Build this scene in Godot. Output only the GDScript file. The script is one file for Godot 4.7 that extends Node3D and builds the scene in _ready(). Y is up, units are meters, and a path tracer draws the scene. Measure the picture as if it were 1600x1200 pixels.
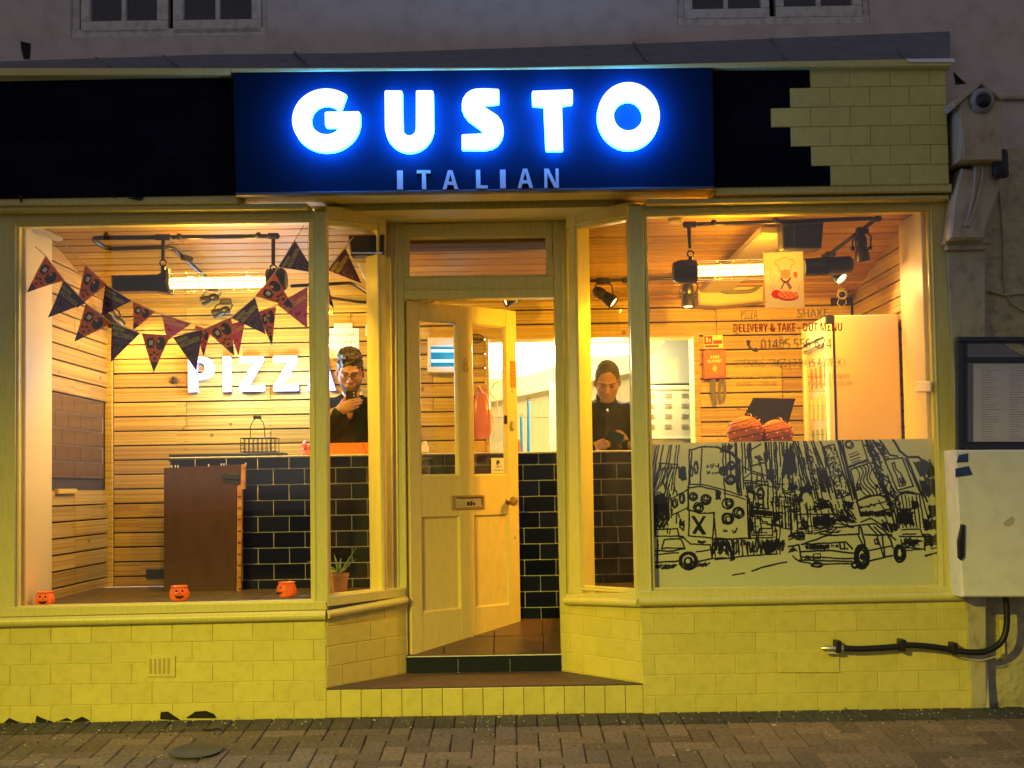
extends Node3D
# A pizza takeaway's shopfront at night. y up, metres; the facade is the plane z = 0, the street is at +z, the shop at -z, the pavement meets the wall at y = 0.

const F := 1900.0                      # focal length in sheet units (the survey sheet is 1600 x 1200 units)
const EYE := Vector3(0, 1.207, 6.55)
const FACADE := Plane(Vector3(0, 0, 1), 0.0)
var view := Basis(Vector3(1, 0, 0), 0.045) * Basis(Vector3(0, 0, 1), -0.016)
var org := {}
var taken := {}
var mats := {}
var rng := RandomNumberGenerator.new()
var noise := FastNoiseLite.new()


func _ready() -> void:
	rng.seed = 20
	noise.seed = 5
	noise.frequency = 1.0
	set_camera()
	set_sky()
	make_materials()
	unseen_street_lamp()
	building_shell()
	fascia_and_sign()
	shop_windows()
	doorway_and_door()
	right_hand_wall()
	pavement()
	interior_shell()
	kitchen()
	counter_and_goods()
	ceiling_fittings()
	left_window_things()
	right_window_things()
	people()


func set_camera() -> void:
	var c := Camera3D.new()
	c.name = "camera"
	c.projection = Camera3D.PROJECTION_FRUSTUM
	c.near = 0.1
	c.far = 300.0
	c.size = 0.1 * 1200.0 / F
	c.frustum_offset = Vector2(0, 0.1 * 74.5 / F)
	c.position = EYE
	c.basis = view
	add_child(c)
	c.current = true


func set_sky() -> void:
	var e := Environment.new()
	var s := ProceduralSkyMaterial.new()
	s.sky_top_color = Color(0.205, 0.20, 0.235)
	s.sky_horizon_color = Color(0.365, 0.345, 0.335)
	s.sky_curve = 0.15
	s.ground_bottom_color = Color(0.12, 0.11, 0.12)
	s.ground_horizon_color = Color(0.20, 0.18, 0.19)
	var sky := Sky.new()
	sky.sky_material = s
	e.background_mode = Environment.BG_SKY
	e.sky = sky
	e.background_energy_multiplier = 3.9
	e.tonemap_mode = Environment.TONE_MAPPER_LINEAR
	e.tonemap_exposure = 1.0
	e.sdfgi_enabled = true
	e.ssao_enabled = true
	e.ssil_enabled = true
	var w := WorldEnvironment.new()
	w.name = "world_environment"
	w.environment = e
	add_child(w)


# ---------------------------------------------------------------- names, things, parts

func numbered(called: String) -> String:
	if not taken.has(called):
		taken[called] = 0
		return called
	taken[called] += 1
	return "%s_%03d" % [called, taken[called]]


func tag(o: Node, label := "", category := "", group := "", kind := "") -> void:
	if label: o.set_meta("label", label)
	if category: o.set_meta("category", category)
	if group: o.set_meta("group", group)
	if kind: o.set_meta("kind", kind)


func thing(called: String, label: String, category: String, at := Vector3.ZERO, group := "", kind := "") -> Node3D:
	var o := Node3D.new()
	o.name = numbered(called)
	o.position = at
	add_child(o)
	org[o] = at
	tag(o, label, category, group, kind)
	return o


func new_st() -> SurfaceTool:
	var st := SurfaceTool.new()
	st.begin(Mesh.PRIMITIVE_TRIANGLES)
	st.set_smooth_group(-1)
	return st


func place(called: String, mesh: Mesh, where: Transform3D, m: Material, parent: Node = null) -> MeshInstance3D:
	var o := MeshInstance3D.new()
	o.mesh = mesh
	o.material_override = m
	if parent == null:
		o.name = numbered(called)
		add_child(o)
		o.transform = where
	else:
		o.name = called
		parent.add_child(o, true)
		o.transform = Transform3D(where.basis, where.origin - org[parent])
	org[o] = where.origin
	return o


func commit(st: SurfaceTool) -> ArrayMesh:
	st.generate_normals()
	return st.commit()


# The shapes of st, which are given where they stand, as one mesh about its own base.
func obj(called: String, st: SurfaceTool, m: Material, parent: Node = null) -> MeshInstance3D:
	st.generate_normals()
	var a := st.commit_to_arrays()
	var v: PackedVector3Array = a[Mesh.ARRAY_VERTEX]
	var lo := Vector3(1e9, 1e9, 1e9)
	var hi := -lo
	for p in v:
		lo = lo.min(p)
		hi = hi.max(p)
	var c := Vector3((lo.x + hi.x) / 2, lo.y, (lo.z + hi.z) / 2)
	for i in v.size():
		v[i] -= c
	a[Mesh.ARRAY_VERTEX] = v
	var mesh := ArrayMesh.new()
	mesh.add_surface_from_arrays(Mesh.PRIMITIVE_TRIANGLES, a)
	return place(called, mesh, Transform3D(Basis(), c), m, parent)


# ---------------------------------------------------------------- survey sheet to space

func ray(x: float, y: float) -> Vector3:
	return view * Vector3(x - 800.0, 674.5 - y, -F)


func at(x: float, y: float, z: float) -> Vector3:
	var d := ray(x, y)
	return EYE + d * ((z - EYE.z) / d.z)


func on(x: float, y: float, p: Plane) -> Vector3:
	return p.intersects_ray(EYE, ray(x, y).normalized())


func per_m(z: float) -> float:
	return F / (EYE.z - z)


func upright(a: Vector3, b: Vector3) -> Plane:           # the vertical plane through a and b that faces the street
	var n := Vector3(b.z - a.z, 0, a.x - b.x).normalized()
	if n.z < 0: n = -n
	return Plane(n, n.dot(a))


# ---------------------------------------------------------------- shapes

func tri(st: SurfaceTool, a: Vector3, b: Vector3, c: Vector3) -> void:
	st.add_vertex(a)
	st.add_vertex(c)
	st.add_vertex(b)


func quad(st: SurfaceTool, a: Vector3, b: Vector3, c: Vector3, d: Vector3) -> void:
	tri(st, a, b, c)
	tri(st, a, c, d)


func quad_out(st: SurfaceTool, a: Vector3, b: Vector3, c: Vector3, d: Vector3, centre: Vector3) -> void:
	if (b - a).cross(c - a).dot((a + c) * 0.5 - centre) < 0.0:
		quad(st, d, c, b, a)
	else:
		quad(st, a, b, c, d)


func tri_out(st: SurfaceTool, a: Vector3, b: Vector3, c: Vector3, centre: Vector3) -> void:
	if (b - a).cross(c - a).dot((a + b + c) / 3.0 - centre) < 0.0:
		tri(st, a, c, b)
	else:
		tri(st, a, b, c)


func box(st: SurfaceTool, xf: Transform3D, s: Vector3, ch := 0.0) -> void:
	var h := s * 0.5
	ch = minf(ch, minf(h.x, minf(h.y, h.z)) * 0.8)
	var p := func(axis: int, x: float, y: float, z: float) -> Vector3:
		var q := Vector3(x * (h.x - (0.0 if axis == 0 else ch)), y * (h.y - (0.0 if axis == 1 else ch)), z * (h.z - (0.0 if axis == 2 else ch)))
		return xf * q
	var o := xf.origin
	for s1 in [-1.0, 1.0]:
		quad_out(st, p.call(0, s1, -1, -1), p.call(0, s1, 1, -1), p.call(0, s1, 1, 1), p.call(0, s1, -1, 1), o)
		quad_out(st, p.call(1, -1, s1, -1), p.call(1, 1, s1, -1), p.call(1, 1, s1, 1), p.call(1, -1, s1, 1), o)
		quad_out(st, p.call(2, -1, -1, s1), p.call(2, 1, -1, s1), p.call(2, 1, 1, s1), p.call(2, -1, 1, s1), o)
	if ch <= 0.0:
		return
	for s1 in [-1.0, 1.0]:
		for s2 in [-1.0, 1.0]:
			quad_out(st, p.call(0, s1, s2, -1), p.call(0, s1, s2, 1), p.call(1, s1, s2, 1), p.call(1, s1, s2, -1), o)
			quad_out(st, p.call(0, s1, -1, s2), p.call(0, s1, 1, s2), p.call(2, s1, 1, s2), p.call(2, s1, -1, s2), o)
			quad_out(st, p.call(1, -1, s1, s2), p.call(1, 1, s1, s2), p.call(2, 1, s1, s2), p.call(2, -1, s1, s2), o)
			for s3 in [-1.0, 1.0]:
				tri_out(st, p.call(0, s1, s2, s3), p.call(1, s1, s2, s3), p.call(2, s1, s2, s3), o)


func span(st: SurfaceTool, lo: Vector3, hi: Vector3, ch := 0.0) -> void:       # an upright box from corner to corner
	box(st, Transform3D(Basis(), (lo + hi) * 0.5), (hi - lo).abs(), ch)


func bar(st: SurfaceTool, a: Vector3, b: Vector3, w: float, h: float, ch := 0.0, side := Vector3.UP) -> void:
	var y := (b - a).normalized()
	var x := y.cross(side)
	if x.length() < 0.01: x = y.cross(Vector3(0, 0, 1))
	x = x.normalized()
	box(st, Transform3D(Basis(x, y, x.cross(y)), (a + b) * 0.5), Vector3(w, a.distance_to(b), h), ch)


# A solid with the outline pts, given counter-clockwise or not on a plane with this normal, reaching back by depth.
func solid(st: SurfaceTool, pts: PackedVector3Array, normal: Vector3, depth: float, ch := 0.0) -> void:
	var x := Vector3.UP.cross(normal)
	x = Vector3(1, 0, 0) if x.length() < 0.01 else x.normalized()
	var y := normal.cross(x)
	var flat := PackedVector2Array()
	for p in pts: flat.append(Vector2(p.dot(x), p.dot(y)))
	var area := 0.0
	for i in flat.size(): area += flat[i].cross(flat[(i + 1) % flat.size()])
	if area < 0:
		flat.reverse()
		pts = pts.duplicate()
		pts.reverse()
	var n := pts.size()
	var front := pts
	if ch > 0.0:
		front = PackedVector3Array()
		for i in n:
			var e0 := (flat[i] - flat[(i + n - 1) % n]).normalized()
			var e1 := (flat[(i + 1) % n] - flat[i]).normalized()
			var m := Vector2(-e0.y - e1.y, e0.x + e1.x)
			m = m * (2.0 * ch / maxf(m.length_squared(), 0.5))
			front.append(pts[i] + x * m.x + y * m.y)
	var t := Geometry2D.triangulate_polygon(flat)
	var back := -normal * depth
	for i in range(0, t.size(), 3):
		var a := t[i]
		var b := t[i + 1]
		var c := t[i + 2]
		if (flat[b] - flat[a]).cross(flat[c] - flat[a]) < 0:
			var k := b
			b = c
			c = k
		tri(st, front[a], front[b], front[c])
		tri(st, pts[c] + back, pts[b] + back, pts[a] + back)
	for i in n:
		var j := (i + 1) % n
		var low := -normal * ch
		if ch > 0.0: quad(st, front[j], front[i], pts[i] + low, pts[j] + low)
		quad(st, pts[j] + low, pts[i] + low, pts[i] + back, pts[j] + back)


# The same with the outline on the survey sheet, on plane p moved out by front and reaching back to plane p moved by back.
func sheet_solid(st: SurfaceTool, outline: Array, p: Plane, front: float, back: float, ch := 0.0) -> void:
	var q := Plane(p.normal, p.d + front)
	var pts := PackedVector3Array()
	for k in outline: pts.append(on(k[0], k[1], q))
	solid(st, pts, p.normal, front - back, ch)


func rect(x0: float, y0: float, x1: float, y1: float) -> Array:
	return [[x0, y0], [x1, y0], [x1, y1], [x0, y1]]


func tube(st: SurfaceTool, path: Array, r: float, sides := 10, r2 := -1.0, closed := false) -> void:
	if r2 < 0: r2 = r
	var n := path.size()
	var rings := []
	var side := Vector3.ZERO
	for i in n:
		var a: Vector3 = path[(i + n - 1) % n] if closed else path[maxi(i - 1, 0)]
		var b: Vector3 = path[(i + 1) % n] if closed else path[mini(i + 1, n - 1)]
		var t := (b - a).normalized()
		if side == Vector3.ZERO:
			side = t.cross(Vector3.UP)
			if side.length() < 0.1: side = t.cross(Vector3(1, 0, 0))
		side = (side - t * side.dot(t)).normalized()
		var up := side.cross(t)
		var ring := PackedVector3Array()
		var rr := lerpf(r, r2, float(i) / maxi(n - 1, 1))
		for k in sides:
			var w := TAU * k / sides
			ring.append(path[i] + (side * cos(w) + up * sin(w)) * rr)
		rings.append(ring)
	st.set_smooth_group(1)
	for i in (n if closed else n - 1):
		var p: PackedVector3Array = rings[i]
		var q: PackedVector3Array = rings[(i + 1) % n]
		var c: Vector3 = (path[i] + path[(i + 1) % n]) * 0.5
		for k in sides:
			quad_out(st, p[k], p[(k + 1) % sides], q[(k + 1) % sides], q[k], c)
	st.set_smooth_group(-1)
	if closed:
		return
	for e in [0, n - 1]:
		var ring: PackedVector3Array = rings[e]
		var inner: Vector3 = path[1] if e == 0 else path[n - 2]
		for k in sides: tri_out(st, path[e], ring[k], ring[(k + 1) % sides], inner)


# profile: [radius, height] pairs from bottom to top, turned about the y axis of xf
func lathe(st: SurfaceTool, profile: Array, xf: Transform3D, seg := 20) -> void:
	var group := 2
	for i in profile.size() - 1:
		var r0: float = profile[i][0]
		var y0: float = profile[i][1]
		var r1: float = profile[i + 1][0]
		var y1: float = profile[i + 1][1]
		if i > 0:
			var before := Vector2(r0 - profile[i - 1][0], y0 - profile[i - 1][1])
			if absf(before.angle_to(Vector2(r1 - r0, y1 - y0))) > 0.7: group += 1
		st.set_smooth_group(group)
		for k in seg:
			var a := TAU * k / seg
			var b := TAU * (k + 1) / seg
			var p := xf * Vector3(r0 * cos(a), y0, r0 * sin(a))
			var q := xf * Vector3(r0 * cos(b), y0, r0 * sin(b))
			var u := xf * Vector3(r1 * cos(a), y1, r1 * sin(a))
			var v := xf * Vector3(r1 * cos(b), y1, r1 * sin(b))
			# outward: away from the axis for a rising profile, up or down for flat rings
			if r0 > 0.0001: tri(st, p, u, q)
			if r1 > 0.0001: tri(st, q, u, v)
	st.set_smooth_group(-1)


func ball(st: SurfaceTool, c: Vector3, r: Vector3, rings := 8, seg := 12, xf := Basis()) -> void:
	var prof := []
	for i in rings + 1:
		var a := -PI / 2 + PI * i / rings
		prof.append([maxf(cos(a), 0.00001), sin(a)])
	lathe(st, prof, Transform3D(xf * Basis.from_scale(r), c), seg)


func turned(axis: Vector3, origin: Vector3) -> Transform3D:      # y along axis
	var y := axis.normalized()
	var x := y.cross(Vector3(0, 0, 1))
	if x.length() < 0.05: x = y.cross(Vector3(1, 0, 0))
	x = x.normalized()
	return Transform3D(Basis(x, y, x.cross(y)), origin)


func disc(st: SurfaceTool, c: Vector3, axis: Vector3, r: float, h: float, seg := 20, ch := 0.0) -> void:
	lathe(st, [[0.0, 0.0], [r, 0.0], [r, h - ch], [r - ch, h], [0.0, h]], turned(axis, c), seg)


# ---------------------------------------------------------------- lettering

var text_cache := {}

func glyphs(s: String, bold: bool) -> Array:        # triangles of a line of text, fitted into 0..1 x 0..1
	var key := s + str(bold)
	if text_cache.has(key):
		return text_cache[key]
	if s == "I":          # a plain stroke, without the face's serifs
		var stroke := PackedVector2Array([Vector2(0, 0), Vector2(1, 0), Vector2(1, 1), Vector2(0, 0), Vector2(1, 1), Vector2(0, 1)])
		text_cache[key] = [stroke, 0.2]
		return text_cache[key]
	var f := SystemFont.new()
	f.font_names = PackedStringArray(["Droid Sans"])
	f.font_weight = 700 if bold else 400
	var t := TextMesh.new()
	t.font = f
	t.text = s
	t.font_size = 48
	t.pixel_size = 0.01
	t.curve_step = 2.0
	t.depth = 0.0
	var a := t.get_mesh_arrays()
	var v: PackedVector3Array = a[Mesh.ARRAY_VERTEX]
	var ix: PackedInt32Array = a[Mesh.ARRAY_INDEX] if a[Mesh.ARRAY_INDEX] != null else PackedInt32Array(range(v.size()))
	var lo := Vector2(1e9, 1e9)
	var hi := -lo
	for i in ix:
		lo = lo.min(Vector2(v[i].x, v[i].y))
		hi = hi.max(Vector2(v[i].x, v[i].y))
	var pts := PackedVector2Array()
	for k in range(0, ix.size(), 3):
		var p := Vector2(v[ix[k]].x, v[ix[k]].y)
		var q := Vector2(v[ix[k + 1]].x, v[ix[k + 1]].y)
		var r := Vector2(v[ix[k + 2]].x, v[ix[k + 2]].y)
		if (q - p).cross(r - p) < 0:
			var x := q
			q = r
			r = x
		if (q - p).cross(r - p) < 1e-9: continue
		for w in [p, q, r]: pts.append((w - lo) / (hi - lo))
	text_cache[key] = [pts, (hi.x - lo.x) / (hi.y - lo.y)]
	return text_cache[key]


# Letters as a solid of this depth on the parallelogram with corner o and sides x, y; the sides go to edge if given
func letters(st: SurfaceTool, s: String, bold: bool, o: Vector3, x: Vector3, y: Vector3, depth: float, edge: SurfaceTool = null) -> void:
	var pts: PackedVector2Array = glyphs(s, bold)[0]
	var n := x.cross(y).normalized()
	var walls := {}
	for k in range(0, pts.size(), 3):
		var w := PackedVector3Array()
		for j in 3: w.append(o + x * pts[k + j].x + y * pts[k + j].y)
		tri(st, w[0], w[1], w[2])
		if depth > 0.0:
			tri(st, w[2] - n * depth, w[1] - n * depth, w[0] - n * depth)
			for j in 3:
				var a := pts[k + j].snapped(Vector2(0.0002, 0.0002))
				var b := pts[k + (j + 1) % 3].snapped(Vector2(0.0002, 0.0002))
				if walls.has([b, a]): walls.erase([b, a])
				else: walls[[a, b]] = [w[j], w[(j + 1) % 3]]
	var e := edge if edge else st
	for k in walls:
		var a: Vector3 = walls[k][0]
		var b: Vector3 = walls[k][1]
		quad(e, b, a, a - n * depth, b - n * depth)


# ---------------------------------------------------------------- painting flat print into images

func paint_poly(img: Image, pts: PackedVector2Array, c: Color) -> void:
	var lo := 1e9
	var hi := -1e9
	for p in pts:
		lo = minf(lo, p.y)
		hi = maxf(hi, p.y)
	var w := img.get_width()
	for y in range(maxi(int(lo), 0), mini(int(hi) + 1, img.get_height())):
		var xs := PackedFloat32Array()
		var yc := y + 0.5
		for i in pts.size():
			var a := pts[i]
			var b := pts[(i + 1) % pts.size()]
			if (a.y <= yc) != (b.y <= yc):
				xs.append(a.x + (yc - a.y) / (b.y - a.y) * (b.x - a.x))
		xs.sort()
		for i in range(0, xs.size() - 1, 2):
			var x0 := clampi(int(xs[i] + 0.5), 0, w)
			var x1 := clampi(int(xs[i + 1] + 0.5), 0, w)
			if x1 > x0: img.fill_rect(Rect2i(x0, y, x1 - x0, 1), c)


func paint_line(img: Image, pts: Array, width: float, c: Color) -> void:
	for i in pts.size() - 1:
		var a := Vector2(pts[i][0], pts[i][1])
		var b := Vector2(pts[i + 1][0], pts[i + 1][1])
		var n := (b - a).orthogonal().normalized() * width * 0.5
		var t := (b - a).normalized() * width * 0.4
		paint_poly(img, PackedVector2Array([a - t + n, b + t + n, b + t - n, a - t - n]), c)


func paint_oval(img: Image, c: Vector2, rx: float, ry: float, col: Color, turn := 0.0) -> void:
	var pts := PackedVector2Array()
	for k in 24: pts.append(c + Vector2(cos(TAU * k / 24) * rx, sin(TAU * k / 24) * ry).rotated(turn))
	paint_poly(img, pts, col)


func paint_text(img: Image, s: String, r: Rect2, c: Color, bold := true, turn := 0.0) -> void:
	var pts: PackedVector2Array = glyphs(s, bold)[0]
	for k in range(0, pts.size(), 3):
		var w := PackedVector2Array()
		for j in 3: w.append(r.position + Vector2(pts[k + j].x * r.size.x, (1.0 - pts[k + j].y) * r.size.y).rotated(turn))
		paint_poly(img, w, c)


# A thin printed sheet: corners top left, top right, bottom right, bottom left, in space
func printed(called: String, c: Array, thick: float, m: Material, parent: Node = null) -> MeshInstance3D:
	var st := new_st()
	var n: Vector3 = (c[1] - c[0]).cross(c[0] - c[3]).normalized()
	var uv := [Vector2(0, 0), Vector2(1, 0), Vector2(1, 1), Vector2(0, 1)]
	for k in [0, 1, 2, 0, 2, 3]:
		st.set_uv(uv[k])
		st.add_vertex(c[k])
	for k in [2, 1, 0, 3, 2, 0]:
		st.set_uv(uv[k])
		st.add_vertex(c[k] - n * thick)
	for k in 4:
		var j := (k + 1) % 4
		st.set_uv(uv[k] * 0.98 + Vector2(0.01, 0.01))
		quad(st, c[k], c[j], c[j] - n * thick, c[k] - n * thick)
	return obj(called, st, m, parent)


func sheet_corners(x0: float, y0: float, x1: float, y1: float, p: Plane, front: float) -> Array:
	var q := Plane(p.normal, p.d + front)
	return [on(x0, y0, q), on(x1, y0, q), on(x1, y1, q), on(x0, y1, q)]


# ---------------------------------------------------------------- materials

func lin(r: float, g: float, b: float) -> Color:
	return Color(r, g, b).linear_to_srgb()


func mat(called: String, c: Color, rough := 0.6, metal := 0.0) -> StandardMaterial3D:
	var m := StandardMaterial3D.new()
	m.resource_name = called
	m.albedo_color = c
	m.roughness = rough
	m.metallic = metal
	mats[called] = m
	return m


func glow(called: String, c: Color, energy: float) -> StandardMaterial3D:
	var m := mat(called, lin(0.6, 0.6, 0.6), 0.4)
	m.emission_enabled = true
	m.emission = c
	m.emission_energy_multiplier = energy
	return m


func glass(called: String, alpha: float, tint := Color(1, 1, 1)) -> StandardMaterial3D:
	var m := mat(called, Color(tint.r, tint.g, tint.b, alpha), 0.02)
	m.transparency = BaseMaterial3D.TRANSPARENCY_ALPHA
	return m


func image_mat(called: String, img: Image, rough := 0.7) -> StandardMaterial3D:
	var m := mat(called, Color.WHITE, rough)
	m.albedo_texture = ImageTexture.create_from_image(img)
	m.texture_repeat = false
	return m


func cloudy(freq: float, ramp: Array, seed_ := 1, oct := 4, size := 512) -> NoiseTexture2D:
	var n := FastNoiseLite.new()
	n.noise_type = FastNoiseLite.TYPE_SIMPLEX
	n.frequency = freq
	n.fractal_octaves = oct
	n.seed = seed_
	var t := NoiseTexture2D.new()
	t.width = size
	t.height = size
	t.seamless = true
	t.noise = n
	var g := Gradient.new()
	var offs := PackedFloat32Array()
	var cols := PackedColorArray()
	for r in ramp:
		offs.append(r[0])
		cols.append(r[1])
	g.offsets = offs
	g.colors = cols
	t.color_ramp = g
	return t


func grey(v: float) -> Color:
	return Color(v, v, v)


func tri_map(m: StandardMaterial3D, tex: Texture2D, scale: Vector3, bump: Texture2D = null, depth := 0.0) -> StandardMaterial3D:
	m.albedo_texture = tex
	m.uv1_triplanar = true
	m.uv1_world_triplanar = true
	m.uv1_scale = scale
	if bump:
		m.heightmap_enabled = true
		m.heightmap_texture = bump
		m.heightmap_scale = depth
	return m


func wood_image(seed_: int, dark: Color, light: Color, knots: int) -> ImageTexture:
	var r := RandomNumberGenerator.new()
	r.seed = seed_
	var n := FastNoiseLite.new()
	n.seed = seed_
	n.frequency = 0.01
	n.fractal_octaves = 3
	var img := Image.create(512, 512, false, Image.FORMAT_RGB8)
	var spots := []
	for k in knots: spots.append([r.randf() * 512, r.randf() * 512, 7.0 + r.randf() * 7.0])
	for y in 512:
		for x in 512:
			var bend := 0.0
			var dark_spot := 0.0
			for s in spots:
				var dx: float = x - s[0]
				var dy: float = (y - s[1])
				var d: float = dx * dx * 14.0 + dy * dy
				if d < 1600.0:
					bend += exp(-d / 260.0) * 14.0 * signf(dy)
					dark_spot = maxf(dark_spot, 1.0 - smoothstep(s[2] * 0.6, s[2] * 1.2, sqrt(d)))
			var a := n.get_noise_2d(x * 0.10, (y + bend) * 6.0)
			var b := n.get_noise_2d(x * 0.35 + 900.0, (y + bend) * 22.0)
			var v := clampf(0.55 + a * 0.75 + b * 0.45, 0.0, 1.0)
			var c := dark.lerp(light, v)
			c = c.lerp(dark * 0.5, dark_spot * 0.6)
			img.set_pixel(x, y, c)
	return ImageTexture.create_from_image(img)


func make_materials() -> void:
	var grain := cloudy(0.02, [[0.0, grey(0.90)], [0.45, grey(0.97)], [1.0, grey(1.0)]], 3, 5)
	var even := cloudy(0.016, [[0.0, grey(0.94)], [0.5, grey(0.985)], [1.0, grey(1.0)]], 33, 4)
	var fine := cloudy(0.09, [[0.0, grey(0.0)], [1.0, grey(1.0)]], 9, 4)
	var lumps := cloudy(0.015, [[0.0, grey(0.0)], [0.5, grey(0.45)], [1.0, grey(1.0)]], 12, 5)
	var dirty := cloudy(0.012, [[0.0, grey(0.80)], [0.3, grey(0.93)], [0.6, grey(0.985)], [1.0, grey(1.0)]], 21, 6)
	# outside paint: pale yellow cream on brick and joinery
	for k in 5:
		var d := 1.0 - 0.02 * k
		tri_map(mat("cream_brick_%d" % k, lin(0.70 * d, 0.62 * d, 0.165 * d), 0.38), even, Vector3(1.3, 1.3, 1.3), lumps, 0.12)
	tri_map(mat("cream_wood", lin(0.68, 0.61, 0.20), 0.33), even, Vector3(4.0, 0.7, 4.0), fine, 0.05)
	tri_map(mat("door_paint", lin(0.84, 0.65, 0.22), 0.38), even, Vector3(4.0, 0.7, 4.0), fine, 0.03)
	tri_map(mat("upper_render", lin(0.64, 0.57, 0.53), 0.85), grain, Vector3(0.5, 0.5, 0.5), lumps, 0.35)
	tri_map(mat("old_brick_paint", lin(0.50, 0.45, 0.27), 0.5), dirty, Vector3(1.1, 1.1, 1.1), lumps, 1.0)
	tri_map(mat("pilaster_paint", lin(0.50, 0.45, 0.30), 0.45), dirty, Vector3(1.6, 1.0, 1.6), lumps, 0.25)
	tri_map(mat("lead", lin(0.16, 0.17, 0.20), 0.55), dirty, Vector3(1.0, 2.0, 2.0), lumps, 0.8)
	for k in 3:
		tri_map(mat("black_brick_%d" % k, lin(0.004 + 0.0015 * k, 0.005 + 0.0015 * k, 0.012 + 0.002 * k), 0.6), grain, Vector3(2, 2, 2), lumps, 0.9)
		mats["black_brick_%d" % k].metallic_specular = 0.12
	mat("sign_board", lin(0.003, 0.015, 0.042), 0.45)
	mats["sign_board"].metallic_specular = 0.1
	mat("board_edge", lin(0.10, 0.10, 0.11), 0.35, 0.6)
	mat("sign_grey", lin(0.42, 0.44, 0.48), 0.5)
	glow("sign_white", Color(0.93, 0.95, 1.0), 1.6)
	glow("sign_blue", Color(0.09, 0.50, 1.0), 62.0)
	tri_map(mat("window_paint", lin(0.66, 0.63, 0.58), 0.5), dirty, Vector3(2, 2, 2))
	mat("night_room", lin(0.012, 0.016, 0.03), 0.9)
	glass("pane", 0.03, Color(0, 0, 0))
	glass("side_pane", 0.03, Color(0, 0, 0))
	mats["side_pane"].metallic_specular = 0.24
	glass("door_pane", 0.05, Color(0.25, 0.25, 0.25))
	# pavement
	for k in 6:
		var d := 0.75 + 0.11 * k
		tri_map(mat("paver_%d" % k, lin(0.175 * d, 0.140 * d, 0.115 * d), 0.75), cloudy(0.05, [[0.0, grey(0.62)], [0.5, grey(0.9)], [1.0, grey(1.0)]], 40, 5, 256) if k == 0 else mats["paver_0"].albedo_texture, Vector3(2.2, 2.2, 2.2), fine, 0.25)
	mat("paver_joint", lin(0.050, 0.042, 0.035), 0.95)
	for k in 2:
		tri_map(mat("paver_edge_%d" % k, lin(0.065 + 0.015 * k, 0.060 + 0.014 * k, 0.050 + 0.01 * k), 0.75), mats["paver_0"].albedo_texture, Vector3(2.2, 2.2, 2.2), fine, 0.25)
	# inside
	var w1 := wood_image(4, Color(0.82, 0.70, 0.52), Color(1.0, 0.97, 0.90), 7)
	var w2 := wood_image(8, Color(0.78, 0.66, 0.48), Color(1.0, 0.96, 0.88), 5)
	for k in 5:
		var d := 1.0 - 0.055 * k
		var m := tri_map(mat("plank_%d" % k, lin(0.58 * d, 0.50 * d * (1.0 - 0.02 * k), 0.12 * d), 0.6), w1 if k % 2 == 0 else w2, Vector3(0.45, 2.0, 2.0), fine, 0.05)
		m.uv1_offset = Vector3(0.37 * k, 0.21 * k, 0.0)
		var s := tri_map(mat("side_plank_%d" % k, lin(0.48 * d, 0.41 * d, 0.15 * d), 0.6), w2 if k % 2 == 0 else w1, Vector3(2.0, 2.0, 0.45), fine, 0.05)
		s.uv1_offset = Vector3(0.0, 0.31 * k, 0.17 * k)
		tri_map(mat("ceiling_board_%d" % k, lin(0.58 * d, 0.40 * d, 0.035 * d), 0.5), w2 if k % 2 == 0 else w1, Vector3(0.30, 2.0, 2.6))
	tri_map(mat("wall_dark", lin(0.03, 0.022, 0.016), 0.9), grain, Vector3(1, 1, 1))
	mat("pier_paint", lin(0.55, 0.49, 0.30), 0.5)
	for k in 3:
		mat("tile_%d" % k, lin(0.004 + 0.002 * k, 0.006 + 0.003 * k, 0.022 + 0.009 * k), 0.12)
		mats["tile_%d" % k].metallic_specular = 0.35
	mat("grout", lin(0.85, 0.83, 0.77), 0.8)
	mat("reflected_brown_grout", lin(0.26, 0.21, 0.16), 0.8)
	tri_map(mat("floor_tile", lin(0.15, 0.085, 0.06), 0.3), grain, Vector3(1, 1, 1))
	mat("step_tile", lin(0.012, 0.018, 0.03), 0.15)
	tri_map(mat("step_top", lin(0.105, 0.07, 0.055), 0.6), dirty, Vector3(1.5, 1.5, 1.5), fine, 0.2)
	tri_map(mat("platform_top", lin(0.10, 0.075, 0.06), 0.35), dirty, Vector3(1, 1, 1))
	tri_map(mat("brown_door", lin(0.060, 0.017, 0.008), 0.36), dirty, Vector3(1.6, 0.4, 1.6))
	tri_map(mat("raw_edge", lin(0.52, 0.30, 0.12), 0.7), w1, Vector3(2.0, 0.6, 2.0))
	mat("black_metal", lin(0.012, 0.011, 0.012), 0.35)
	mat("black_plastic", lin(0.012, 0.012, 0.014), 0.45)
	mat("chrome", lin(0.6, 0.6, 0.6), 0.25, 0.9)
	mat("brass", lin(0.45, 0.32, 0.14), 0.3, 0.85)
	mat("white_plastic", lin(0.62, 0.60, 0.56), 0.5)
	mat("kitchen_wall", lin(0.74, 0.69, 0.50), 0.6)
	mat("kitchen_steel", lin(0.32, 0.34, 0.32), 0.4, 0.3)
	mat("locker", lin(0.46, 0.50, 0.44), 0.5)
	mat("blue_handle", lin(0.02, 0.20, 0.62), 0.4)
	mat("orange_board", lin(0.75, 0.16, 0.03), 0.5)
	mat("red_plastic", lin(0.65, 0.05, 0.02), 0.4)
	mat("grey_strap", lin(0.13, 0.12, 0.11), 0.7)
	mat("meter_box", lin(0.80, 0.80, 0.80), 0.5)
	mats["meter_box"] = tri_map(mats["meter_box"], even, Vector3(0.8, 0.8, 0.8))
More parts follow.
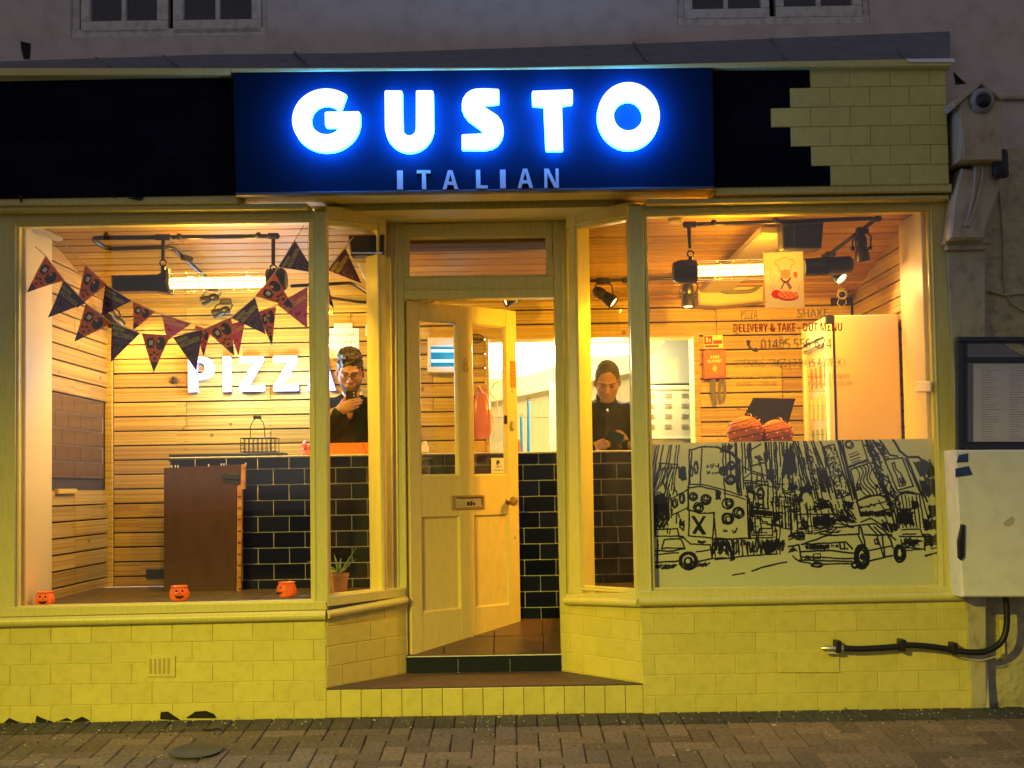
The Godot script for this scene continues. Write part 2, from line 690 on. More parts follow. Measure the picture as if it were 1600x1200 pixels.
	mat("blue_tape", lin(0.02, 0.05, 0.22), 0.35)
	mat("navy_frame", lin(0.016, 0.021, 0.045), 0.35)
	mat("rubber", lin(0.008, 0.008, 0.009), 0.5)
	mat("pipe_paint", lin(0.60, 0.56, 0.36), 0.45)
	mat("terracotta", lin(0.42, 0.19, 0.08), 0.8)
	mat("aloe", lin(0.16, 0.28, 0.07), 0.45)
	mat("aloe_brown", lin(0.45, 0.33, 0.12), 0.6)
	mat("soil", lin(0.04, 0.028, 0.018), 0.95)
	mat("fridge_side", lin(0.62, 0.44, 0.27), 0.45)
	mat("string", lin(0.62, 0.55, 0.42), 0.8)
	mat("iron", lin(0.05, 0.05, 0.05), 0.6)
	mat("litter", lin(0.5, 0.5, 0.46), 0.8)
	mat("stain_black", lin(0.012, 0.012, 0.012), 0.9)
	mat("ceiling_duct", lin(0.40, 0.34, 0.26), 0.5)
	mat("skin", lin(0.24, 0.125, 0.08), 0.5)
	mats["skin"].subsurf_scatter_enabled = true
	mats["skin"].subsurf_scatter_strength = 0.08
	mat("hair", lin(0.018, 0.013, 0.011), 0.45)
	mat("hair_grey", lin(0.035, 0.031, 0.029), 0.55)
	mat("beard", lin(0.055, 0.034, 0.026), 0.8)
	mat("suit", lin(0.006, 0.009, 0.018), 0.85)
	mats["suit"].metallic_specular = 0.2
	mat("charcoal", lin(0.013, 0.014, 0.020), 0.85)
	mats["charcoal"].metallic_specular = 0.2
	mat("shirt", lin(0.66, 0.68, 0.72), 0.7)
	# lamps
	glow("tube_glow", Color(1.0, 0.80, 0.40), 8.5)
	glow("bulb_glow", Color(1.0, 0.72, 0.42), 16.0)
	glow("letter_glow", Color(0.92, 0.95, 1.0), 2.4)
	glow("letter_side", Color(0.10, 0.25, 0.95), 1.2)
	glow("kitchen_glow", Color(1.0, 0.97, 0.88), 6.0)
	glow("uv_glow", Color(0.45, 0.92, 1.0), 2.0)
	glow("uv_back_glow", Color(0.0, 0.62, 0.78), 0.6)  # panel glow stands in for the light of the tubes on it
	mats["uv_back_glow"].albedo_color = Color(0.0, 0.32, 0.4)
	glow("red_led", Color(1.0, 0.10, 0.04), 3.0)
	glow("candle_glow", Color(1.0, 0.55, 0.18), 4.0)
	glow("street_glow", Color(1.0, 0.74, 0.16), 6.0)


func lamp_at(called: String, p: Vector3, c: Color, energy: float, size: float, parent: Node) -> OmniLight3D:
	var l := OmniLight3D.new()
	l.name = called
	l.light_color = c
	l.light_energy = energy
	l.light_size = size
	l.omni_range = 12.0
	l.omni_attenuation = 2.0
	l.shadow_enabled = true
	parent.add_child(l, true)
	l.position = p - org[parent]
	return l


func beam_at(called: String, p: Vector3, dir: Vector3, c: Color, energy: float, size: float, half: float, parent: Node) -> SpotLight3D:
	var l := SpotLight3D.new()
	l.name = called
	l.light_color = c
	l.light_energy = energy
	l.light_size = size
	l.spot_angle = half
	l.spot_angle_attenuation = 0.5
	l.spot_range = 12.0
	l.spot_attenuation = 2.0
	l.shadow_enabled = true
	parent.add_child(l, true)
	l.look_at_from_position(p, p + dir, Vector3(1, 0, 0))
	return l


# An unseen street lamp behind the viewer, placed to light the whole shopfront.
func unseen_street_lamp() -> void:
	var foot := Vector3(-5.6, -0.75, 10.2)
	var t := thing("unseen_street_lamp", "unseen grey street lamp out of view across the road, placed to light the shopfront", "street lamp", foot)
	var st := new_st()
	lathe(st, [[0.0, 0.0], [0.11, 0.0], [0.11, 0.9], [0.08, 0.95], [0.05, 5.6], [0.0, 5.62]], Transform3D(Basis(), foot), 16)
	obj("pole", st, mats["iron"], t)
	var head := foot + Vector3(0.25, 5.75, -0.75)
	st = new_st()
	tube(st, [foot + Vector3(0, 5.55, 0), foot + Vector3(0.06, 5.78, -0.15), foot + Vector3(0.17, 5.86, -0.45), head + Vector3(0, 0.07, 0.1)], 0.03, 10)
	obj("arm", st, mats["iron"], t)
	st = new_st()
	span(st, head + Vector3(-0.16, 0.03, -0.32), head + Vector3(0.16, 0.16, 0.32), 0.03)
	obj("hood", st, mats["iron"], t)
	st = new_st()
	span(st, head + Vector3(-0.12, -0.02, -0.22), head + Vector3(0.12, 0.028, 0.22), 0.015)
	obj("lantern_glass", st, mats["street_glow"], t)
	var l := SpotLight3D.new()
	l.name = "lamp_light"
	l.light_color = Color(1.0, 0.92, 0.12)
	l.light_energy = 160.0
	l.light_size = 0.10
	l.spot_range = 40.0
	l.spot_attenuation = 2.0
	l.spot_angle = 29.5
	l.spot_angle_attenuation = 0.75
	l.shadow_enabled = true
	t.add_child(l)
	l.position = head + Vector3(0, -0.05, 0) - foot
	l.look_at_from_position(head + Vector3(0, -0.05, 0), Vector3(0.9, -4.6, 0), Vector3.UP)
	l.position = head + Vector3(0, -0.05, 0) - foot


# ================================================================ the building's outside

var shop: Node3D

# Bricks of one wall face: rows of pitch px by py from y0 up to y1 on the line from a to b, proud of the plane by proud.
func brick_face(parent: Node, a: Vector3, b: Vector3, normal: Vector3, y0: float, y1: float, px: float, py: float, shift: float, set_name: String, kinds: int, proud := 0.012, choose = null, piece := "brick") -> void:
	var dir := (b - a)
	dir.y = 0
	var length := dir.length()
	dir = dir.normalized()
	var basis := Basis(dir, Vector3.UP, normal)
	if dir.cross(Vector3.UP).dot(normal) < 0: basis = Basis(-dir, Vector3.UP, normal)
	var joint := 0.0026
	var shapes := []
	for k in 3:
		var st := new_st()
		box(st, Transform3D(Basis(), Vector3(0, 0, -0.02)), Vector3(px - joint, py - joint, 0.04), 0.0016 + 0.0008 * k)
		shapes.append(commit(st))
	var row := 0
	var y := y0
	while y < y1 - 0.01:
		var h := minf(py, y1 - y)
		var x := -(px * 0.5 if row % 2 else 0.0) - shift
		while x < length:
			var lo := maxf(x, 0.0)
			var hi := minf(x + px, length)
			if hi - lo > 0.02:
				var c := a + dir * (lo + hi) * 0.5
				c.y = y + h * 0.5
				var which := rng.randi() % kinds
				var m: Material = mats["%s_%d" % [set_name, which]]
				var use := true
				if choose != null:
					var r = choose.call(row, c, hi - lo)
					if r == null: use = false
					elif r is Material: m = r
				if use:
					var sx := (hi - lo - joint) / (px - joint)
					var sy := (h - joint) / (py - joint)
					var tilt := Basis(Vector3.UP, rng.randfn(0, 0.003)) * Basis(dir, rng.randfn(0, 0.005))
					place(piece, shapes[rng.randi() % 3], Transform3D(tilt * basis * Basis.from_scale(Vector3(sx, sy, 1)), c + normal * (proud + rng.randfn(0, 0.0005))), m, parent)
			x += px
		y += py
		row += 1


func building_shell() -> void:
	shop = thing("shop_building", "cream painted shop building with a lit blue sign over a canted doorway", "building")
	var w := Plane(Vector3(0, 0, 1), -0.10)
	# upper wall with two window openings
	var holes := []
	for x in [[110.0, 418.0, 60.0], [1058.0, 1360.0, 41.0]]:
		var a := at(x[0], x[2], -0.10)
		var b := at(x[1], x[2], -0.10)
		holes.append([a.x, b.x, a.y, a.y + 1.25])
	var st := new_st()
	var base := 3.03
	var top := 5.6
	var xs := [-4.6, holes[0][0], holes[0][1], holes[1][0], holes[1][1], 4.6]
	for i in 5:
		if i % 2 == 0:
			span(st, Vector3(xs[i], base, -0.42), Vector3(xs[i + 1], top, -0.10))
		else:
			var h: Array = holes[0 if i == 1 else 1]
			span(st, Vector3(xs[i], base, -0.42), Vector3(xs[i + 1], h[2], -0.10))
			span(st, Vector3(xs[i], h[3], -0.42), Vector3(xs[i + 1], top, -0.10))
	var wall := obj("upper_wall", st, mats["upper_render"], shop)
	# scars and knocked plaster
	for s in [[[32, 64], [48, 68], [46, 92], [37, 92], [33, 76]], [[24, 99], [40, 97], [38, 104], [25, 104]], [[1490, 112], [1502, 124], [1510, 130], [1494, 132]]]:
		st = new_st()
		sheet_solid(st, s, w, 0.004, -0.01)
		obj("broken_plaster", st, mats["stain_black"], wall)
	upstairs_window(holes[0], [[126, 262, 139, 245, 192, 33, 52], [270, 408, 285, 393, 339, 31, 53]])
	upstairs_window(holes[1], [[1070, 1203, 1082, 1190, 1135, 14, 32], [1213, 1348, 1225, 1333, 1280, 10, 29]])
	# lead flashing, sloping from the cornice back to the wall, uneven along its top
	st = new_st()
	var lower := [[-60, 105], [330, 106], [560, 107], [800, 105], [1060, 97], [1484, 91]]
	var upper := [[-60, 98], [60, 92], [330, 85], [560, 83], [800, 75], [1060, 66], [1484, 49]]
	for seg in [[0, 0, 1], [1, 2, 3], [2, 3, 4], [3, 4, 5], [4, 5, 6]]:
		var k: int = seg[0]
		var p := at(lower[k][0], lower[k][1], 0.15)
		var q := at(lower[k + 1][0], lower[k + 1][1], 0.15)
		var r := at(upper[seg[2]][0], upper[seg[2]][1], -0.092)
		var s := at(upper[seg[1]][0], upper[seg[1]][1], -0.092)
		if k == 0: r = at(330, 85, -0.092)
		var dn := Vector3(0, -0.03, 0)
		var c := (p + q + r + s) * 0.25 + dn * 0.5
		quad_out(st, p, q, r, s, c)
		quad_out(st, p + dn, q + dn, r + dn, s + dn, c)
		quad_out(st, p, q, q + dn, p + dn, c)
		quad_out(st, s, r, r + dn, s + dn, c)
		quad_out(st, p, s, s + dn, p + dn, c)
		quad_out(st, q, r, r + dn, q + dn, c)
	var lead := obj("roof_flashing", st, mats["lead"], shop)
	for x in [160.0, 265.0, 470.0, 1000.0, 1215.0, 1400.0]:
		st = new_st()
		var f := clampf((x - 60.0) / 1424.0, 0, 1)
		bar(st, at(x + 12, lerpf(106, 91, f) - 2, 0.145), at(x - 10, lerpf(93, 52, f), -0.085), 0.012, 0.012, 0.003)
		obj("flashing_seam", st, mats["lead"], lead)
	# cornice board above the fascia
	st = new_st()
	for s in [[-60, 106, 118, 360, 106, 117], [360, 106, 113, 800, 105, 109], [800, 105, 109, 1200, 96, 105], [1200, 96, 105, 1488, 91, 103]]:
		sheet_solid(st, [[s[0], s[1]], [s[3], s[4]], [s[3], s[5]], [s[0], s[2]]], FACADE, 0.165, -0.10, 0.004)
	var cornice := obj("cornice", st, mats["cream_wood"], shop)
	st = new_st()
	sheet_solid(st, [[1415, 92], [1490, 91], [1493, 97], [1420, 97]], FACADE, 0.172, 0.166)
	obj("foil_strip", st, mats["chrome"], cornice)


func upstairs_window(h: Array, lights: Array) -> void:
	var z := -0.14
	var o := Node3D.new()
	o.name = "upstairs_window"
	shop.add_child(o, true)
	o.position = Vector3((h[0] + h[1]) * 0.5, h[2], z)
	org[o] = o.position
	var st := new_st()
	span(st, Vector3(h[0], h[2], -0.30), Vector3(h[1], h[2] + 0.05, -0.105), 0.004)
	span(st, Vector3(h[0], h[3] - 0.05, -0.30), Vector3(h[1], h[3], -0.12), 0.004)
	span(st, Vector3(h[0], h[2] + 0.05, -0.30), Vector3(h[0] + 0.045, h[3] - 0.05, -0.12), 0.004)
	span(st, Vector3(h[1] - 0.035, h[2] + 0.05, -0.30), Vector3(h[1], h[3] - 0.05, -0.12), 0.004)
	obj("frame", st, mats["window_paint"], o)
	for l in lights:
		var q := Plane(Vector3(0, 0, 1), z + 0.035)
		var x0 := on(l[0], l[6], q).x
		var x1 := on(l[1], l[6], q).x
		var g0 := on(l[2], l[5], q).x
		var g1 := on(l[3], l[5], q).x
		var mu := on(l[4], l[5], q).x
		var y0 := on(l[0], l[6], q).y
		var gy := on(l[2], l[5], q).y
		var top: float = h[3] - 0.055
		st = new_st()
		span(st, Vector3(x0, y0, z - 0.03), Vector3(x1, gy, z + 0.035), 0.004)
		span(st, Vector3(x0, top - 0.05, z - 0.03), Vector3(x1, top, z + 0.035), 0.004)
		span(st, Vector3(x0, gy, z - 0.03), Vector3(g0, top - 0.05, z + 0.035), 0.004)
		span(st, Vector3(g1, gy, z - 0.03), Vector3(x1, top - 0.05, z + 0.035), 0.004)
		span(st, Vector3(mu - 0.011, gy, z - 0.02), Vector3(mu + 0.011, top - 0.05, z + 0.028), 0.004)
		span(st, Vector3(g0, gy + 0.42, z - 0.018), Vector3(mu - 0.012, gy + 0.442, z + 0.026), 0.004)
		span(st, Vector3(mu + 0.012, gy + 0.42, z - 0.018), Vector3(g1, gy + 0.442, z + 0.026), 0.004)
		obj("sash", st, mats["window_paint"], o)
		for s in [[g0, mu - 0.012], [mu + 0.012, g1]]:
			st = new_st()
			span(st, Vector3(s[0], gy, z - 0.004), Vector3(s[1], top - 0.05, z + 0.002))
			obj("pane", st, mats["pane"], o)
	# the unlit room behind it, darkness put into its near-black walls; things on the sill
	st = new_st()
	span(st, Vector3(h[0] - 0.9, h[2] - 0.6, -1.5), Vector3(h[1] + 0.9, h[3] + 0.9, -1.45))
	span(st, Vector3(h[0] - 0.95, h[2] - 0.6, -1.45), Vector3(h[0] - 0.9, h[3] + 0.9, -0.43))
	span(st, Vector3(h[1] + 0.9, h[2] - 0.6, -1.45), Vector3(h[1] + 0.95, h[3] + 0.9, -0.43))
	span(st, Vector3(h[0] - 0.9, h[3] + 0.85, -1.45), Vector3(h[1] + 0.9, h[3] + 0.9, -0.43))
	obj("dark_room", st, mats["night_room"], o)
	st = new_st()
	span(st, Vector3(h[0] + 0.24, h[2] + 0.06, -0.36), Vector3(h[0] + 0.31, h[2] + 0.19, -0.30), 0.01)
	lathe(st, [[0.0, 0.0], [0.03, 0.0], [0.035, 0.08], [0.015, 0.10], [0.015, 0.13], [0.0, 0.13]], Transform3D(Basis(), Vector3(h[1] - 0.25, h[2] + 0.06, -0.33)), 10)
	obj("sill_clutter", st, mats["iron"], o)


func fascia_and_sign() -> void:
	# backing of the fascia, from beyond the left edge of the picture to the corner by the bracket
	var z := 0.11
	var p := Plane(Vector3(0, 0, 1), z)
	var bottom := at(700, 300, z).y
	var top := bottom + 6 * 0.1065
	var right := at(1480, 200, z).x
	var st := new_st()
	span(st, Vector3(-3.3, bottom - 0.002, -0.11), Vector3(right - 0.002, top + 0.02, z))
	var f := obj("fascia", st, mats["cream_wood"], shop)
	st = new_st()
	span(st, Vector3(-3.3, bottom, z - 0.002), Vector3(at(1195, 200, z).x, top, z + 0.004))
	obj("black_painted_backing", st, mats["black_brick_0"], f)
	var ends := [1297.0, 1267.0, 1235.0, 1204.0, 1234.0, 1265.0]
	var board0 := at(364, 200, z).x
	var board1 := at(1113, 200, z).x
	var step_x := []
	for k in 6: step_x.append(on(ends[k], 272 - 31 * k, p).x)
	var px := 0.2135
	# bricks start at the stepped edge of the black paint, so that every step falls on a joint
	for row in 6:
		var x0: float = step_x[row] - ceil((step_x[row] + 3.2) / px) * px
		var y := bottom + row * 0.1065
		st = new_st()
		span(st, Vector3(at(1195, 200, z).x, y, z - 0.002), Vector3(step_x[row] - 0.002, y + 0.1065, z + 0.0042))
		obj("black_painted_backing", st, mats["black_brick_0"], f)
		var choose := func(_r: int, c: Vector3, _l: float) -> Variant:
			if c.x > board0 + 0.12 and c.x < board1 - 0.12: return null
			if c.x < step_x[row]: return mats["black_brick_%d" % (rng.randi() % 3)]
			return true
		brick_face(f, Vector3(x0, 0, z), Vector3(right, 0, z), Vector3(0, 0, 1), y, y + 0.1065, px, 0.1065, 0.0, "cream_brick", 5, 0.006, choose)
	# mouldings beneath the fascia
	for s in [[-60, 309, 322, 372, 303, 317, 0.105], [1118, 292, 304, 1488, 287, 299, 0.105], [-60, 323, 331, 480, 317, 326, 0.075], [1010, 311, 319, 1484, 304, 311, 0.075]]:
		st = new_st()
		sheet_solid(st, [[s[0], s[1]], [s[3], s[4]], [s[3], s[5]], [s[0], s[2]]], FACADE, s[6], -0.12, 0.006)
		obj("moulding", st, mats["cream_wood"], shop)
	st = new_st()
	sheet_solid(st, [[372, 304], [1118, 293], [1010, 311], [990, 320], [800, 324], [560, 327], [400, 326]], FACADE, -0.15, -0.25, 0.004)
	obj("lintel", st, mats["cream_wood"], shop)
	# peeling scraps of black paint under the fascia
	for s in [[[200, 309], [225, 307], [219, 313]], [[28, 305], [36, 306], [32, 316]], [[176, 305], [182, 305], [179, 310]]]:
		st = new_st()
		sheet_solid(st, s, FACADE, 0.118, 0.106)
		obj("paint_scrap", st, mats["stain_black"], f)

	# the sign
	var t := thing("shop_sign", "dark blue sign board with glowing white letters GUSTO above ITALIAN", "sign", at(740, 302, 0.16))
	var bp := Plane(Vector3(0, 0, 1), 0.165)
	st = new_st()
	sheet_solid(st, [[363, 114], [1114, 105], [1117, 293], [368, 303]], FACADE, 0.165, 0.122, 0.004)
	obj("sign_board", st, mats["sign_board"], t)
	st = new_st()
	sheet_solid(st, [[367, 301], [1116, 291], [1116, 295], [368, 305]], FACADE, 0.172, 0.124, 0.002)
	obj("bottom_trim", st, mats["board_edge"], t)
	for k in 5:
		sign_letter(t, k)
	for s in [["I", 620.9, 267.2, 629.8, 296.6], ["T", 651.9, 266.8, 673.1, 296.4], ["A", 691.9, 266.9, 716.1, 296.4], ["L", 744.1, 266.2, 762.2, 295.3], ["I", 781.6, 265.9, 790.4, 295.1], ["A", 809.0, 264.4, 832.8, 294.5], ["N", 850.7, 264.4, 873.2, 294.4]]:
		st = new_st()
		var a := on(s[1], s[4], bp)
		var b := on(s[3], s[4], bp)
		var c := on(s[1], s[2], bp)
		letters(st, s[0], true, a + Vector3(0, 0, 0.012), Vector3(b.x - a.x, b.y - a.y, 0), Vector3(0, c.y - a.y, 0), 0.011)
		obj("small_letter", st, mats["sign_grey"], t)


# Outline of a letter of the sign on the survey sheet.
func arc(c: Vector2, rx: float, ry: float, a0: float, a1: float, n: int) -> Array:
	var out := []
	for i in n + 1:
		var a := deg_to_rad(lerpf(a0, a1, float(i) / n))
		out.append([c.x + cos(a) * rx, c.y - sin(a) * ry])
	return out


func sign_letter(t: Node3D, k: int) -> void:
	var o := []
	var hole := []
	var s := 0.1875
	var ox := 440.0
	if k == 0:
		o = arc(Vector2(386, 389), 281, 260, 54, 358, 44) + [[664, 330], [655, 318], [385, 322], [375, 330], [378, 432], [387, 441], [497, 441]]
		o += arc(Vector2(388, 384), 130, 124, 332, 46, 26) + [[512, 290]]
	elif k == 1:
		o = [[868, 156], [876, 146], [1004, 146], [1013, 154], [1020, 450]] + arc(Vector2(1073, 458), 54, 60, 180, 360, 12) + [[1127, 154], [1135, 145], [1260, 145], [1269, 153], [1275, 440]] + arc(Vector2(1073, 440), 202, 212, 0, -180, 26)
	elif k == 2:
		ox = 740.0
		o = [[204, 133], [213, 141], [214, 240], [206, 247], [60, 260], [200, 352], [233, 395], [248, 440], [250, 480], [238, 535], [205, 585], [160, 615], [90, 630], [-86, 627], [-95, 619], [-96, 516], [-88, 508], [60, 502], [86, 492], [84, 480], [66, 462], [-40, 385], [-75, 340], [-93, 295], [-95, 260], [-86, 212], [-56, 168], [-18, 142], [20, 131], [90, 128]]
	elif k == 3:
		ox = 740.0
		o = [[485, 158], [492, 149], [812, 137], [822, 145], [822, 242], [814, 250], [732, 262], [742, 626], [734, 636], [608, 636], [599, 628], [582, 268], [498, 264], [489, 256]]
	else:
		ox = 740.0
		o = arc(Vector2(1282, 353), 258, 277, 90, -270, 56)
		hole = arc(Vector2(1280, 351), 119, 124, -270, 90, 56)
	var bp := Plane(Vector3(0, 0, 1), 0.165)
	var n := Vector3(0, 0, 1)
	var pts := PackedVector3Array()
	for q in o: pts.append(on(ox + q[0] * s, 120.0 + q[1] * s, bp))
	if hole:
		# a ring: out round the outside, back round the inside, joined by a hair-thin slit at the top
		pts.remove_at(pts.size() - 1)
		var inner := PackedVector3Array()
		for q in hole: inner.append(on(ox + q[0] * s, 120.0 + q[1] * s, bp))
		inner.remove_at(inner.size() - 1)
		var face := new_st()
		var rim := new_st()
		for i in pts.size():
			var j := (i + 1) % pts.size()
			var m := inner.size()
			var a: Vector3 = pts[i]
			var b: Vector3 = pts[j]
			var c: Vector3 = inner[(m - j) % m]
			var d: Vector3 = inner[(m - i) % m]
			quad_out(face, a + n * 0.062, b + n * 0.062, c + n * 0.062, d + n * 0.062, (a + c) * 0.5)
			quad_out(rim, a + n * 0.018, b + n * 0.018, c + n * 0.018, d + n * 0.018, (a + c) * 0.5 + n * 0.05)
			var mid := (a + c) * 0.5 + n * 0.04
			quad_out(rim, a + n * 0.061, b + n * 0.061, b + n * 0.018, a + n * 0.018, mid)
			quad_out(rim, d + n * 0.061, c + n * 0.061, c + n * 0.018, d + n * 0.018, mid)
		var l := obj("letter", face, mats["sign_white"], t)
		obj("lit_rim", rim, mats["sign_blue"], l)
	else:
		var face := new_st()
		var top := PackedVector3Array()
		for q in pts: top.append(q + n * 0.063)
		solid(face, top, n, 0.002)
		var l := obj("letter", face, mats["sign_white"], t)
		var rim := new_st()
		var low := PackedVector3Array()
		for q in pts: low.append(q + n * 0.0605)
		solid(rim, low, n, 0.043)
		obj("lit_rim", rim, mats["sign_blue"], l)
	var c := Vector3.ZERO
	for q in pts: c += q / pts.size()
	lamp_at("letter_light", c + n * 0.16, Color(0.45, 0.68, 1.0), 0.12, 0.12, t)


# ================================================================ shop windows

var post_left := Vector3.ZERO     # the corners of the recessed doorway, on the ground
var post_right := Vector3.ZERO
var jamb_left := Vector3.ZERO
var jamb_right := Vector3.ZERO
var cant_left: Plane
var cant_right: Plane
const DOOR_Z := -0.48

func bead_frame(st: SurfaceTool, g: Array, p: Plane, front: float, r: float) -> void:
	# a moulded bead round a pane whose corners on the sheet are g
	for i in 4:
		var q := Plane(p.normal, p.d + front)
		var a := on(g[i][0], g[i][1], q)
		var b := on(g[(i + 1) % 4][0], g[(i + 1) % 4][1], q)
		var e := (b - a).normalized() * r
		tube(st, [a - e, b + e], r, 8)


func shop_windows() -> void:
	post_left = at(509, 1000, 0.0)
	post_right = at(1003, 1000, 0.0)
	jamb_left = at(634, 1000, DOOR_Z)
	jamb_right = at(877, 1000, DOOR_Z)
	for v in [post_left, post_right, jamb_left, jamb_right]: v.y = 0
	cant_left = upright(post_left, jamb_left)
	cant_right = upright(post_right, jamb_right)
	var cw: Material = mats["cream_wood"]

	# ---- stall risers
	var low_left := Vector3(-3.3, 0, 0)
	var pl := Vector3(post_left.x, 0, 0)
	var pr := Vector3(post_right.x, 0, 0)
	var jl := Vector3(jamb_left.x, 0, DOOR_Z)
	var jr := Vector3(jamb_right.x, 0, DOOR_Z)
	var end := Vector3(at(1514, 1000, 0).x, 0, 0)
	for s in [[low_left, pl, Vector3(0, 0, 1), -0.03, at(250, 966, 0).y, 0.05], [jl, pl, cant_left.normal, 0.148, at(570, 952, -0.2).y, 0.10], [pr, jr, cant_right.normal, 0.148, at(940, 938, -0.2).y, 0.03], [pr, end, Vector3(0, 0, 1), -0.03, at(1250, 934, 0).y, 0.15]]:
		var a: Vector3 = s[0]
		var b: Vector3 = s[1]
		var n: Vector3 = s[2]
		var st := new_st()
		solid(st, PackedVector3Array([a + Vector3(0, -0.06, 0), b + Vector3(0, -0.06, 0), b + Vector3(0, s[4], 0), a + Vector3(0, s[4], 0)]), n, 0.13)
		var r := obj("stall_riser", st, mats["cream_brick_2"], shop)
		var left := a if a.x < b.x else b
		var right := b if a.x < b.x else a
		brick_face(r, left, right, n, s[3], s[4], 0.2165, 0.1086, s[5], "cream_brick", 5, 0.0035)
		if n.z > 0.99 and a.x < -2:
			# chipped paint along the foot and an air brick
			for c in [[[5, 1130], [14, 1122], [30, 1129], [30, 1134]], [[55, 1128], [57, 1118], [64, 1122], [82, 1128], [80, 1133]], [[90, 1127], [104, 1122], [112, 1126]], [[112, 1127], [128, 1120], [140, 1126], [118, 1129]], [[250, 1124], [251, 1113], [262, 1112], [272, 1119], [281, 1125]], [[290, 1122], [305, 1112], [322, 1111], [334, 1116], [338, 1122]]]:
				st = new_st()
				sheet_solid(st, c, FACADE, 0.0095, -0.01)
				obj("bare_patch", st, mats["stain_black"], r)
			st = new_st()
			sheet_solid(st, rect(230, 1025, 274, 1058), FACADE, 0.010, -0.02, 0.003)
			obj("air_brick", st, mats["cream_brick_0"], r)
			st = new_st()
			for k in 5: sheet_solid(st, rect(233.5 + 7 * k, 1029, 237.2 + 7 * k, 1053), FACADE, 0.0115, 0.009)
			obj("vent_slots", st, mats["aloe_brown"], r)
		elif n.z > 0.99:
			st = new_st()
			sheet_solid(st, rect(1218, 1017, 1312, 1051), FACADE, 0.0115, -0.01, 0.002)
			obj("repair_patch", st, mats["cream_brick_1"], r)

	# ---- sills: a board and a rounded nose along the front
	var st := new_st()
	sheet_solid(st, [[-60, 951], [509, 940], [511, 953], [-60, 966]], FACADE, 0.012, -0.14, 0.004)
	var sill := obj("window_sill", st, cw, shop)
	st = new_st()
	sheet_solid(st, [[998, 924], [1503, 917], [1505, 927], [998, 936]], FACADE, 0.012, -0.14, 0.004)
	obj("sill_board", st, cw, sill)
	st = new_st()
	sheet_solid(st, [[513, 932], [634, 918], [634, 932], [512, 948]], cant_left, 0.010, -0.12, 0.004)
	obj("sill_board", st, cw, sill)
	st = new_st()
	sheet_solid(st, [[884, 928], [1000, 926], [1000, 938], [884, 934]], cant_right, 0.010, -0.12, 0.004)
	obj("sill_board", st, cw, sill)
	for n in [[[at(-60, 974, 0.02), at(250, 967, 0.02), at(509, 961, 0.02)], 0.026], [[at(999, 941, 0.02), at(1250, 936, 0.02), at(1505, 931, 0.02)], 0.024], [[at(511, 961, 0.015), on(634, 938, Plane(cant_left.normal, cant_left.d + 0.012))], 0.024], [[on(884, 939, Plane(cant_right.normal, cant_right.d + 0.012)), at(998, 942, 0.015)], 0.022]]:
		st = new_st()
		tube(st, n[0], n[1], 12)
		obj("sill_nose", st, cw, sill)

	# ---- left window
	var g := [[28, 352], [485, 345], [489, 939], [26, 950]]
	window_frame("large_left", g, FACADE, [[[-60, 328], [25, 328], [23, 965], [-60, 966]], [[485, 330], [509, 330], [513, 945], [489, 945]]], [[25, 332], [487, 326], [487, 345], [25, 352]])
	# ---- right window
	g = [[1008, 336], [1450, 328], [1470, 916], [1021, 921]]
	window_frame("large_right", g, FACADE, [[[981, 322], [1004, 321], [1018, 936], [994, 936]], [[1453, 310], [1479, 310], [1505, 930], [1472, 930]]], [[1004, 319], [1455, 311], [1452, 328], [1006, 336]])
	# ---- canted side windows
	g = [[509, 349], [588, 357], [596, 922], [514, 930]]
	window_frame("canted_left", g, cant_left, [[[590, 330], [604, 330], [604, 930], [598, 930]]], [[510, 322], [604, 326], [604, 360], [510, 349]])
	g = [[902, 355], [981, 340], [994, 922], [912, 917]]
	var film := Image.create(128, 512, false, Image.FORMAT_RGBA8)
	var fr := RandomNumberGenerator.new()
	fr.seed = 6
	for x in 128:
		var runs := maxf(0.0, fr.randfn(0.03, 0.05))
		var top := fr.randi() % 260
		var bottom := top + 80 + fr.randi() % 240
		for y in 512:
			var v := 0.012 + 0.02 * noise.get_noise_2d(x * 0.05, y * 0.02)
			if y > top and y < bottom: v += runs * (0.6 + 0.4 * noise.get_noise_2d(x * 2.0, y * 0.05))
			film.set_pixel(x, y, Color(0.58, 0.62, 0.68, clampf(v * 0.6, 0.0, 0.2)))
	var fm := image_mat("dust_film", film, 0.9)
	fm.transparency = BaseMaterial3D.TRANSPARENCY_ALPHA
	var fpane := window_frame("canted_right", g, cant_right, [[[888, 330], [900, 330], [910, 928], [888, 928]]], [[884, 335], [983, 316], [983, 340], [884, 358]])
	var fp := Plane(cant_right.normal, cant_right.d - 0.0375)
	printed("dust_film", [on(902, 356, fp), on(981, 341, fp), on(994, 922, fp), on(912, 917, fp)], 0.0003, fm, fpane)


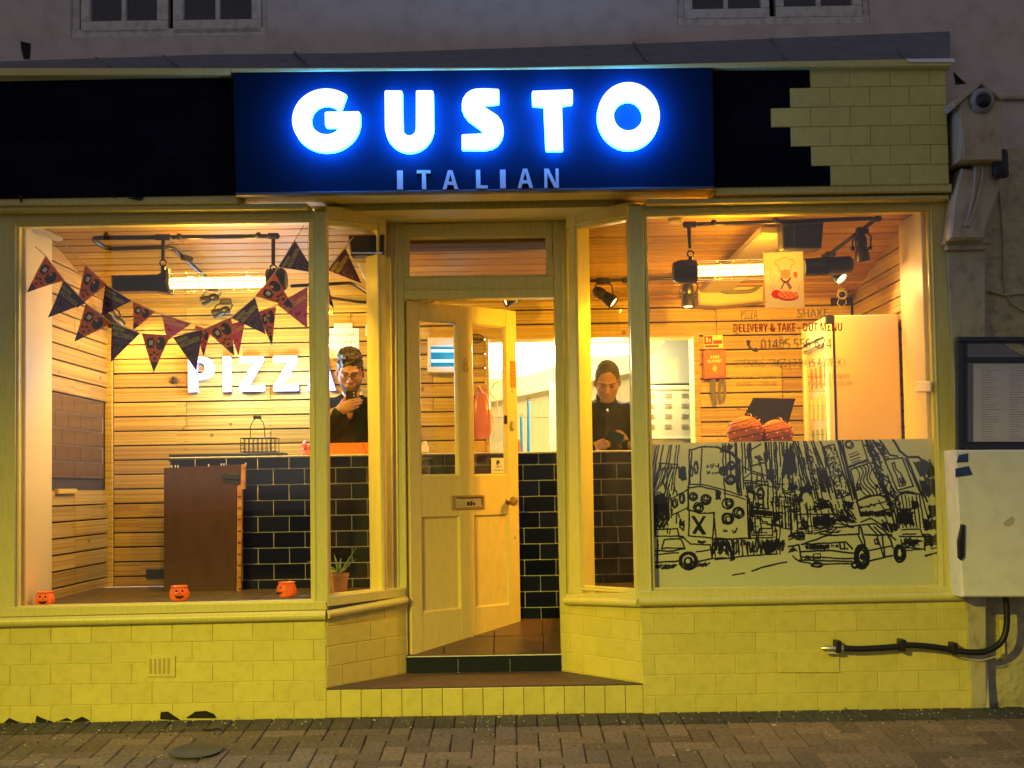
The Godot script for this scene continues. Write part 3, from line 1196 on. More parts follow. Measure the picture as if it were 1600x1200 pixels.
func window_frame(which: String, g: Array, p: Plane, posts: Array, head: Array) -> Node3D:
	var o := Node3D.new()
	o.name = "shop_window"
	shop.add_child(o, true)
	o.position = on(g[3][0], g[3][1], p)
	org[o] = o.position
	var st := new_st()
	for q in posts:
		st = new_st()
		sheet_solid(st, q, p, 0.0, -0.10, 0.005)
		obj("post", st, mats["cream_wood"], o)
	st = new_st()
	sheet_solid(st, head, p, -0.003, -0.10, 0.004)
	obj("head", st, mats["cream_wood"], o)
	st = new_st()
	bead_frame(st, g, p, -0.022, 0.011)
	var out := [[g[0][0] - 5, g[0][1] - 5], [g[1][0] + 5, g[1][1] - 5], [g[2][0] + 4, g[2][1] + 4], [g[3][0] - 4, g[3][1] + 4]]
	bead_frame(st, out, p, -0.002, 0.007)
	obj("glazing_bead", st, mats["cream_wood"], o)
	st = new_st()
	sheet_solid(st, [[g[0][0] - 2, g[0][1] - 2], [g[1][0] + 2, g[1][1] - 2], [g[2][0] + 2, g[2][1] + 2], [g[3][0] - 2, g[3][1] + 2]], p, -0.038, -0.043)
	obj("pane", st, mats["side_pane" if which.begins_with("canted") else "pane"], o)
	return o


# ================================================================ the doorway

func doorway_and_door() -> void:
	var cw: Material = mats["cream_wood"]
	var dp := Plane(Vector3(0, 0, 1), DOOR_Z)
	# soffit of the recess
	var y := at(800, 326, -0.15).y
	var st := new_st()
	var a := post_left
	var b := post_right
	solid(st, PackedVector3Array([Vector3(lerpf(a.x, jamb_left.x, 0.3) - 0.05, y, -0.149), Vector3(lerpf(b.x, jamb_right.x, 0.3) + 0.05, y, -0.149), Vector3(jamb_right.x + 0.1, y, DOOR_Z - 0.08), Vector3(jamb_left.x - 0.1, y, DOOR_Z - 0.08)]), Vector3.UP, -0.09)
	obj("soffit", st, cw, shop)
	# frame round the door
	st = new_st()
	sheet_solid(st, [[600, 345], [630, 345], [637, 1024], [604, 1024]], dp, 0.0, -0.10, 0.005)
	obj("door_jamb", st, cw, shop)
	st = new_st()
	sheet_solid(st, [[863, 345], [896, 345], [904, 1024], [877, 1024]], dp, 0.0, -0.10, 0.005)
	obj("door_jamb", st, cw, shop)
	st = new_st()
	sheet_solid(st, [[630, 350], [863, 345], [863, 367], [630, 371]], dp, 0.0, -0.10, 0.005)
	sheet_solid(st, [[630, 434], [864, 431], [866, 464], [631, 468]], dp, 0.0, -0.10, 0.005)
	sheet_solid(st, [[630, 371], [638, 371], [638, 434], [630, 434]], dp, -0.003, -0.10, 0.003)
	sheet_solid(st, [[855, 367], [863, 367], [863, 431], [855, 431]], dp, -0.003, -0.10, 0.003)
	obj("door_head", st, cw, shop)
	st = new_st()
	bead_frame(st, [[638, 371], [855, 368], [855, 431], [638, 434]], dp, -0.02, 0.009)
	tube(st, [on(633, 452, dp), on(865, 449, dp)], 0.008, 8)
	for x in [[611, 616], [885, 893], [618, 623], [878, 885]]: tube(st, [on(x[0], 352, dp), on(x[1], 1015, dp)], 0.008, 8)
	obj("door_moulding", st, cw, shop)
	st = new_st()
	sheet_solid(st, [[637, 370], [856, 367], [856, 432], [637, 435]], dp, -0.035, -0.04)
	obj("transom_pane", st, mats["pane"], shop)

	# step: tiled top, soldier course in front, dark riser at the threshold
	var top := 0.145
	var fy := at(760, 1024, DOOR_Z).y
	st = new_st()
	solid(st, PackedVector3Array([Vector3(a.x, top, 0.0), Vector3(b.x, top, 0.0), Vector3(jamb_right.x, top, DOOR_Z), Vector3(jamb_left.x, top, DOOR_Z)]), Vector3.UP, 0.2)
	var step := obj("door_step", st, mats["step_top"], shop)
	brick_face(step, Vector3(a.x, 0, 0), Vector3(b.x, 0, 0), Vector3(0, 0, 1), -0.012, top - 0.008, 0.1085, 0.16, 0.03, "cream_brick", 5, 0.005)
	st = new_st()
	span(st, Vector3(jamb_left.x - 0.05, 0.0, DOOR_Z - 0.1), Vector3(jamb_right.x + 0.05, fy, DOOR_Z - 0.004))
	var riser := obj("threshold", st, mats["grout"], shop)
	var w := (jamb_right.x - jamb_left.x) / 3.0
	for k in 3:
		st = new_st()
		span(st, Vector3(jamb_left.x + w * k + 0.002, top + 0.002, DOOR_Z - 0.02), Vector3(jamb_left.x + w * (k + 1) - 0.002, fy - 0.004, DOOR_Z + 0.004), 0.002)
		obj("riser_tile", st, mats["step_tile"], riser)

	front_door(fy)


# The door is built flat in its own axes - x from the hinge, y up, z towards the street - and swung inwards.
func front_door(fy: float) -> void:
	var hinge := at(640, 1000, DOOR_Z - 0.03)
	hinge.y = fy + 0.008
	var far := at(811, 1000, -1.0)
	var yaw := atan2(hinge.z - far.z, far.x - hinge.x)
	var w := Vector2(far.x - hinge.x, far.z - hinge.z).length()
	var h := at(641, 470, DOOR_Z - 0.03).y - hinge.y
	var o := Node3D.new()
	o.name = "door"
	shop.add_child(o, true)
	o.position = hinge
	o.rotation.y = yaw
	org[o] = Vector3.ZERO
	o.set_meta("label", "cream panelled door standing ajar")
	var dp: Material = mats["door_paint"]
	var t := 0.022
	# columns and rows from the sheet: fractions across the width and height
	var c0 := 0.10
	var c1 := 0.44
	var c2 := 0.575
	var c3 := 0.895
	var g0 := h * 0.50
	var g1 := h * 0.95
	var p0 := h * 0.115
	var p1 := h * 0.385
	var st := new_st()
	for s in [[0.0, c0], [c1, c2], [c3, 1.0]]:
		span(st, Vector3(w * s[0], 0, -t), Vector3(w * s[1], h, t), 0.003)
	for x in [[c0, c1], [c2, c3]]:
		for r in [[0.0, p0], [p1, g0], [g1, h]]:
			span(st, Vector3(w * x[0], r[0], -t + 0.001), Vector3(w * x[1], r[1], t - 0.001))
	obj("door_frame", st, dp, o)
	for x in [[c0, c1], [c2, c3]]:
		st = new_st()
		span(st, Vector3(w * x[0], p0, -0.008), Vector3(w * x[1], p1, 0.006))
		obj("door_panel", st, dp, o)
		for r in [[p0, p1, 0.010], [g0, g1, 0.012]]:
			st = new_st()
			var z := 0.012
			var e: float = r[2]
			# splayed moulding round each panel and pane
			var q := [Vector3(w * x[0], r[0], t - 0.001), Vector3(w * x[1], r[0], t - 0.001), Vector3(w * x[1], r[1], t - 0.001), Vector3(w * x[0], r[1], t - 0.001)]
			var i := [q[0] + Vector3(e, e, -z), q[1] + Vector3(-e, e, -z), q[2] + Vector3(-e, -e, -z), q[3] + Vector3(e, -e, -z)]
			var mid: Vector3 = (q[0] + q[2]) * 0.5
			for k in 4:
				var j := (k + 1) % 4
				var dn := Vector3(0, 0, -0.012)
				quad(st, q[k], q[j], i[j], i[k])
				quad(st, i[k] , i[j], i[j] + dn, i[k] + dn)
				quad(st, q[j] + dn, q[k] + dn, i[k] + dn, i[j] + dn)
			obj("moulding", st, dp, o)
		st = new_st()
		span(st, Vector3(w * x[0] + 0.002, g0 + 0.002, -0.003), Vector3(w * x[1] - 0.002, g1 - 0.002, 0.002))
		obj("pane", st, mats["door_pane"], o)
	# letter plate, with a smear of black paint
	st = new_st()
	span(st, Vector3(w * 0.365, h * 0.402, t), Vector3(w * 0.665, h * 0.443, t + 0.006), 0.002)
	var lp: MeshInstance3D = obj("letter_plate", st, mats["brass"], o)
	org[lp] = lp.position
	st = new_st()
	span(st, Vector3(w * 0.395, h * 0.408, t + 0.006), Vector3(w * 0.638, h * 0.437, t + 0.010), 0.002)
	obj("letter_flap", st, mats["chrome"], o)
	st = new_st()
	for s in [[0.40, 0.434, 0.64, 0.437], [0.632, 0.415, 0.64, 0.436], [0.50, 0.414, 0.52, 0.424], [0.53, 0.413, 0.545, 0.426], [0.555, 0.414, 0.57, 0.422]]:
		span(st, Vector3(w * s[0], h * s[1], t + 0.009), Vector3(w * s[2], h * s[3], t + 0.0112))
	obj("paint_smear", st, mats["stain_black"], o)
	# knob on a rose, lock plate, keyhole, number
	st = new_st()
	var k := Vector3(w * 0.895, h * 0.423, t)
	lathe(st, [[0.0, 0.0], [0.022, 0.0], [0.022, 0.004], [0.010, 0.008], [0.009, 0.028], [0.024, 0.040], [0.030, 0.052], [0.024, 0.066], [0.0, 0.070]], turned(Vector3(0, 0, 1), k), 18)
	obj("door_knob", st, mats["brass"], o)
	st = new_st()
	lathe(st, [[0.0, 0.0], [0.017, 0.0], [0.017, 0.004], [0.014, 0.02], [0.0, 0.022]], Transform3D(Basis(Vector3(1.0, 0, 0), Vector3(0, 0, 1), Vector3(0, -1.9, 0)), Vector3(w * 0.945, h * 0.65, t)), 18)
	obj("lock_plate", st, mats["pier_paint"], o)
	st = new_st()
	span(st, Vector3(w * 0.86, h * 0.655, t), Vector3(w * 0.885, h * 0.68, t + 0.02), 0.004)
	obj("latch", st, mats["black_metal"], o)
	st = new_st()
	for s in [[0.955, 0.315], [0.95, 0.755]]:
		disc(st, Vector3(w * s[0], h * s[1], t), Vector3(0, 0, 1), 0.004, 0.001, 10)
		span(st, Vector3(w * s[0] - 0.002, h * s[1] - 0.014, t), Vector3(w * s[0] + 0.002, h * s[1], t + 0.001))
	obj("keyhole", st, mats["stain_black"], o)
	st = new_st()
	letters(st, "8", false, Vector3(w * 0.49, h * 0.805, t + 0.005), Vector3(0.036, 0, 0), Vector3(0, 0.082, 0), 0.004)
	obj("house_number", st, mats["brass"], o)
	# orange notice and payment sticker
	var img := Image.create(48, 160, false, Image.FORMAT_RGB8)
	img.fill(Color(0.95, 0.40, 0.10))
	for r in 4: paint_line(img, [[14, 14 + r * 38], [34, 14 + r * 38], [34, 40 + r * 38], [14, 40 + r * 38], [14, 14 + r * 38]], 5, Color(0.98, 0.72, 0.42))
	var zz := t + 0.0012
	var pr := printed("orange_notice", [Vector3(w * 0.935, h * 0.845, zz), Vector3(w * 0.985, h * 0.845, zz), Vector3(w * 0.985, h * 0.765, zz), Vector3(w * 0.935, h * 0.765, zz)], 0.001, image_mat("orange_notice", img), o)
	img = Image.create(128, 128, false, Image.FORMAT_RGB8)
	img.fill(Color(0.86, 0.85, 0.80))
	for q in [[58.0, 34.0, Color(0.10, 0.16, 0.36)], [66.0, 42.0, Color(0.16, 0.38, 0.66)]]:
		paint_oval(img, Vector2(q[0] + 3, q[1] - 6), 12, 11, q[2])
		paint_poly(img, PackedVector2Array([Vector2(q[0] - 10, q[1] - 14), Vector2(q[0] + 2, q[1] - 14), Vector2(q[0] - 3, q[1] + 20), Vector2(q[0] - 14, q[1] + 20)]), q[2])
	paint_text(img, "PayPal", Rect2(40, 66, 50, 16), Color(0.12, 0.2, 0.4))
	paint_text(img, "accepted", Rect2(20, 96, 88, 14), Color(0.2, 0.2, 0.25))
	zz = 0.0045
	pr = printed("payment_sticker", [Vector3(w * 0.755, h * 0.553, zz), Vector3(w * 0.888, h * 0.553, zz), Vector3(w * 0.888, h * 0.507, zz), Vector3(w * 0.755, h * 0.507, zz)], 0.001, image_mat("payment_sticker", img), o)
	# wedge holding it open
	st = new_st()
	var f := Vector3(w * 0.93, 0.0, t + 0.012)
	solid(st, PackedVector3Array([f + Vector3(0.06, -0.008, 0.02), f + Vector3(-0.05, -0.008, 0.02), f + Vector3(-0.05, 0.028, 0.02)]), Vector3(0, 0, 1), 0.035)
	obj("door_wedge", st, mats["raw_edge"], o)


# ================================================================ the wall to the right of the shopfront

func right_hand_wall() -> void:
	var n := thing("neighbouring_wall", "weathered painted wall with pilaster to the right of the shopfront", "wall", Vector3(2.7, 0, -0.12))
	var x0 := at(1481, 600, -0.10).x
	var st := new_st()
	span(st, Vector3(x0, -0.1, -0.42), Vector3(4.6, 3.03, -0.10))
	obj("wall", st, mats["old_brick_paint"], n)
	st = new_st()
	span(st, Vector3(at(1494, 150, -0.09).x, at(1550, 157, -0.09).y, -0.099), Vector3(4.6, at(1550, 150, -0.09).y, -0.07), 0.006)
	obj("string_course", st, mats["pilaster_paint"], n)
	# pilaster with its moulded capital
	var pp := Plane(Vector3(0, 0, 1), 0.02)
	st = new_st()
	sheet_solid(st, [[1479, 388], [1540, 388], [1542, 1108], [1519, 1108], [1508, 930]], pp, 0.0, -0.118, 0.006)
	obj("pilaster", st, mats["pilaster_paint"], n)
	st = new_st()
	sheet_solid(st, [[1478, 380], [1546, 379], [1543, 390], [1479, 391]], pp, 0.03, -0.12, 0.008)
	sheet_solid(st, [[1476, 375], [1550, 374], [1549, 380], [1477, 381]], pp, 0.05, -0.12, 0.008)
	obj("capital", st, mats["pilaster_paint"], n)
	# scroll bracket and the gabled block above it
	st = new_st()
	sheet_solid(st, [[1497, 282], [1503, 262], [1522, 264], [1524, 250], [1548, 250], [1566, 262], [1562, 300], [1551, 330], [1543, 352], [1538, 374], [1484, 374], [1487, 345], [1490, 312]], pp, 0.11, -0.12, 0.012)
	var br := obj("scroll_bracket", st, mats["pilaster_paint"], n)
	st = new_st()
	for k in 2:
		var path := []
		for i in 10:
			var f := i / 9.0
			path.append(at(1524 + 12 * k - 8 * k * f - 16.0 * f * f, 262 + 92 * f, 0.135))
		tube(st, path, 0.010, 8)
	obj("bracket_groove", st, mats["pilaster_paint"], br)
	st = new_st()
	sheet_solid(st, [[1500, 250], [1500, 162], [1534, 128], [1566, 154], [1566, 250]], pp, 0.20, -0.12, 0.006)
	obj("gabled_block", st, mats["pilaster_paint"], n)
	st = new_st()
	sheet_solid(st, [[1488, 158], [1534, 126], [1566, 152], [1566, 157], [1534, 132], [1492, 168]], pp, 0.225, -0.12, 0.004)
	obj("gable_moulding", st, mats["pilaster_paint"], n)
	st = new_st()
	sheet_solid(st, [[1504, 200], [1508, 200], [1509, 246], [1505, 246]], pp, 0.212, 0.20, 0.002)
	sheet_solid(st, [[1506, 246], [1548, 245], [1548, 249], [1506, 250]], pp, 0.212, 0.20, 0.002)
	obj("block_edging", st, mats["pilaster_paint"], n)

	# dome camera on the block
	var c := at(1533, 158, 0.222)
	var t := thing("dome_camera", "white dome camera with black eye on the gabled block", "camera", c)
	st = new_st()
	lathe(st, [[0.0, 0.0], [0.066, 0.0], [0.068, 0.010], [0.060, 0.026], [0.046, 0.034], [0.040, 0.030], [0.0, 0.030]], turned(Vector3(0, -0.15, 1), c), 24)
	obj("housing", st, mat("camera_grey", lin(0.30, 0.30, 0.30), 0.4), t)
	st = new_st()
	ball(st, c + Vector3(0.002, -0.004, 0.024), Vector3(0.040, 0.040, 0.026), 10, 18)
	obj("eye", st, mats["rubber"], t)

	# cable with black connector hanging beside it
	var b := at(1563, 257, 0.16)
	t = thing("cable_connector", "black plastic connector box hanging on cables under the gabled block", "connector box", b)
	st = new_st()
	lathe(st, [[0.0, 0.0], [0.036, 0.0], [0.042, 0.012], [0.042, 0.13], [0.036, 0.145], [0.0, 0.145]], Transform3D(Basis.from_scale(Vector3(1, 1, 0.7)), b + Vector3(0, -0.07, 0)), 18)
	obj("body", st, mats["rubber"], t)
	st = new_st()
	for k in 2:
		var path := []
		for i in 9:
			path.append(b + Vector3(-0.012 + 0.02 * k + 0.006 * sin(i * 1.7 + k * 2.0), 0.07 + 0.028 * i, -0.01 + 0.004 * cos(i * 2.1)))
		tube(st, path, 0.005, 6)
	obj("cable", st, mats["pilaster_paint"], t)
	st = new_st()
	var hang := []
	for q in [[1561, 285], [1565, 330], [1568, 380], [1569, 430], [1571, 455], [1580, 474], [1600, 486], [1640, 488]]: hang.append(at(q[0], q[1], -0.088))
	tube(st, hang, 0.006, 6)
	hang = []
	for q in [[1546, 455], [1570, 461], [1600, 458], [1640, 457]]: hang.append(at(q[0], q[1], -0.086))
	tube(st, hang, 0.008, 6)
	t = thing("wall_cables", "thin painted cables looping down the weathered wall", "cable", at(1600, 480, -0.09))
	obj("cable", st, mats["pilaster_paint"], t)

	# notice case
	var cp := Plane(Vector3(0, 0, 1), 0.085)
	t = thing("menu_case", "dark blue framed menu case with glass front above the meter cabinet", "notice case", at(1560, 700, 0.03))
	st = new_st()
	sheet_solid(st, rect(1498, 527, 1700, 704), cp, -0.012, -0.062, 0.004)
	obj("case_back", st, mats["navy_frame"], t)
	st = new_st()
	for r in [[1497, 526, 1700, 534], [1497, 534, 1507, 700], [1507, 693, 1700, 702], [1513, 558, 1700, 566]]:
		sheet_solid(st, rect(r[0], r[1], r[2], r[3]), cp, 0.012, -0.0125, 0.004)
	for r in [[1507, 534, 1700, 536.5], [1507, 536, 1512, 694], [1512, 690, 1700, 693]]:
		sheet_solid(st, rect(r[0], r[1], r[2], r[3]), cp, 0.004, -0.0122, 0.002)
	obj("case_frame", st, mats["navy_frame"], t)
	var img := Image.create(256, 256, false, Image.FORMAT_RGB8)
	img.fill(Color(0.74, 0.72, 0.80))
	var r2 := RandomNumberGenerator.new()
	r2.seed = 3
	for col in 3:
		for row in 30:
			var x := 20 + col * 80
			var len := 20 + r2.randi() % 40
			img.fill_rect(Rect2i(x, 14 + row * 8, len, 2), Color(0.52, 0.51, 0.58))
	printed("menu_sheet", sheet_corners(1521, 568, 1665, 690, cp, -0.0105), 0.001, image_mat("menu_sheet", img), t)
	st = new_st()
	for k in 4:
		tube(st, [at(1570 + 6 * k, 536, 0.078), at(1582 + 6 * k, 545, 0.078), at(1604 + 5 * k, 556 - 2 * k, 0.078), at(1650, 560, 0.078)], 0.003, 6)
	obj("crumpled_edge", st, mats["cream_brick_0"], t)
	st = new_st()
	sheet_solid(st, rect(1512, 536, 1699, 692), cp, 0.0015, -0.002)
	obj("pane", st, mats["pane"], t)

	# meter cabinet
	var mp := Plane(Vector3(0, 0, 1), 0.17)
	t = thing("meter_cabinet", "off-white electricity meter cabinet with blue tape at its corner", "meter box", at(1560, 932, 0.03))
	st = new_st()
	sheet_solid(st, [[1492, 703], [1720, 702], [1726, 933], [1504, 933]], mp, 0.0, -0.26, 0.008)
	obj("cabinet_door", st, mats["meter_box"], t)
	st = new_st()
	sheet_solid(st, [[1497, 846], [1503, 819], [1509, 820], [1508, 870], [1503, 876], [1498, 872]], mp, 0.02, 0.0, 0.006)
	obj("handle", st, mats["rubber"], t)
	for q in [[[1498, 711], [1513, 708], [1513, 722], [1495, 723]], [[1493, 732], [1514, 728], [1520, 742], [1493, 746]]]:
		st = new_st()
		sheet_solid(st, q, mp, 0.002, -0.001)
		obj("blue_tape", st, mats["blue_tape"], t)
	st = new_st()
	sheet_solid(st, [[1567, 818], [1573, 812], [1581, 806], [1586, 811], [1584, 819], [1577, 823], [1570, 822]], mp, 0.0008, -0.001)
	obj("brown_stain", st, mat("stain_tan", lin(0.52, 0.45, 0.36), 0.6), t)

	# pipe and hose below it
	st = new_st()
	tube(st, [at(1532, 925, -0.04), at(1533, 1000, -0.03), at(1538, 1060, -0.02), at(1541, 1112, 0.0)], 0.021, 14)
	tag(obj("waste_pipe", st, mats["pipe_paint"]), "cream painted waste pipe running down below the meter cabinet", "pipe")
	var path := []
	for q in [[1570, 925], [1573, 950], [1573, 975], [1569, 995], [1558, 1009], [1538, 1018], [1512, 1019], [1480, 1014], [1450, 1010], [1420, 1008], [1395, 1011], [1365, 1013], [1340, 1014], [1318, 1013]]:
		path.append(at(q[0], q[1], 0.055 if q[0] < 1500 else 0.07))
	var smooth := []
	for i in path.size() - 1:
		for k in 4:
			smooth.append(path[i].cubic_interpolate(path[i + 1], path[maxi(i - 1, 0)], path[mini(i + 2, path.size() - 1)], k / 4.0))
	smooth.append(path[-1])
	t = thing("black_hose", "thick black hose clipped along the cream brick wall under the large window", "hose", at(1430, 1012, 0.05))
	st = new_st()
	tube(st, smooth, 0.0165, 12)
	obj("hose", st, mats["rubber"], t)
	st = new_st()
	tube(st, [at(1318, 1013, 0.055), at(1300, 1013, 0.05), at(1284, 1013, 0.03)], 0.016, 10, 0.010)
	obj("hose_end", st, mats["chrome"], t)
	for q in [[1311, 1011], [1412, 1009], [1493, 1014]]:
		st = new_st()
		sheet_solid(st, rect(q[0] - 4, q[1] - 9, q[0] + 4, q[1] + 9), FACADE, 0.078, 0.0, 0.004)
		obj("clip", st, mats["rubber"], t)
	st = new_st()
	tube(st, [at(1470, 1017, 0.02), at(1500, 1027, 0.03), at(1530, 1033, 0.03), at(1556, 1026, 0.05)], 0.003, 6)
	sheet_solid(st, rect(1293, 1019, 1312, 1022), FACADE, 0.06, 0.0, 0.002)
	obj("thin_wire", st, mats["pipe_paint"], t)
	st = new_st()
	sheet_solid(st, [[1560, 968], [1568, 968], [1571, 1030], [1566, 1030]], Plane(Vector3(0, 0, 1), -0.1), 0.03, 0.0)
	tag(obj("timber_batten", st, mats["cream_brick_0"]), "short cream timber batten fixed to the wall behind the hose", "batten")


# ================================================================ pavement

func pavement() -> void:
	var fall := 0.075                       # the pavement falls away from the wall
	var pave := thing("pavement", "brown block pavement in front of the shop", "pavement", Vector3.ZERO, "", "structure")
	var tilt := Basis(Vector3(1, 0, 0), atan(fall))
	var st := new_st()
	solid(st, PackedVector3Array([Vector3(-9, -0.062, -0.2), Vector3(9, -0.062, -0.2), Vector3(9, -0.062 - fall * 2.6, 2.4), Vector3(-9, -0.062 - fall * 2.6, 2.4)]), tilt * Vector3.UP, 0.3)
	obj("bedding", st, mats["paver_joint"], pave)
	var c := 0.1075
	var shapes := []
	for k in 3:
		st = new_st()
		box(st, Transform3D(Basis(), Vector3(0, -0.03, 0)), Vector3(c - 0.0035 - 0.001 * k, 0.06, 2 * c - 0.004), 0.005)
		shapes.append(commit(st))
	var rest := []
	var shown := []
	for i in range(-42, 42):                # the edge course along the wall
		var x := (i + 0.5) * c
		shown.append([Vector3(x, 0, 0.13), 0.0, "paver_edge_%d" % (rng.randi() % 2), 1.0])
	for j in range(0, 18):
		for i in range(-44, 44):
			# herringbone: 0 and 1 make a block along the wall, 2 and 3 one across it
			var k := posmod(i - j, 4)
			if k == 0: shown.append([Vector3((i + 1.0) * c, 0, 0.25 + (j + 0.5) * c), PI / 2, "", 1.0])
			elif k == 2 and j > 0: shown.append([Vector3((i + 0.5) * c, 0, 0.25 + j * c), 0.0, "", 1.0])
			elif k == 2: shown.append([Vector3((i + 0.5) * c, 0, 0.25 + 0.5 * c), 0.0, "", 0.48])
	var n := 0
	var stuff := []
	for s in shown:
		var p: Vector3 = s[0]
		p.y = -fall * maxf(p.z, 0.0) - 0.004 + rng.randfn(0, 0.0010)
		var b := tilt * Basis(Vector3.UP, s[1] + rng.randfn(0, 0.008)) * Basis(Vector3(1, 0, 0), rng.randfn(0, 0.004)) * Basis(Vector3(0, 0, 1), rng.randfn(0, 0.005)) * Basis.from_scale(Vector3(1, 1, s[3]))
		var m: String = s[2] if s[2] else "paver_%d" % (rng.randi() % 6)
		# what the picture shows largest: the middle of the pavement, out to the picture's edges
		var half := 0.44 * (EYE.z - p.z) + 0.05
		if absf(p.x) < half and p.z < 1.5 and n < 298:
			place("paver", shapes[rng.randi() % 3], Transform3D(b, p), mats[m], pave)
			n += 1
		else:
			stuff.append([Transform3D(b, p), m])
	st = new_st()
	for s in stuff: st.append_from(shapes[0], 0, s[0])
	var o := MeshInstance3D.new()
	o.name = "pavers_beyond"
	o.mesh = st.commit()
	o.material_override = mats["paver_2"]
	pave.add_child(o, true)
	o.set_meta("kind", "stuff")
	# the road, out to the horizon on the viewer's side
	st = new_st()
	span(st, Vector3(-90, -1.2, 2.41), Vector3(90, -0.38, 90))
	tag(obj("road", st, mat("asphalt", lin(0.05, 0.048, 0.05), 0.85)), "", "", "", "structure")
	# drain cover and litter
	var d := at(306, 1162, 0.62)
	d.y = -fall * d.z + 0.004
	st = new_st()
	lathe(st, [[0.0, 0.0], [0.125, 0.0], [0.125, 0.004], [0.105, 0.007], [0.10, 0.004], [0.0, 0.004]], Transform3D(tilt, d), 24)
	var dc := obj("drain_cover", st, mats["iron"])
	tag(dc, "small round iron drain cover set in the block pavement", "drain cover")
	var lit := [[1075, 1172, "small pale scrap on the pavement, largest of the pair below the right post"], [1053, 1180, "pale paper scrap at the pavement's front edge, below the right canted wall"], [780, 1120, "tiny pale scrap lying against the middle of the doorstep"], [975, 1128, "tiny pale scrap by the right end of the doorstep"], [1210, 1133, "pale speck on the pavement below the patched wall tiles"], [585, 1125, "pale speck by the left end of the doorstep"], [1240, 1120, "pale speck against the wall beneath the hose end"], [290, 1128, "pale speck between the bare wall patches and the drain cover"], [352, 1130, "pale speck just right of the dead leaf by the wall"], [40, 1140, "pale speck at the far left of the pavement near the wall foot"], [155, 1141, "pale speck on the pavement left of the drain cover"], [1380, 1130, "pale speck on the pavement below the black hose"]]
	for i in lit.size():
		var q := on(lit[i][0], lit[i][1], Plane(tilt * Vector3.UP, 0.004))
		st = new_st()
		var s := 0.006 + 0.006 * rng.randf()
		box(st, Transform3D(tilt * Basis(Vector3.UP, rng.randf() * 3.0), q), Vector3(s * 2.0, 0.004, s), 0.001)
		tag(obj("litter_scrap", st, mats["litter"]), lit[i][2], "litter", "scraps of litter on the pavement")
	# grit, crumbs of leaf and dirt gathered in the joints and along the wall
	for kind in 2:
		st = new_st()
		for i in 420:
			var gz := absf(rng.randfn(0.0, 0.22)) + 0.012 if i % 3 else rng.randf_range(0.02, 1.3)
			var g := Vector3(rng.randf_range(-2.9, 2.9), -fall * gz + 0.001, gz)
			var r := rng.randf_range(0.0015, 0.0045)
			box(st, Transform3D(tilt * Basis(Vector3.UP, rng.randf() * 3.0) * Basis(Vector3(1, 0, 0), rng.randf()), g), Vector3(r * rng.randf_range(1.0, 2.6), r * 0.8, r))
		var grit := obj(["dark_grit", "pale_grit"][kind], st, mats[["stain_black", "pier_paint"][kind]], pave)
		grit.set_meta("kind", "stuff")
	var twig := on(330, 1140, Plane(tilt * Vector3.UP, 0.006))
	st = new_st()
	tube(st, [twig + Vector3(-0.04, 0, 0.01), twig, twig + Vector3(0.03, 0.004, -0.012), twig + Vector3(0.05, 0, -0.004)], 0.004, 5)
	tag(obj("dead_leaf", st, mats["stain_black"]), "dark curled dead leaf beside the round drain cover", "leaf")


# ================================================================ inside

const BACK := -1.5
const COUNTER_Z := -1.02
var left_x := -2.67
var right_x := 2.28
var floor_y := 0.378
var hole0 := -0.16
var hole1 := 1.235
var hole_top := 2.2

func ceiling_at(z: float) -> float:
	return lerpf(2.80, 2.425, clampf((z + 0.05) / -1.45, 0.0, 1.0))


func plank_row(parent: Node, a: Vector3, b: Vector3, normal: Vector3, h: float, names: String, shape: ArrayMesh, cuts: Array) -> void:
	# boards end to end from a to b, cut at the given distances, on a plane with this normal; shape is a board 1 m long
	var dir := (b - a).normalized()
	var marks := [0.0] + cuts + [a.distance_to(b)]
	for k in marks.size() - 1:
		var lo: float = marks[k]
		var hi: float = marks[k + 1]
		if hi - lo < 0.02: continue
		var basis := Basis(dir, Vector3.UP, normal)
		if dir.cross(Vector3.UP).dot(normal) < 0: basis = Basis(-dir, Vector3.UP, normal)
		var c := a + dir * (lo + hi) * 0.5 + normal * rng.randfn(0, 0.0012)
		place("plank", shape, Transform3D(Basis(normal, rng.randfn(0, 0.0014)) * basis * Basis.from_scale(Vector3(hi - lo - 0.0025, 1.0 + rng.randfn(0, 0.006), 1)), c), mats["%s_%d" % [names, rng.randi() % 5]], parent)


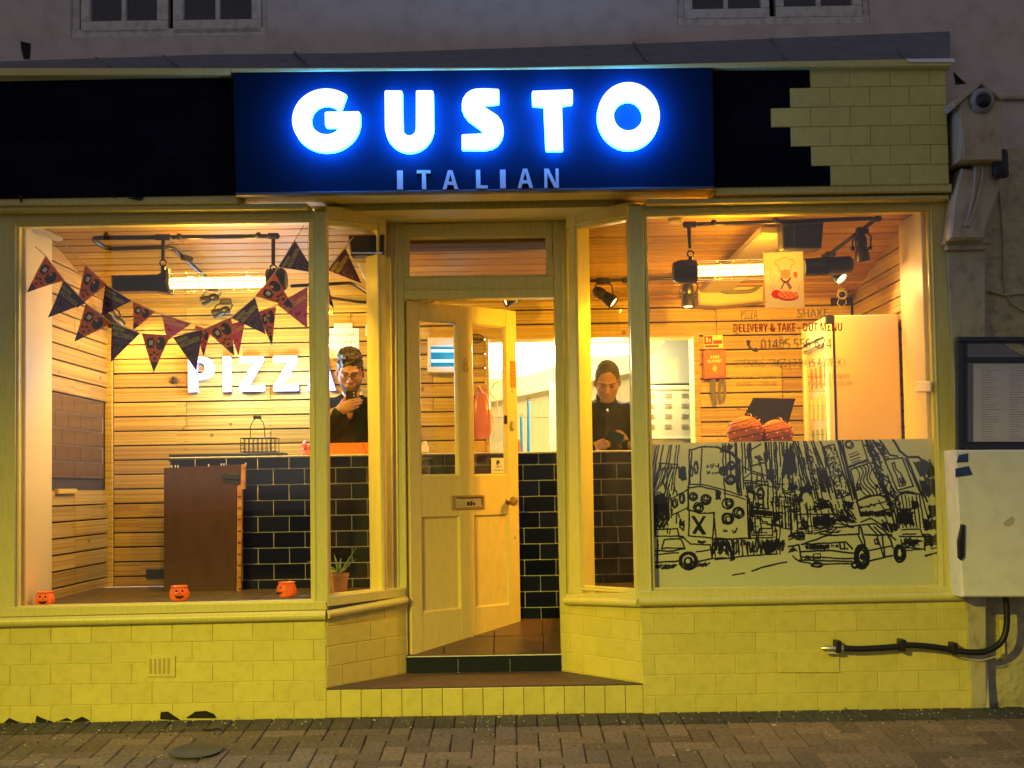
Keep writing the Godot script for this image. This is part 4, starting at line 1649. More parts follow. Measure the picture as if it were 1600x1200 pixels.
func interior_shell() -> void:
	hole0 = at(762, 600, BACK).x
	hole1 = at(1091, 600, BACK).x
	hole_top = at(900, 526, BACK).y
	floor_y = at(840, 967, COUNTER_Z).y
	var wall_top := 2.95
	# dark structure behind the boards, thick enough to keep the light in
	var back := thing("plank_back_wall", "back wall clad in horizontal pine planks with a lit kitchen opening", "wall", Vector3(0, floor_y, BACK), "", "structure")
	var st := new_st()
	var z0 := BACK - 0.16
	var z1 := BACK - 0.022
	span(st, Vector3(-2.95, -0.2, z0), Vector3(hole0 - 0.02, wall_top, z1))
	span(st, Vector3(hole1 + 0.02, -0.2, z0), Vector3(2.6, wall_top, z1))
	span(st, Vector3(hole0 - 0.02, hole_top + 0.02, z0), Vector3(hole1 + 0.02, wall_top, z1))
	obj("backing", st, mats["wall_dark"], back)
	var pitch := 0.0957
	var shape_st := new_st()
	box(shape_st, Transform3D(Basis(), Vector3(0, 0, -0.009)), Vector3(1, pitch - 0.0090, 0.018), 0.0022)
	var board := commit(shape_st)
	var y0 := at(250, 516, BACK).y - pitch * 17.5
	for row in 30:
		var y := y0 + row * pitch
		if y < 0.45 or y > 2.44: continue
		var sx := [-2.16, -1.60, -1.06, -0.52, 0.30, 0.86, 1.37, 1.80]
		var cuts := []
		var last := -9.0
		for x in sx:
			if rng.randf() < 0.55 and x - last > 0.6:
				cuts.append(x)
				last = x
		var parts := [[left_x + 0.03, hole0], [hole1, right_x - 0.01]] if y + pitch * 0.4 < hole_top else [[left_x + 0.03, right_x - 0.01]]
		for p in parts:
			var inside := []
			for c in cuts:
				if c > p[0] + 0.15 and c < p[1] - 0.15: inside.append(c - p[0])
			if y > 2.38 and p[1] > 1.9: p[1] = at(1298, 450, BACK).x
			plank_row(back, Vector3(p[0], y, BACK), Vector3(p[1], y, BACK), Vector3(0, 0, 1), pitch, "plank", board, inside)
	# nail heads, in pairs on the studs
	st = new_st()
	for row in 30:
		var y := y0 + row * pitch
		if y < 0.45 or y > 2.42: continue
		for x in [-2.17, -2.15, -1.61, -1.59, -1.07, -1.05, -0.53, -0.51, 0.29, 0.31, 0.85, 0.87, 1.36, 1.38, 1.79, 1.81]:
			if x > hole0 and x < hole1 and y < hole_top: continue
			for d in [-0.022, 0.024]:
				disc(st, Vector3(x + rng.randfn(0, 0.003), y + d + rng.randfn(0, 0.003), BACK - 0.001), Vector3(0, 0, 1), 0.0032, 0.002, 6)
	var nails := obj("nail_heads", st, mats["stain_black"], back)
	nails.set_meta("kind", "stuff")
	# timber lining of the opening
	st = new_st()
	span(st, Vector3(hole1 - 0.028, floor_y, BACK - 0.2), Vector3(hole1 + 0.012, hole_top, BACK + 0.012), 0.003)
	span(st, Vector3(hole0 - 0.012, floor_y, BACK - 0.2), Vector3(hole0 + 0.010, hole_top, BACK + 0.012), 0.003)
	span(st, Vector3(hole0 + 0.011, hole_top - 0.012, BACK - 0.2), Vector3(hole1 - 0.029, hole_top + 0.004, BACK + 0.010), 0.003)
	obj("opening_lining", st, mats["plank_1"], back)

	for side in [-1, 1]:
		var x: float = left_x if side < 0 else right_x
		var t := thing("plank_side_wall", ["side wall of pine planks left of the shop window, with a reflection above built as brown tiles", "side wall of pine planks beside the tall cream fridge"][0 if side < 0 else 1], "wall", Vector3(x, 0, -1.0), "", "structure")
		st = new_st()
		var off: float = 0.022 * side
		span(st, Vector3(x + off, -0.2, BACK - 0.02), Vector3(x + 0.26 * side, wall_top, -0.11))
		obj("backing", st, mats["wall_dark"], t)
		shape_st = new_st()
		box(shape_st, Transform3D(Basis(), Vector3(0, 0, -0.009)), Vector3(1, pitch - 0.0090, 0.018), 0.0022)
		var sb := commit(shape_st)
		for row in 30:
			var y := y0 + row * pitch
			if y < 0.5 or y > 2.84: continue
			if side < 0 and y > 1.275 and y < 1.83:
				continue
			var cuts := [0.62] if rng.randf() < 0.5 else []
			plank_row(t, Vector3(x, y, BACK + 0.01), Vector3(x, y, -0.47), Vector3(-side, 0, 0), pitch, "side_plank", sb, cuts)
		# plastered pier between the planks and the window
		st = new_st()
		span(st, Vector3(x - 0.012 * side, -0.1, -0.47), Vector3(x + 0.10 * side, 2.70, -0.085), 0.004)
		var pier := obj("pier", st, mats["pier_paint"], t)
		if side > 0:
			st = new_st()
			var sp := Plane(Vector3(-1, 0, 0), -(x - 0.012))
			sheet_solid(st, rect(1430, 596, 1454, 612), sp, 0.008, 0.0, 0.003)
			obj("light_switch", st, mats["white_plastic"], pier)
			st = new_st()
			bar(st, at(1352, 462, BACK + 0.10), at(1362, 490, BACK + 0.12), 0.03, 0.02, 0.003)
			obj("brace", st, mats["side_plank_0"], t)
		else:
			# a reflection in the glass, built as brown tiles with pale joints
			var tw := 0.205
			var th := 0.1
			st = new_st()
			span(st, Vector3(x - 0.025, 1.30, BACK + 0.08), Vector3(x - 0.012, 1.80, -0.47))
			obj("reflected_tile_bed", st, mats["reflected_brown_grout"], t)
			var tst := new_st()
			box(tst, Transform3D(), Vector3(0.008, th - 0.005, tw - 0.005), 0.0015)
			var tm := commit(tst)
			if not mats.has("reflected_brown_tile"): mat("reflected_brown_tile", lin(0.075, 0.045, 0.032), 0.18)
			for r in 5:
				for c in 6:
					var near := minf(-0.47 - tw * (c - (0.5 if r % 2 else 0.0)), -0.472)
					var deep := maxf(-0.47 - tw * (c + 1 - (0.5 if r % 2 else 0.0)), BACK + 0.082)
					if near - deep < 0.03: continue
					place("reflected_tile", tm, Transform3D(Basis.from_scale(Vector3(1, 1, (near - deep - 0.005) / (tw - 0.005))), Vector3(x - 0.011, 1.35 + r * th, (near + deep) * 0.5)), mats["reflected_brown_tile"], t)
			st = new_st()
			span(st, Vector3(x - 0.02, 0.55, BACK + 0.002), Vector3(x + 0.03, 2.30, BACK + 0.03), 0.003)
			obj("corner_batten", st, mats["plank_0"], t)
			st = new_st()
			span(st, Vector3(x - 0.004, 1.205, -0.86), Vector3(x + 0.02, 1.235, -0.55), 0.003)
			obj("offcut", st, mats["plank_0"], t)

	# ceiling of narrow beaded boards, running along the shop
	var ceil := thing("board_ceiling", "sloping ceiling of narrow varnished boards", "ceiling", Vector3(0, 2.5, -0.8), "", "structure")
	var w := 0.0855
	var z := -0.06
	while z > BACK:
		var zn := maxf(z - w, BACK - 0.01)
		var a := Vector3(0, ceiling_at(z), z)
		var b := Vector3(0, ceiling_at(zn), zn)
		var across := (b - a)
		var basis := Basis(Vector3(1, 0, 0), across.cross(Vector3(1, 0, 0)).normalized(), across.normalized())
		var runs := [[-2.72, 2.32]]
		if z > DOOR_Z - 0.12:
			var f := clampf(zn / DOOR_Z, 0.0, 1.0)
			runs = [[-2.72, lerpf(post_left.x, jamb_left.x, f) - 0.09], [lerpf(post_right.x, jamb_right.x, f) + 0.09, 2.32]]
		for r in runs:
			var st2 := new_st()
			var c := (a + b) * 0.5 + Vector3((r[0] + r[1]) * 0.5, 0.008, 0)
			box(st2, Transform3D(basis, c), Vector3(r[1] - r[0], 0.016, across.length() - 0.010), 0.003)
			obj("ceiling_board", st2, mats["ceiling_board_%d" % (rng.randi() % 5)], ceil)
		z = zn
	st = new_st()
	span(st, Vector3(jamb_left.x - 0.09, 2.60, -0.605), Vector3(jamb_right.x + 0.09, 2.868, -0.584))
	obj("bulkhead_board", st, mats["ceiling_board_2"], ceil)
	st = new_st()
	span(st, Vector3(-2.95, 2.87, -4.3), Vector3(2.6, 2.95, -0.12))
	obj("unseen_ceiling_slab", st, mats["wall_dark"], ceil)  # unseen slab above the boards, keeps sky light out

	# floors: ramp of brown tiles, display platforms behind the windows
	var fl := thing("shop_floor", "brown tiled floor rising from the door to the counter", "floor", Vector3(0, floor_y, -0.8), "", "structure")
	var fy := at(760, 1024, DOOR_Z).y
	var slope := (floor_y - fy) / (COUNTER_Z - DOOR_Z)
	st = new_st()
	solid(st, PackedVector3Array([Vector3(-0.75, fy - 0.006, DOOR_Z - 0.0), Vector3(0.7, fy - 0.006, DOOR_Z - 0.0), Vector3(0.7, floor_y - 0.006, COUNTER_Z - 0.02), Vector3(-0.75, floor_y - 0.006, COUNTER_Z - 0.02)]), Vector3(0, 1, -slope).normalized(), 0.3)
	obj("bed", st, mats["paver_joint"], fl)
	for i in 5:
		for j in 2:
			var tz := DOOR_Z - 0.005 - 0.135 - 0.27 * j
			var st2 := new_st()
			box(st2, Transform3D(Basis(Vector3(1, 0, 0), -atan(slope)), Vector3(-0.56 + 0.29 * i, fy + slope * (tz - DOOR_Z) - 0.004, tz)), Vector3(0.286, 0.012, 0.268), 0.002)
			obj("floor_tile", st2, mats["floor_tile"], fl)
	st = new_st()
	span(st, Vector3(-2.9, 0.1, -4.3), Vector3(2.6, floor_y - 0.002, COUNTER_Z - 0.02))
	obj("rear_floor", st, mats["floor_tile"], fl)
	var plat := thing("display_platform", "dark tiled display platform behind the large left window", "platform", Vector3(-1.7, 0.5, -0.7), "", "structure")
	st = new_st()
	var py := at(250, 942, -0.12).y - 0.012
	solid(st, PackedVector3Array([Vector3(left_x - 0.02, py, -0.09), Vector3(post_left.x - 0.06, py, -0.09), Vector3(jamb_left.x - 0.07, py, DOOR_Z - 0.09), Vector3(jamb_left.x - 0.07, py, BACK + 0.02), Vector3(left_x - 0.02, py, BACK + 0.02)]), Vector3.UP, py - 0.02)
	obj("body", st, mats["grout"], plat)
	for i in 10:
		for j in 7:
			var c := Vector3(-2.58 + 0.205 * i, py + 0.002, -0.19 - 0.205 * j)
			var lim := post_left.x - 0.08 if c.z > -0.1 else lerpf(post_left.x, jamb_left.x, clampf(c.z / DOOR_Z, 0, 1)) - 0.16
			if c.x + 0.1 > lim or c.z < BACK + 0.1: continue
			var st2 := new_st()
			box(st2, Transform3D(Basis(), c), Vector3(0.201, 0.010, 0.201), 0.002)
			obj("tile", st2, mats["platform_top"], plat)
	plat = thing("display_platform", "display platform hidden behind the street drawing in the right window", "platform", Vector3(1.5, 0.5, -0.7), "", "structure")
	st = new_st()
	solid(st, PackedVector3Array([Vector3(post_right.x + 0.06, 0.60, -0.09), Vector3(right_x + 0.02, 0.60, -0.09), Vector3(right_x + 0.02, 0.60, BACK + 0.02), Vector3(jamb_right.x + 0.08, 0.60, BACK + 0.02), Vector3(jamb_right.x + 0.08, 0.60, DOOR_Z - 0.09)]), Vector3.UP, 0.58)
	obj("body", st, mats["platform_top"], plat)


func kitchen() -> void:
	var k := thing("kitchen_room", "bright white kitchen seen through the opening in the plank wall", "room", Vector3(0.5, floor_y, -3.0), "", "structure")
	var m: Material = mats["kitchen_wall"]
	var zb := -3.7
	var st := new_st()
	span(st, Vector3(-1.7, 0.1, zb - 0.15), Vector3(2.6, 2.9, zb))
	obj("rear_wall", st, m, k)
	st = new_st()
	span(st, Vector3(-1.7, 0.1, zb), Vector3(-1.55, 2.9, BACK - 0.16))
	obj("left_wall", st, m, k)
	st = new_st()
	span(st, Vector3(2.15, 0.1, zb), Vector3(2.6, 2.9, BACK - 0.16))
	obj("right_wall", st, m, k)
	st = new_st()
	span(st, Vector3(-1.55, 2.52, zb), Vector3(2.15, 2.60, BACK - 0.16))
	obj("kitchen_ceiling", st, m, k)
	# sloping boxing under the stairs, and a ledge across the rear wall
	st = new_st()
	var kp := Plane(Vector3(0, 0, 1), -3.1)
	sheet_solid(st, [[880, 566], [1010, 520], [1100, 500], [1100, 560], [900, 600], [770, 628], [745, 622], [745, 592], [800, 588], [838, 582]], kp, 0.0, -0.55, 0.004)
	obj("stair_boxing", st, m, k)
	st = new_st()
	sheet_solid(st, rect(740, 650, 862, 652), Plane(Vector3(0, 0, 1), zb), 0.02, 0.0)
	obj("ledge", st, m, k)

	var t := thing("kitchen_light", "glowing white panel for the bright area high in the kitchen behind the counter", "light", at(815, 582, -3.3))  # glowing panel placed where the kitchen shows overexposed white
	st = new_st()
	sheet_solid(st, [[755, 520], [882, 517], [882, 562], [838, 578], [755, 579]], Plane(Vector3(0, 0, 1), -3.3), 0.0, -0.05, 0.006)
	obj("diffuser", st, mats["kitchen_glow"], t)
	lamp_at("panel_light", at(815, 552, -3.15), Color(1.0, 0.92, 0.72), 4.2, 0.06, t)
	t = thing("kitchen_light", "round glowing disc for the bright arc above the man in grey in the kitchen", "light", at(950, 545, -1.95))  # lamp for a bright arc; its depth is chosen to light the lockers
	st = new_st()
	lathe(st, [[0.0, 0.0], [0.26, 0.02], [0.32, 0.06], [0.30, 0.10], [0.0, 0.10]], Transform3D(Basis.from_scale(Vector3(0.66, 0.66, 0.66)), at(948, 556, -1.95)), 28)
	obj("diffuser", st, mats["kitchen_glow"], t)
	lamp_at("bowl_light", at(948, 570, -1.95), Color(1.0, 0.90, 0.62), 2.6, 0.06, t)

	# broom handles, mesh strip, lockers, hood, plant, orange carton
	for q in [[[814.5, 652], [817, 705], "shorter blue broom handle leaning in the kitchen"], [[826, 627], [826, 705], "taller blue broom handle hanging in the kitchen"]]:
		st = new_st()
		var a := at(q[0][0], q[0][1], -2.6)
		var b := at(q[1][0], q[1][1] + 90, -2.6)
		tube(st, [b, a], 0.0115, 10)
		t = thing("broom", q[2], "broom", Vector3(a.x, b.y, a.z), "blue broom handles in the kitchen")
		obj("handle", st, mats["blue_handle"], t)
		st = new_st()
		var ring := []
		for i in 12: ring.append(a + Vector3(cos(TAU * i / 12) * 0.010, 0.012 + sin(TAU * i / 12) * 0.014, 0))
		tube(st, ring, 0.0025, 6, -1.0, true)
		obj("hanging_loop", st, mats["black_metal"], t)
	var mp := Plane(Vector3(0, 0, 1), -2.5)
	t = thing("mesh_panel", "white hexagonal mesh panel standing at the edge of the kitchen opening", "panel", at(868, 700, -2.5))
	st = new_st()
	sheet_solid(st, rect(858.5, 597, 880, 720), mp, 0.0, -0.02, 0.002)
	obj("backing", st, mats["white_plastic"], t)
	st = new_st()
	for r in 20:
		for c in 4:
			var o := at(861 + 6 * c + (3 if r % 2 else 0), 612 + 5.2 * r, -2.497)
			var ring := []
			for i in 6: ring.append(o + Vector3(cos(TAU * (i + 0.5) / 6), sin(TAU * (i + 0.5) / 6), 0) * 0.0155)
			tube(st, ring, 0.002, 4, -1.0, true)
	var hexes := obj("mesh", st, mats["pier_paint"], t)
	hexes.set_meta("kind", "stuff")
	t = thing("steel_lockers", "pale green metal locker cabinet with slotted vents in the kitchen", "locker", at(1050, 700, -2.2))
	var lp := Plane(Vector3(0, 0, 1), -2.1)
	st = new_st()
	sheet_solid(st, rect(1000, 602, 1096, 760), lp, 0.0, -0.4, 0.005)
	obj("cabinet", st, mats["locker"], t)
	st = new_st()
	sheet_solid(st, rect(1000, 606, 1096, 609), lp, 0.008, 0.0, 0.002)
	sheet_solid(st, rect(1000, 683, 1096, 686), lp, 0.010, 0.0, 0.002)
	obj("rail", st, mats["locker"], t)
	for c in 3:
		for r in 4:
			st = new_st()
			for l in 3: sheet_solid(st, rect(1012 + 26 * c, 615 + 16 * r + 2.6 * l, 1022 + 26 * c, 616 + 16 * r + 2.6 * l), lp, 0.004, 0.0005)
			obj("vent", st, mats["kitchen_steel"], t)
	t = thing("extractor_hood", "grey sloping extractor hood hanging in the kitchen", "extractor hood", at(1050, 600, -2.3))
	st = new_st()
	sheet_solid(st, [[1000, 575], [1050, 520], [1100, 518], [1100, 598], [1000, 600]], Plane(Vector3(0, 0, 1), -2.25), 0.0, -0.4, 0.006)
	obj("canopy", st, mats["kitchen_steel"], t)
	t = thing("orange_carton", "small orange carton on the counter beside the door edge", "carton", at(809, 707, -1.12))
	st = new_st()
	sheet_solid(st, [[795, 687], [812, 688], [814, 707], [795, 707]], Plane(Vector3(0, 0, 1), -1.10), 0.0, -0.07, 0.002)
	obj("carton", st, mats["orange_board"], t)
	st = new_st()
	sheet_solid(st, rect(797, 690, 805, 700), Plane(Vector3(0, 0, 1), -1.10), 0.001, 0.0)
	obj("carton_label", st, mats["white_plastic"], t)
	t = thing("pot_herb", "small green herb sprig on the far kitchen counter", "plant", at(808, 690, -2.0))
	st = new_st()
	for i in 9: ball(st, at(806 + 3 * sin(i * 2.3), 678 + 1.3 * i, -2.0) + Vector3(0, 0, 0.01 * cos(i * 1.7)), Vector3(0.014, 0.008, 0.012), 4, 6)
	obj("leaves", st, mats["aloe"], t)


func counter_and_goods() -> void:
	var cp := Plane(Vector3(0, 0, 1), COUNTER_Z)
	var x0 := at(266, 800, COUNTER_Z).x
	var x1 := 1.15
	var top := at(820, 707.5, COUNTER_Z).y
	var t := thing("tiled_counter", "shop counter faced with glossy black brick tiles and pale grout", "counter", Vector3((x0 + x1) * 0.5, floor_y, COUNTER_Z - 0.04))
	var st := new_st()
	span(st, Vector3(x0, floor_y - 0.02, COUNTER_Z - 0.09), Vector3(x1, top, COUNTER_Z - 0.005))
	obj("core", st, mats["grout"], t)
	st = new_st()
	span(st, Vector3(x0 - 0.004, top, COUNTER_Z - 0.14), Vector3(x1, top + 0.006, COUNTER_Z + 0.004), 0.002)
	obj("worktop", st, mats["grout"], t)
	var tw := 0.1942
	var th := 0.0982
	var ts := []
	for k in 2:
		var s2 := new_st()
		box(s2, Transform3D(), Vector3(tw - 0.0058, th - 0.0058, 0.010), 0.0015)
		ts.append(commit(s2))
	var line := at(450, 732, COUNTER_Z).y
	var joint := at(427, 745, COUNTER_Z).x
	var n := 0
	for r in range(-1, 14):
		var yhi := minf(line - th * r, top - 0.002)
		var ylo := maxf(line - th * (r + 1), floor_y)
		if yhi - ylo < 0.015: continue
		var shift := joint + (0.0 if r % 2 == 0 else tw * 0.5)
		var x: float = shift - ceil((shift - x0) / tw) * tw
		while x < x1:
			var lo := maxf(x, x0)
			var hi := minf(x + tw, x1)
			if hi - lo > 0.02 and n < 300:
				place("counter_tile", ts[n % 2], Transform3D(Basis(Vector3.UP, rng.randfn(0, 0.004)) * Basis(Vector3(1, 0, 0), rng.randfn(0, 0.004)) * Basis.from_scale(Vector3((hi - lo - 0.0058) / (tw - 0.0058), (yhi - ylo - 0.0058) / (th - 0.0058), 1)), Vector3((lo + hi) * 0.5, (ylo + yhi) * 0.5, COUNTER_Z)), mats["tile_%d" % (rng.randi() % 3)], t)
				n += 1
			x += tw
	# black ledge on its left end
	st = new_st()
	sheet_solid(st, [[264, 710], [442, 707], [442, 715], [264, 722]], Plane(Vector3(0, 0, 1), -1.03), 0.0, -0.16, 0.004)
	tag(obj("black_tray", st, mats["black_plastic"]), "flat black tray lying on the left end of the tiled counter", "tray")

	# wire basket on the tray
	var b0 := at(376, 707, -1.09)
	var b1 := at(431, 684, -1.09)
	t = thing("wire_basket", "black wire basket with tall looped handle on the tray", "basket", Vector3((b0.x + b1.x) * 0.5, b0.y, -1.09))
	st = new_st()
	var dz := 0.10
	for i in 9:
		var x: float = lerpf(b0.x, b1.x, i / 8.0)
		for z in [-1.09, -1.09 - dz]: tube(st, [Vector3(x, b0.y, z), Vector3(x, b1.y, z)], 0.0025, 5)
	for y in [b0.y + 0.003, b1.y]:
		tube(st, [Vector3(b0.x, y, -1.09), Vector3(b1.x, y, -1.09), Vector3(b1.x, y, -1.09 - dz), Vector3(b0.x, y, -1.09 - dz)], 0.0035, 6, -1.0, true)
	for i in 3: tube(st, [Vector3(b0.x, lerpf(b0.y, b1.y, 0.3 + 0.2 * i), -1.09), Vector3(b0.x, lerpf(b0.y, b1.y, 0.3 + 0.2 * i), -1.09 - dz)], 0.002, 5)
	obj("cage", st, mats["black_metal"], t)
	st = new_st()
	var path := []
	for q in [[391, 684], [391, 668], [394, 660], [398, 655], [402, 652], [407, 655], [411, 660], [413, 668], [414, 684]]: path.append(at(q[0], q[1], -1.14))
	tube(st, path, 0.003, 6)
	span(st, at(396, 655, -1.145), at(408, 649.5, -1.135), 0.002)
	obj("handle", st, mats["black_metal"], t)

	# orange board and the pink bag beside it
	t = thing("orange_board", "bright orange flat board standing along the counter top", "board", at(540, 712, -1.06))
	st = new_st()
	sheet_solid(st, [[488, 696], [513, 692.5], [610, 691], [612, 710], [488, 713]], Plane(Vector3(0, 0, 1), -1.06), 0.0, -0.012, 0.002)
	obj("panel", st, mats["orange_board"], t)
	st = new_st()
	sheet_solid(st, [[566, 693], [568, 693], [574, 710], [572, 710]], Plane(Vector3(0, 0, 1), -1.06), 0.0012, 0.0)
	obj("crease", st, mats["red_plastic"], t)
	t = thing("pink_bag", "crumpled pink plastic bag on the counter beside the window post", "bag", at(481, 712, -1.07))
	st = new_st()
	for i in 7: ball(st, at(479 + 4 * sin(i * 2.0), 709 - 2.6 * i, -1.08) + Vector3(0, 0, 0.02 * cos(i * 1.3)), Vector3(0.03 - 0.002 * i, 0.022, 0.03), 5, 8)
	obj("bag", st, mat("pink_film", lin(0.75, 0.16, 0.13), 0.3), t)
	# bottle on the counter seen through the door
	var bt := at(663.5, 706, -1.09)
	st = new_st()
	lathe(st, [[0.0, 0.0], [0.024, 0.0], [0.026, 0.02], [0.024, 0.035], [0.016, 0.042], [0.018, 0.052], [0.012, 0.066], [0.0, 0.068]], Transform3D(Basis(), bt), 14)
	tag(obj("white_bottle", st, mats["white_plastic"]), "small white squeeze bottle on the counter behind the door glass", "bottle")

	# brown panel door leaning on the counter's end
	t = thing("brown_panel", "reddish brown wooden door panel with black handle leaning before the counter", "door panel", at(316, 932, -0.86))
	var bp := Plane(Vector3(0, 0, 1), -0.90)
	st = new_st()
	sheet_solid(st, [[256, 731], [376, 726], [375, 757], [370, 760], [369, 931], [256, 931]], bp, 0.0, -0.03, 0.002)
	obj("panel", st, mats["brown_door"], t)
	st = new_st()
	sheet_solid(st, [[376.5, 726], [383, 725], [382, 764], [378, 765], [376, 931], [369.5, 931], [370.5, 760], [376, 757]], bp, 0.004, -0.034, 0.002)
	obj("raw_edge", st, mats["raw_edge"], t)
	st = new_st()
	for k in 9: sheet_solid(st, rect(372, 775 + 18 * k, 376.5, 777 + 18 * k), bp, 0.0055, 0.0)
	obj("saw_notch", st, mats["stain_black"], t)
	st = new_st()
	sheet_solid(st, [[345, 742], [350, 738], [374, 741], [374, 750], [350, 749]], bp, 0.022, 0.0, 0.006)
	obj("handle", st, mats["black_metal"], t)
	st = new_st()
	for k in [[268, 730], [274, 730], [278, 730], [326, 728], [346, 727], [350, 727], [384, 726]]: span(st, at(k[0] - 1, k[1] + 1, -0.9), at(k[0] + 1, k[1] - 3, -0.91))
	obj("paper_shred", st, mats["white_plastic"], t)

	# lit PIZZA letters on the wall
	t = thing("pizza_sign", "glowing white letters PIZZA on the pine plank wall", "sign", at(410, 612, BACK + 0.03))
	for s in [["P", 294, 557.5, 333, 612.5], ["I", 348, 557, 359.5, 612], ["Z", 374, 557, 412, 611.5], ["Z", 427, 556.5, 465.5, 611], ["A", 479, 556, 524, 610.5]]:
		var front := new_st()
		var side := new_st()
		var fz := BACK + 0.065
		var a := at(s[1], s[4], fz)
		var b := at(s[3], s[4], fz)
		var c := at(s[1], s[2], fz)
		letters(front, s[0], true, a, Vector3(b.x - a.x, 0, 0), Vector3(0, c.y - a.y, 0), 0.003)
		letters(side, s[0], true, a - Vector3(0, 0, 0.0035), Vector3(b.x - a.x, 0, 0), Vector3(0, c.y - a.y, 0), 0.055)
		var l := obj("letter", front, mats["letter_glow"], t)
		obj("letter_body", side, mats["letter_side"], l)
	lamp_at("sign_light", at(350, 590, BACK + 0.25), Color(0.72, 0.87, 1.0), 0.36, 0.05, t)
	lamp_at("sign_light", at(450, 590, BACK + 0.25), Color(0.72, 0.87, 1.0), 0.36, 0.05, t)

	# spider, food notice, socket, vent
	t = thing("spider_decoration", "small black metal spider stuck on the planks before the letter P", "decoration", at(271, 595, BACK))
	st = new_st()
	ball(st, at(271, 596, BACK + 0.012), Vector3(0.014, 0.017, 0.011), 6, 10)
	ball(st, at(271, 590, BACK + 0.012), Vector3(0.010, 0.010, 0.009), 6, 10)
	obj("body", st, mats["black_metal"], t)
	for i in 8:
		st = new_st()
		var an := (i % 4 - 1.5) * 0.5
		var sx := 1.0 if i < 4 else -1.0
		var o := at(271, 594, BACK + 0.012)
		tube(st, [o, o + Vector3(sx * 0.018 * cos(an), 0.018 * sin(an) + 0.004, 0.006), o + Vector3(sx * 0.033 * cos(an), 0.035 * sin(an), -0.010)], 0.0018, 5)
		obj("leg", st, mats["black_metal"], t)
	var img := Image.create(256, 256, false, Image.FORMAT_RGB8)
	img.fill(Color(0.86, 0.90, 0.86))
	var gc := Color(0.36, 0.60, 0.48)
	paint_text(img, "FOOD ALLERGIES", Rect2(14, 40, 226, 26), gc)
	paint_text(img, "and", Rect2(106, 78, 44, 18), gc)
	paint_text(img, "INTOLERANCES", Rect2(22, 104, 208, 26), gc)
	for r in 5: img.fill_rect(Rect2i(24, 160 + r * 16, 190 - (r % 3) * 22, 3), Color(0.66, 0.74, 0.72))
	t = thing("allergy_notice", "pale paper notice about FOOD ALLERGIES clipped to the planks", "notice", at(534, 560, BACK))
	printed("paper", [at(503, 513, BACK + 0.004), at(561, 513, BACK + 0.004), at(561, 560, BACK + 0.006), at(503, 560, BACK + 0.006)], 0.001, image_mat("allergy_paper", img), t)
	st = new_st()
	span(st, at(522, 514, BACK + 0.001), at(551, 504, BACK + 0.012), 0.003)
	obj("clip", st, mats["white_plastic"], t)
	t = thing("wall_socket", "white wall socket plate screwed on the planks beside the notice", "socket", at(582, 525, BACK))
	st = new_st()
	span(st, at(571.5, 525, BACK + 0.001), at(592, 507, BACK + 0.014), 0.003)
	obj("plate", st, mats["white_plastic"], t)
	st = new_st()
	for q in [[579, 514], [585, 514], [582, 519]]: span(st, at(q[0] - 0.8, q[1] + 1, BACK + 0.013), at(q[0] + 0.8, q[1] - 1, BACK + 0.0145))
	obj("hole", st, mats["stain_black"], t)
	t = thing("wall_vent", "dark green vent plate low on the planks by the brown panel", "vent", at(243, 905, BACK))
	st = new_st()
	span(st, at(229, 905, BACK + 0.001), at(262, 889, BACK + 0.012), 0.002)
	obj("plate", st, mat("green_plate", lin(0.03, 0.06, 0.045), 0.6), t)
	st = new_st()
	for k in 4: span(st, at(231, 892.5 + 3.5 * k, BACK + 0.0115), at(260, 891.3 + 3.5 * k, BACK + 0.014))
	obj("slat", st, mats["green_plate"], t)

	# insect killer on the planks, seen through the door's left pane
	t = thing("insect_killer", "white insect killer with two blue glowing tubes on the planks", "insect killer", at(700, 582, BACK))
	st = new_st()
	var ip := Plane(Vector3(0, 0, 1), BACK + 0.10)
	sheet_solid(st, rect(668, 527, 735, 541), ip, 0.0, -0.098, 0.004)
	sheet_solid(st, rect(668, 573, 735, 582), ip, 0.0, -0.098, 0.004)
	sheet_solid(st, rect(668, 541, 672, 573), ip, 0.0, -0.098, 0.002)
	sheet_solid(st, rect(731, 541, 735, 573), ip, 0.0, -0.098, 0.002)
	obj("housing", st, mats["white_plastic"], t)
	st = new_st()
	sheet_solid(st, rect(672, 541, 731, 573), ip, -0.075, -0.08)
	obj("glowing_back_panel", st, mats["uv_back_glow"], t)
	for y in [548.0, 564.0]:
		st = new_st()
		tube(st, [at(674, y, BACK + 0.07), at(729, y, BACK + 0.07)], 0.010, 12)
		obj("uv_tube", st, mats["uv_glow"], t)
	lamp_at("uv_light", at(702, 556, BACK + 0.16), Color(0.3, 0.75, 1.0), 0.02, 0.03, t)

	# hanging red bag with ribbons, and the oval sign above it
	t = thing("red_gift_bag", "translucent red bag with ribbons hanging on the planks behind the door glass", "bag", at(750, 690, BACK + 0.08))
	st = new_st()
	var prof := [[0.0, 0.0], [0.040, 0.01], [0.052, 0.05], [0.056, 0.16], [0.050, 0.26], [0.030, 0.30], [0.018, 0.32], [0.03, 0.35], [0.0, 0.355]]
	lathe(st, prof, Transform3D(Basis.from_scale(Vector3(1.2, 1, 0.6)), at(753, 688, BACK + 0.07)), 9)
	var film := mat("red_film", lin(0.42, 0.10, 0.07), 0.25)
	obj("bag", st, film, t)
	st = new_st()
	for q in [[[765, 615], [772, 600], [780, 596]], [[765, 615], [776, 625], [778, 645]], [[766, 640], [772, 660], [774, 680]], [[755, 615], [748, 602]]]:
		var path2 := []
		for c in q: path2.append(at(c[0], c[1], BACK + 0.10))
		tube(st, path2, 0.004, 5)
	obj("ribbon", st, mats["pier_paint"], t)
	t = thing("oval_sign", "small oval black rimmed sign hanging on the planks behind the door", "sign", at(745, 536, BACK))
	st = new_st()
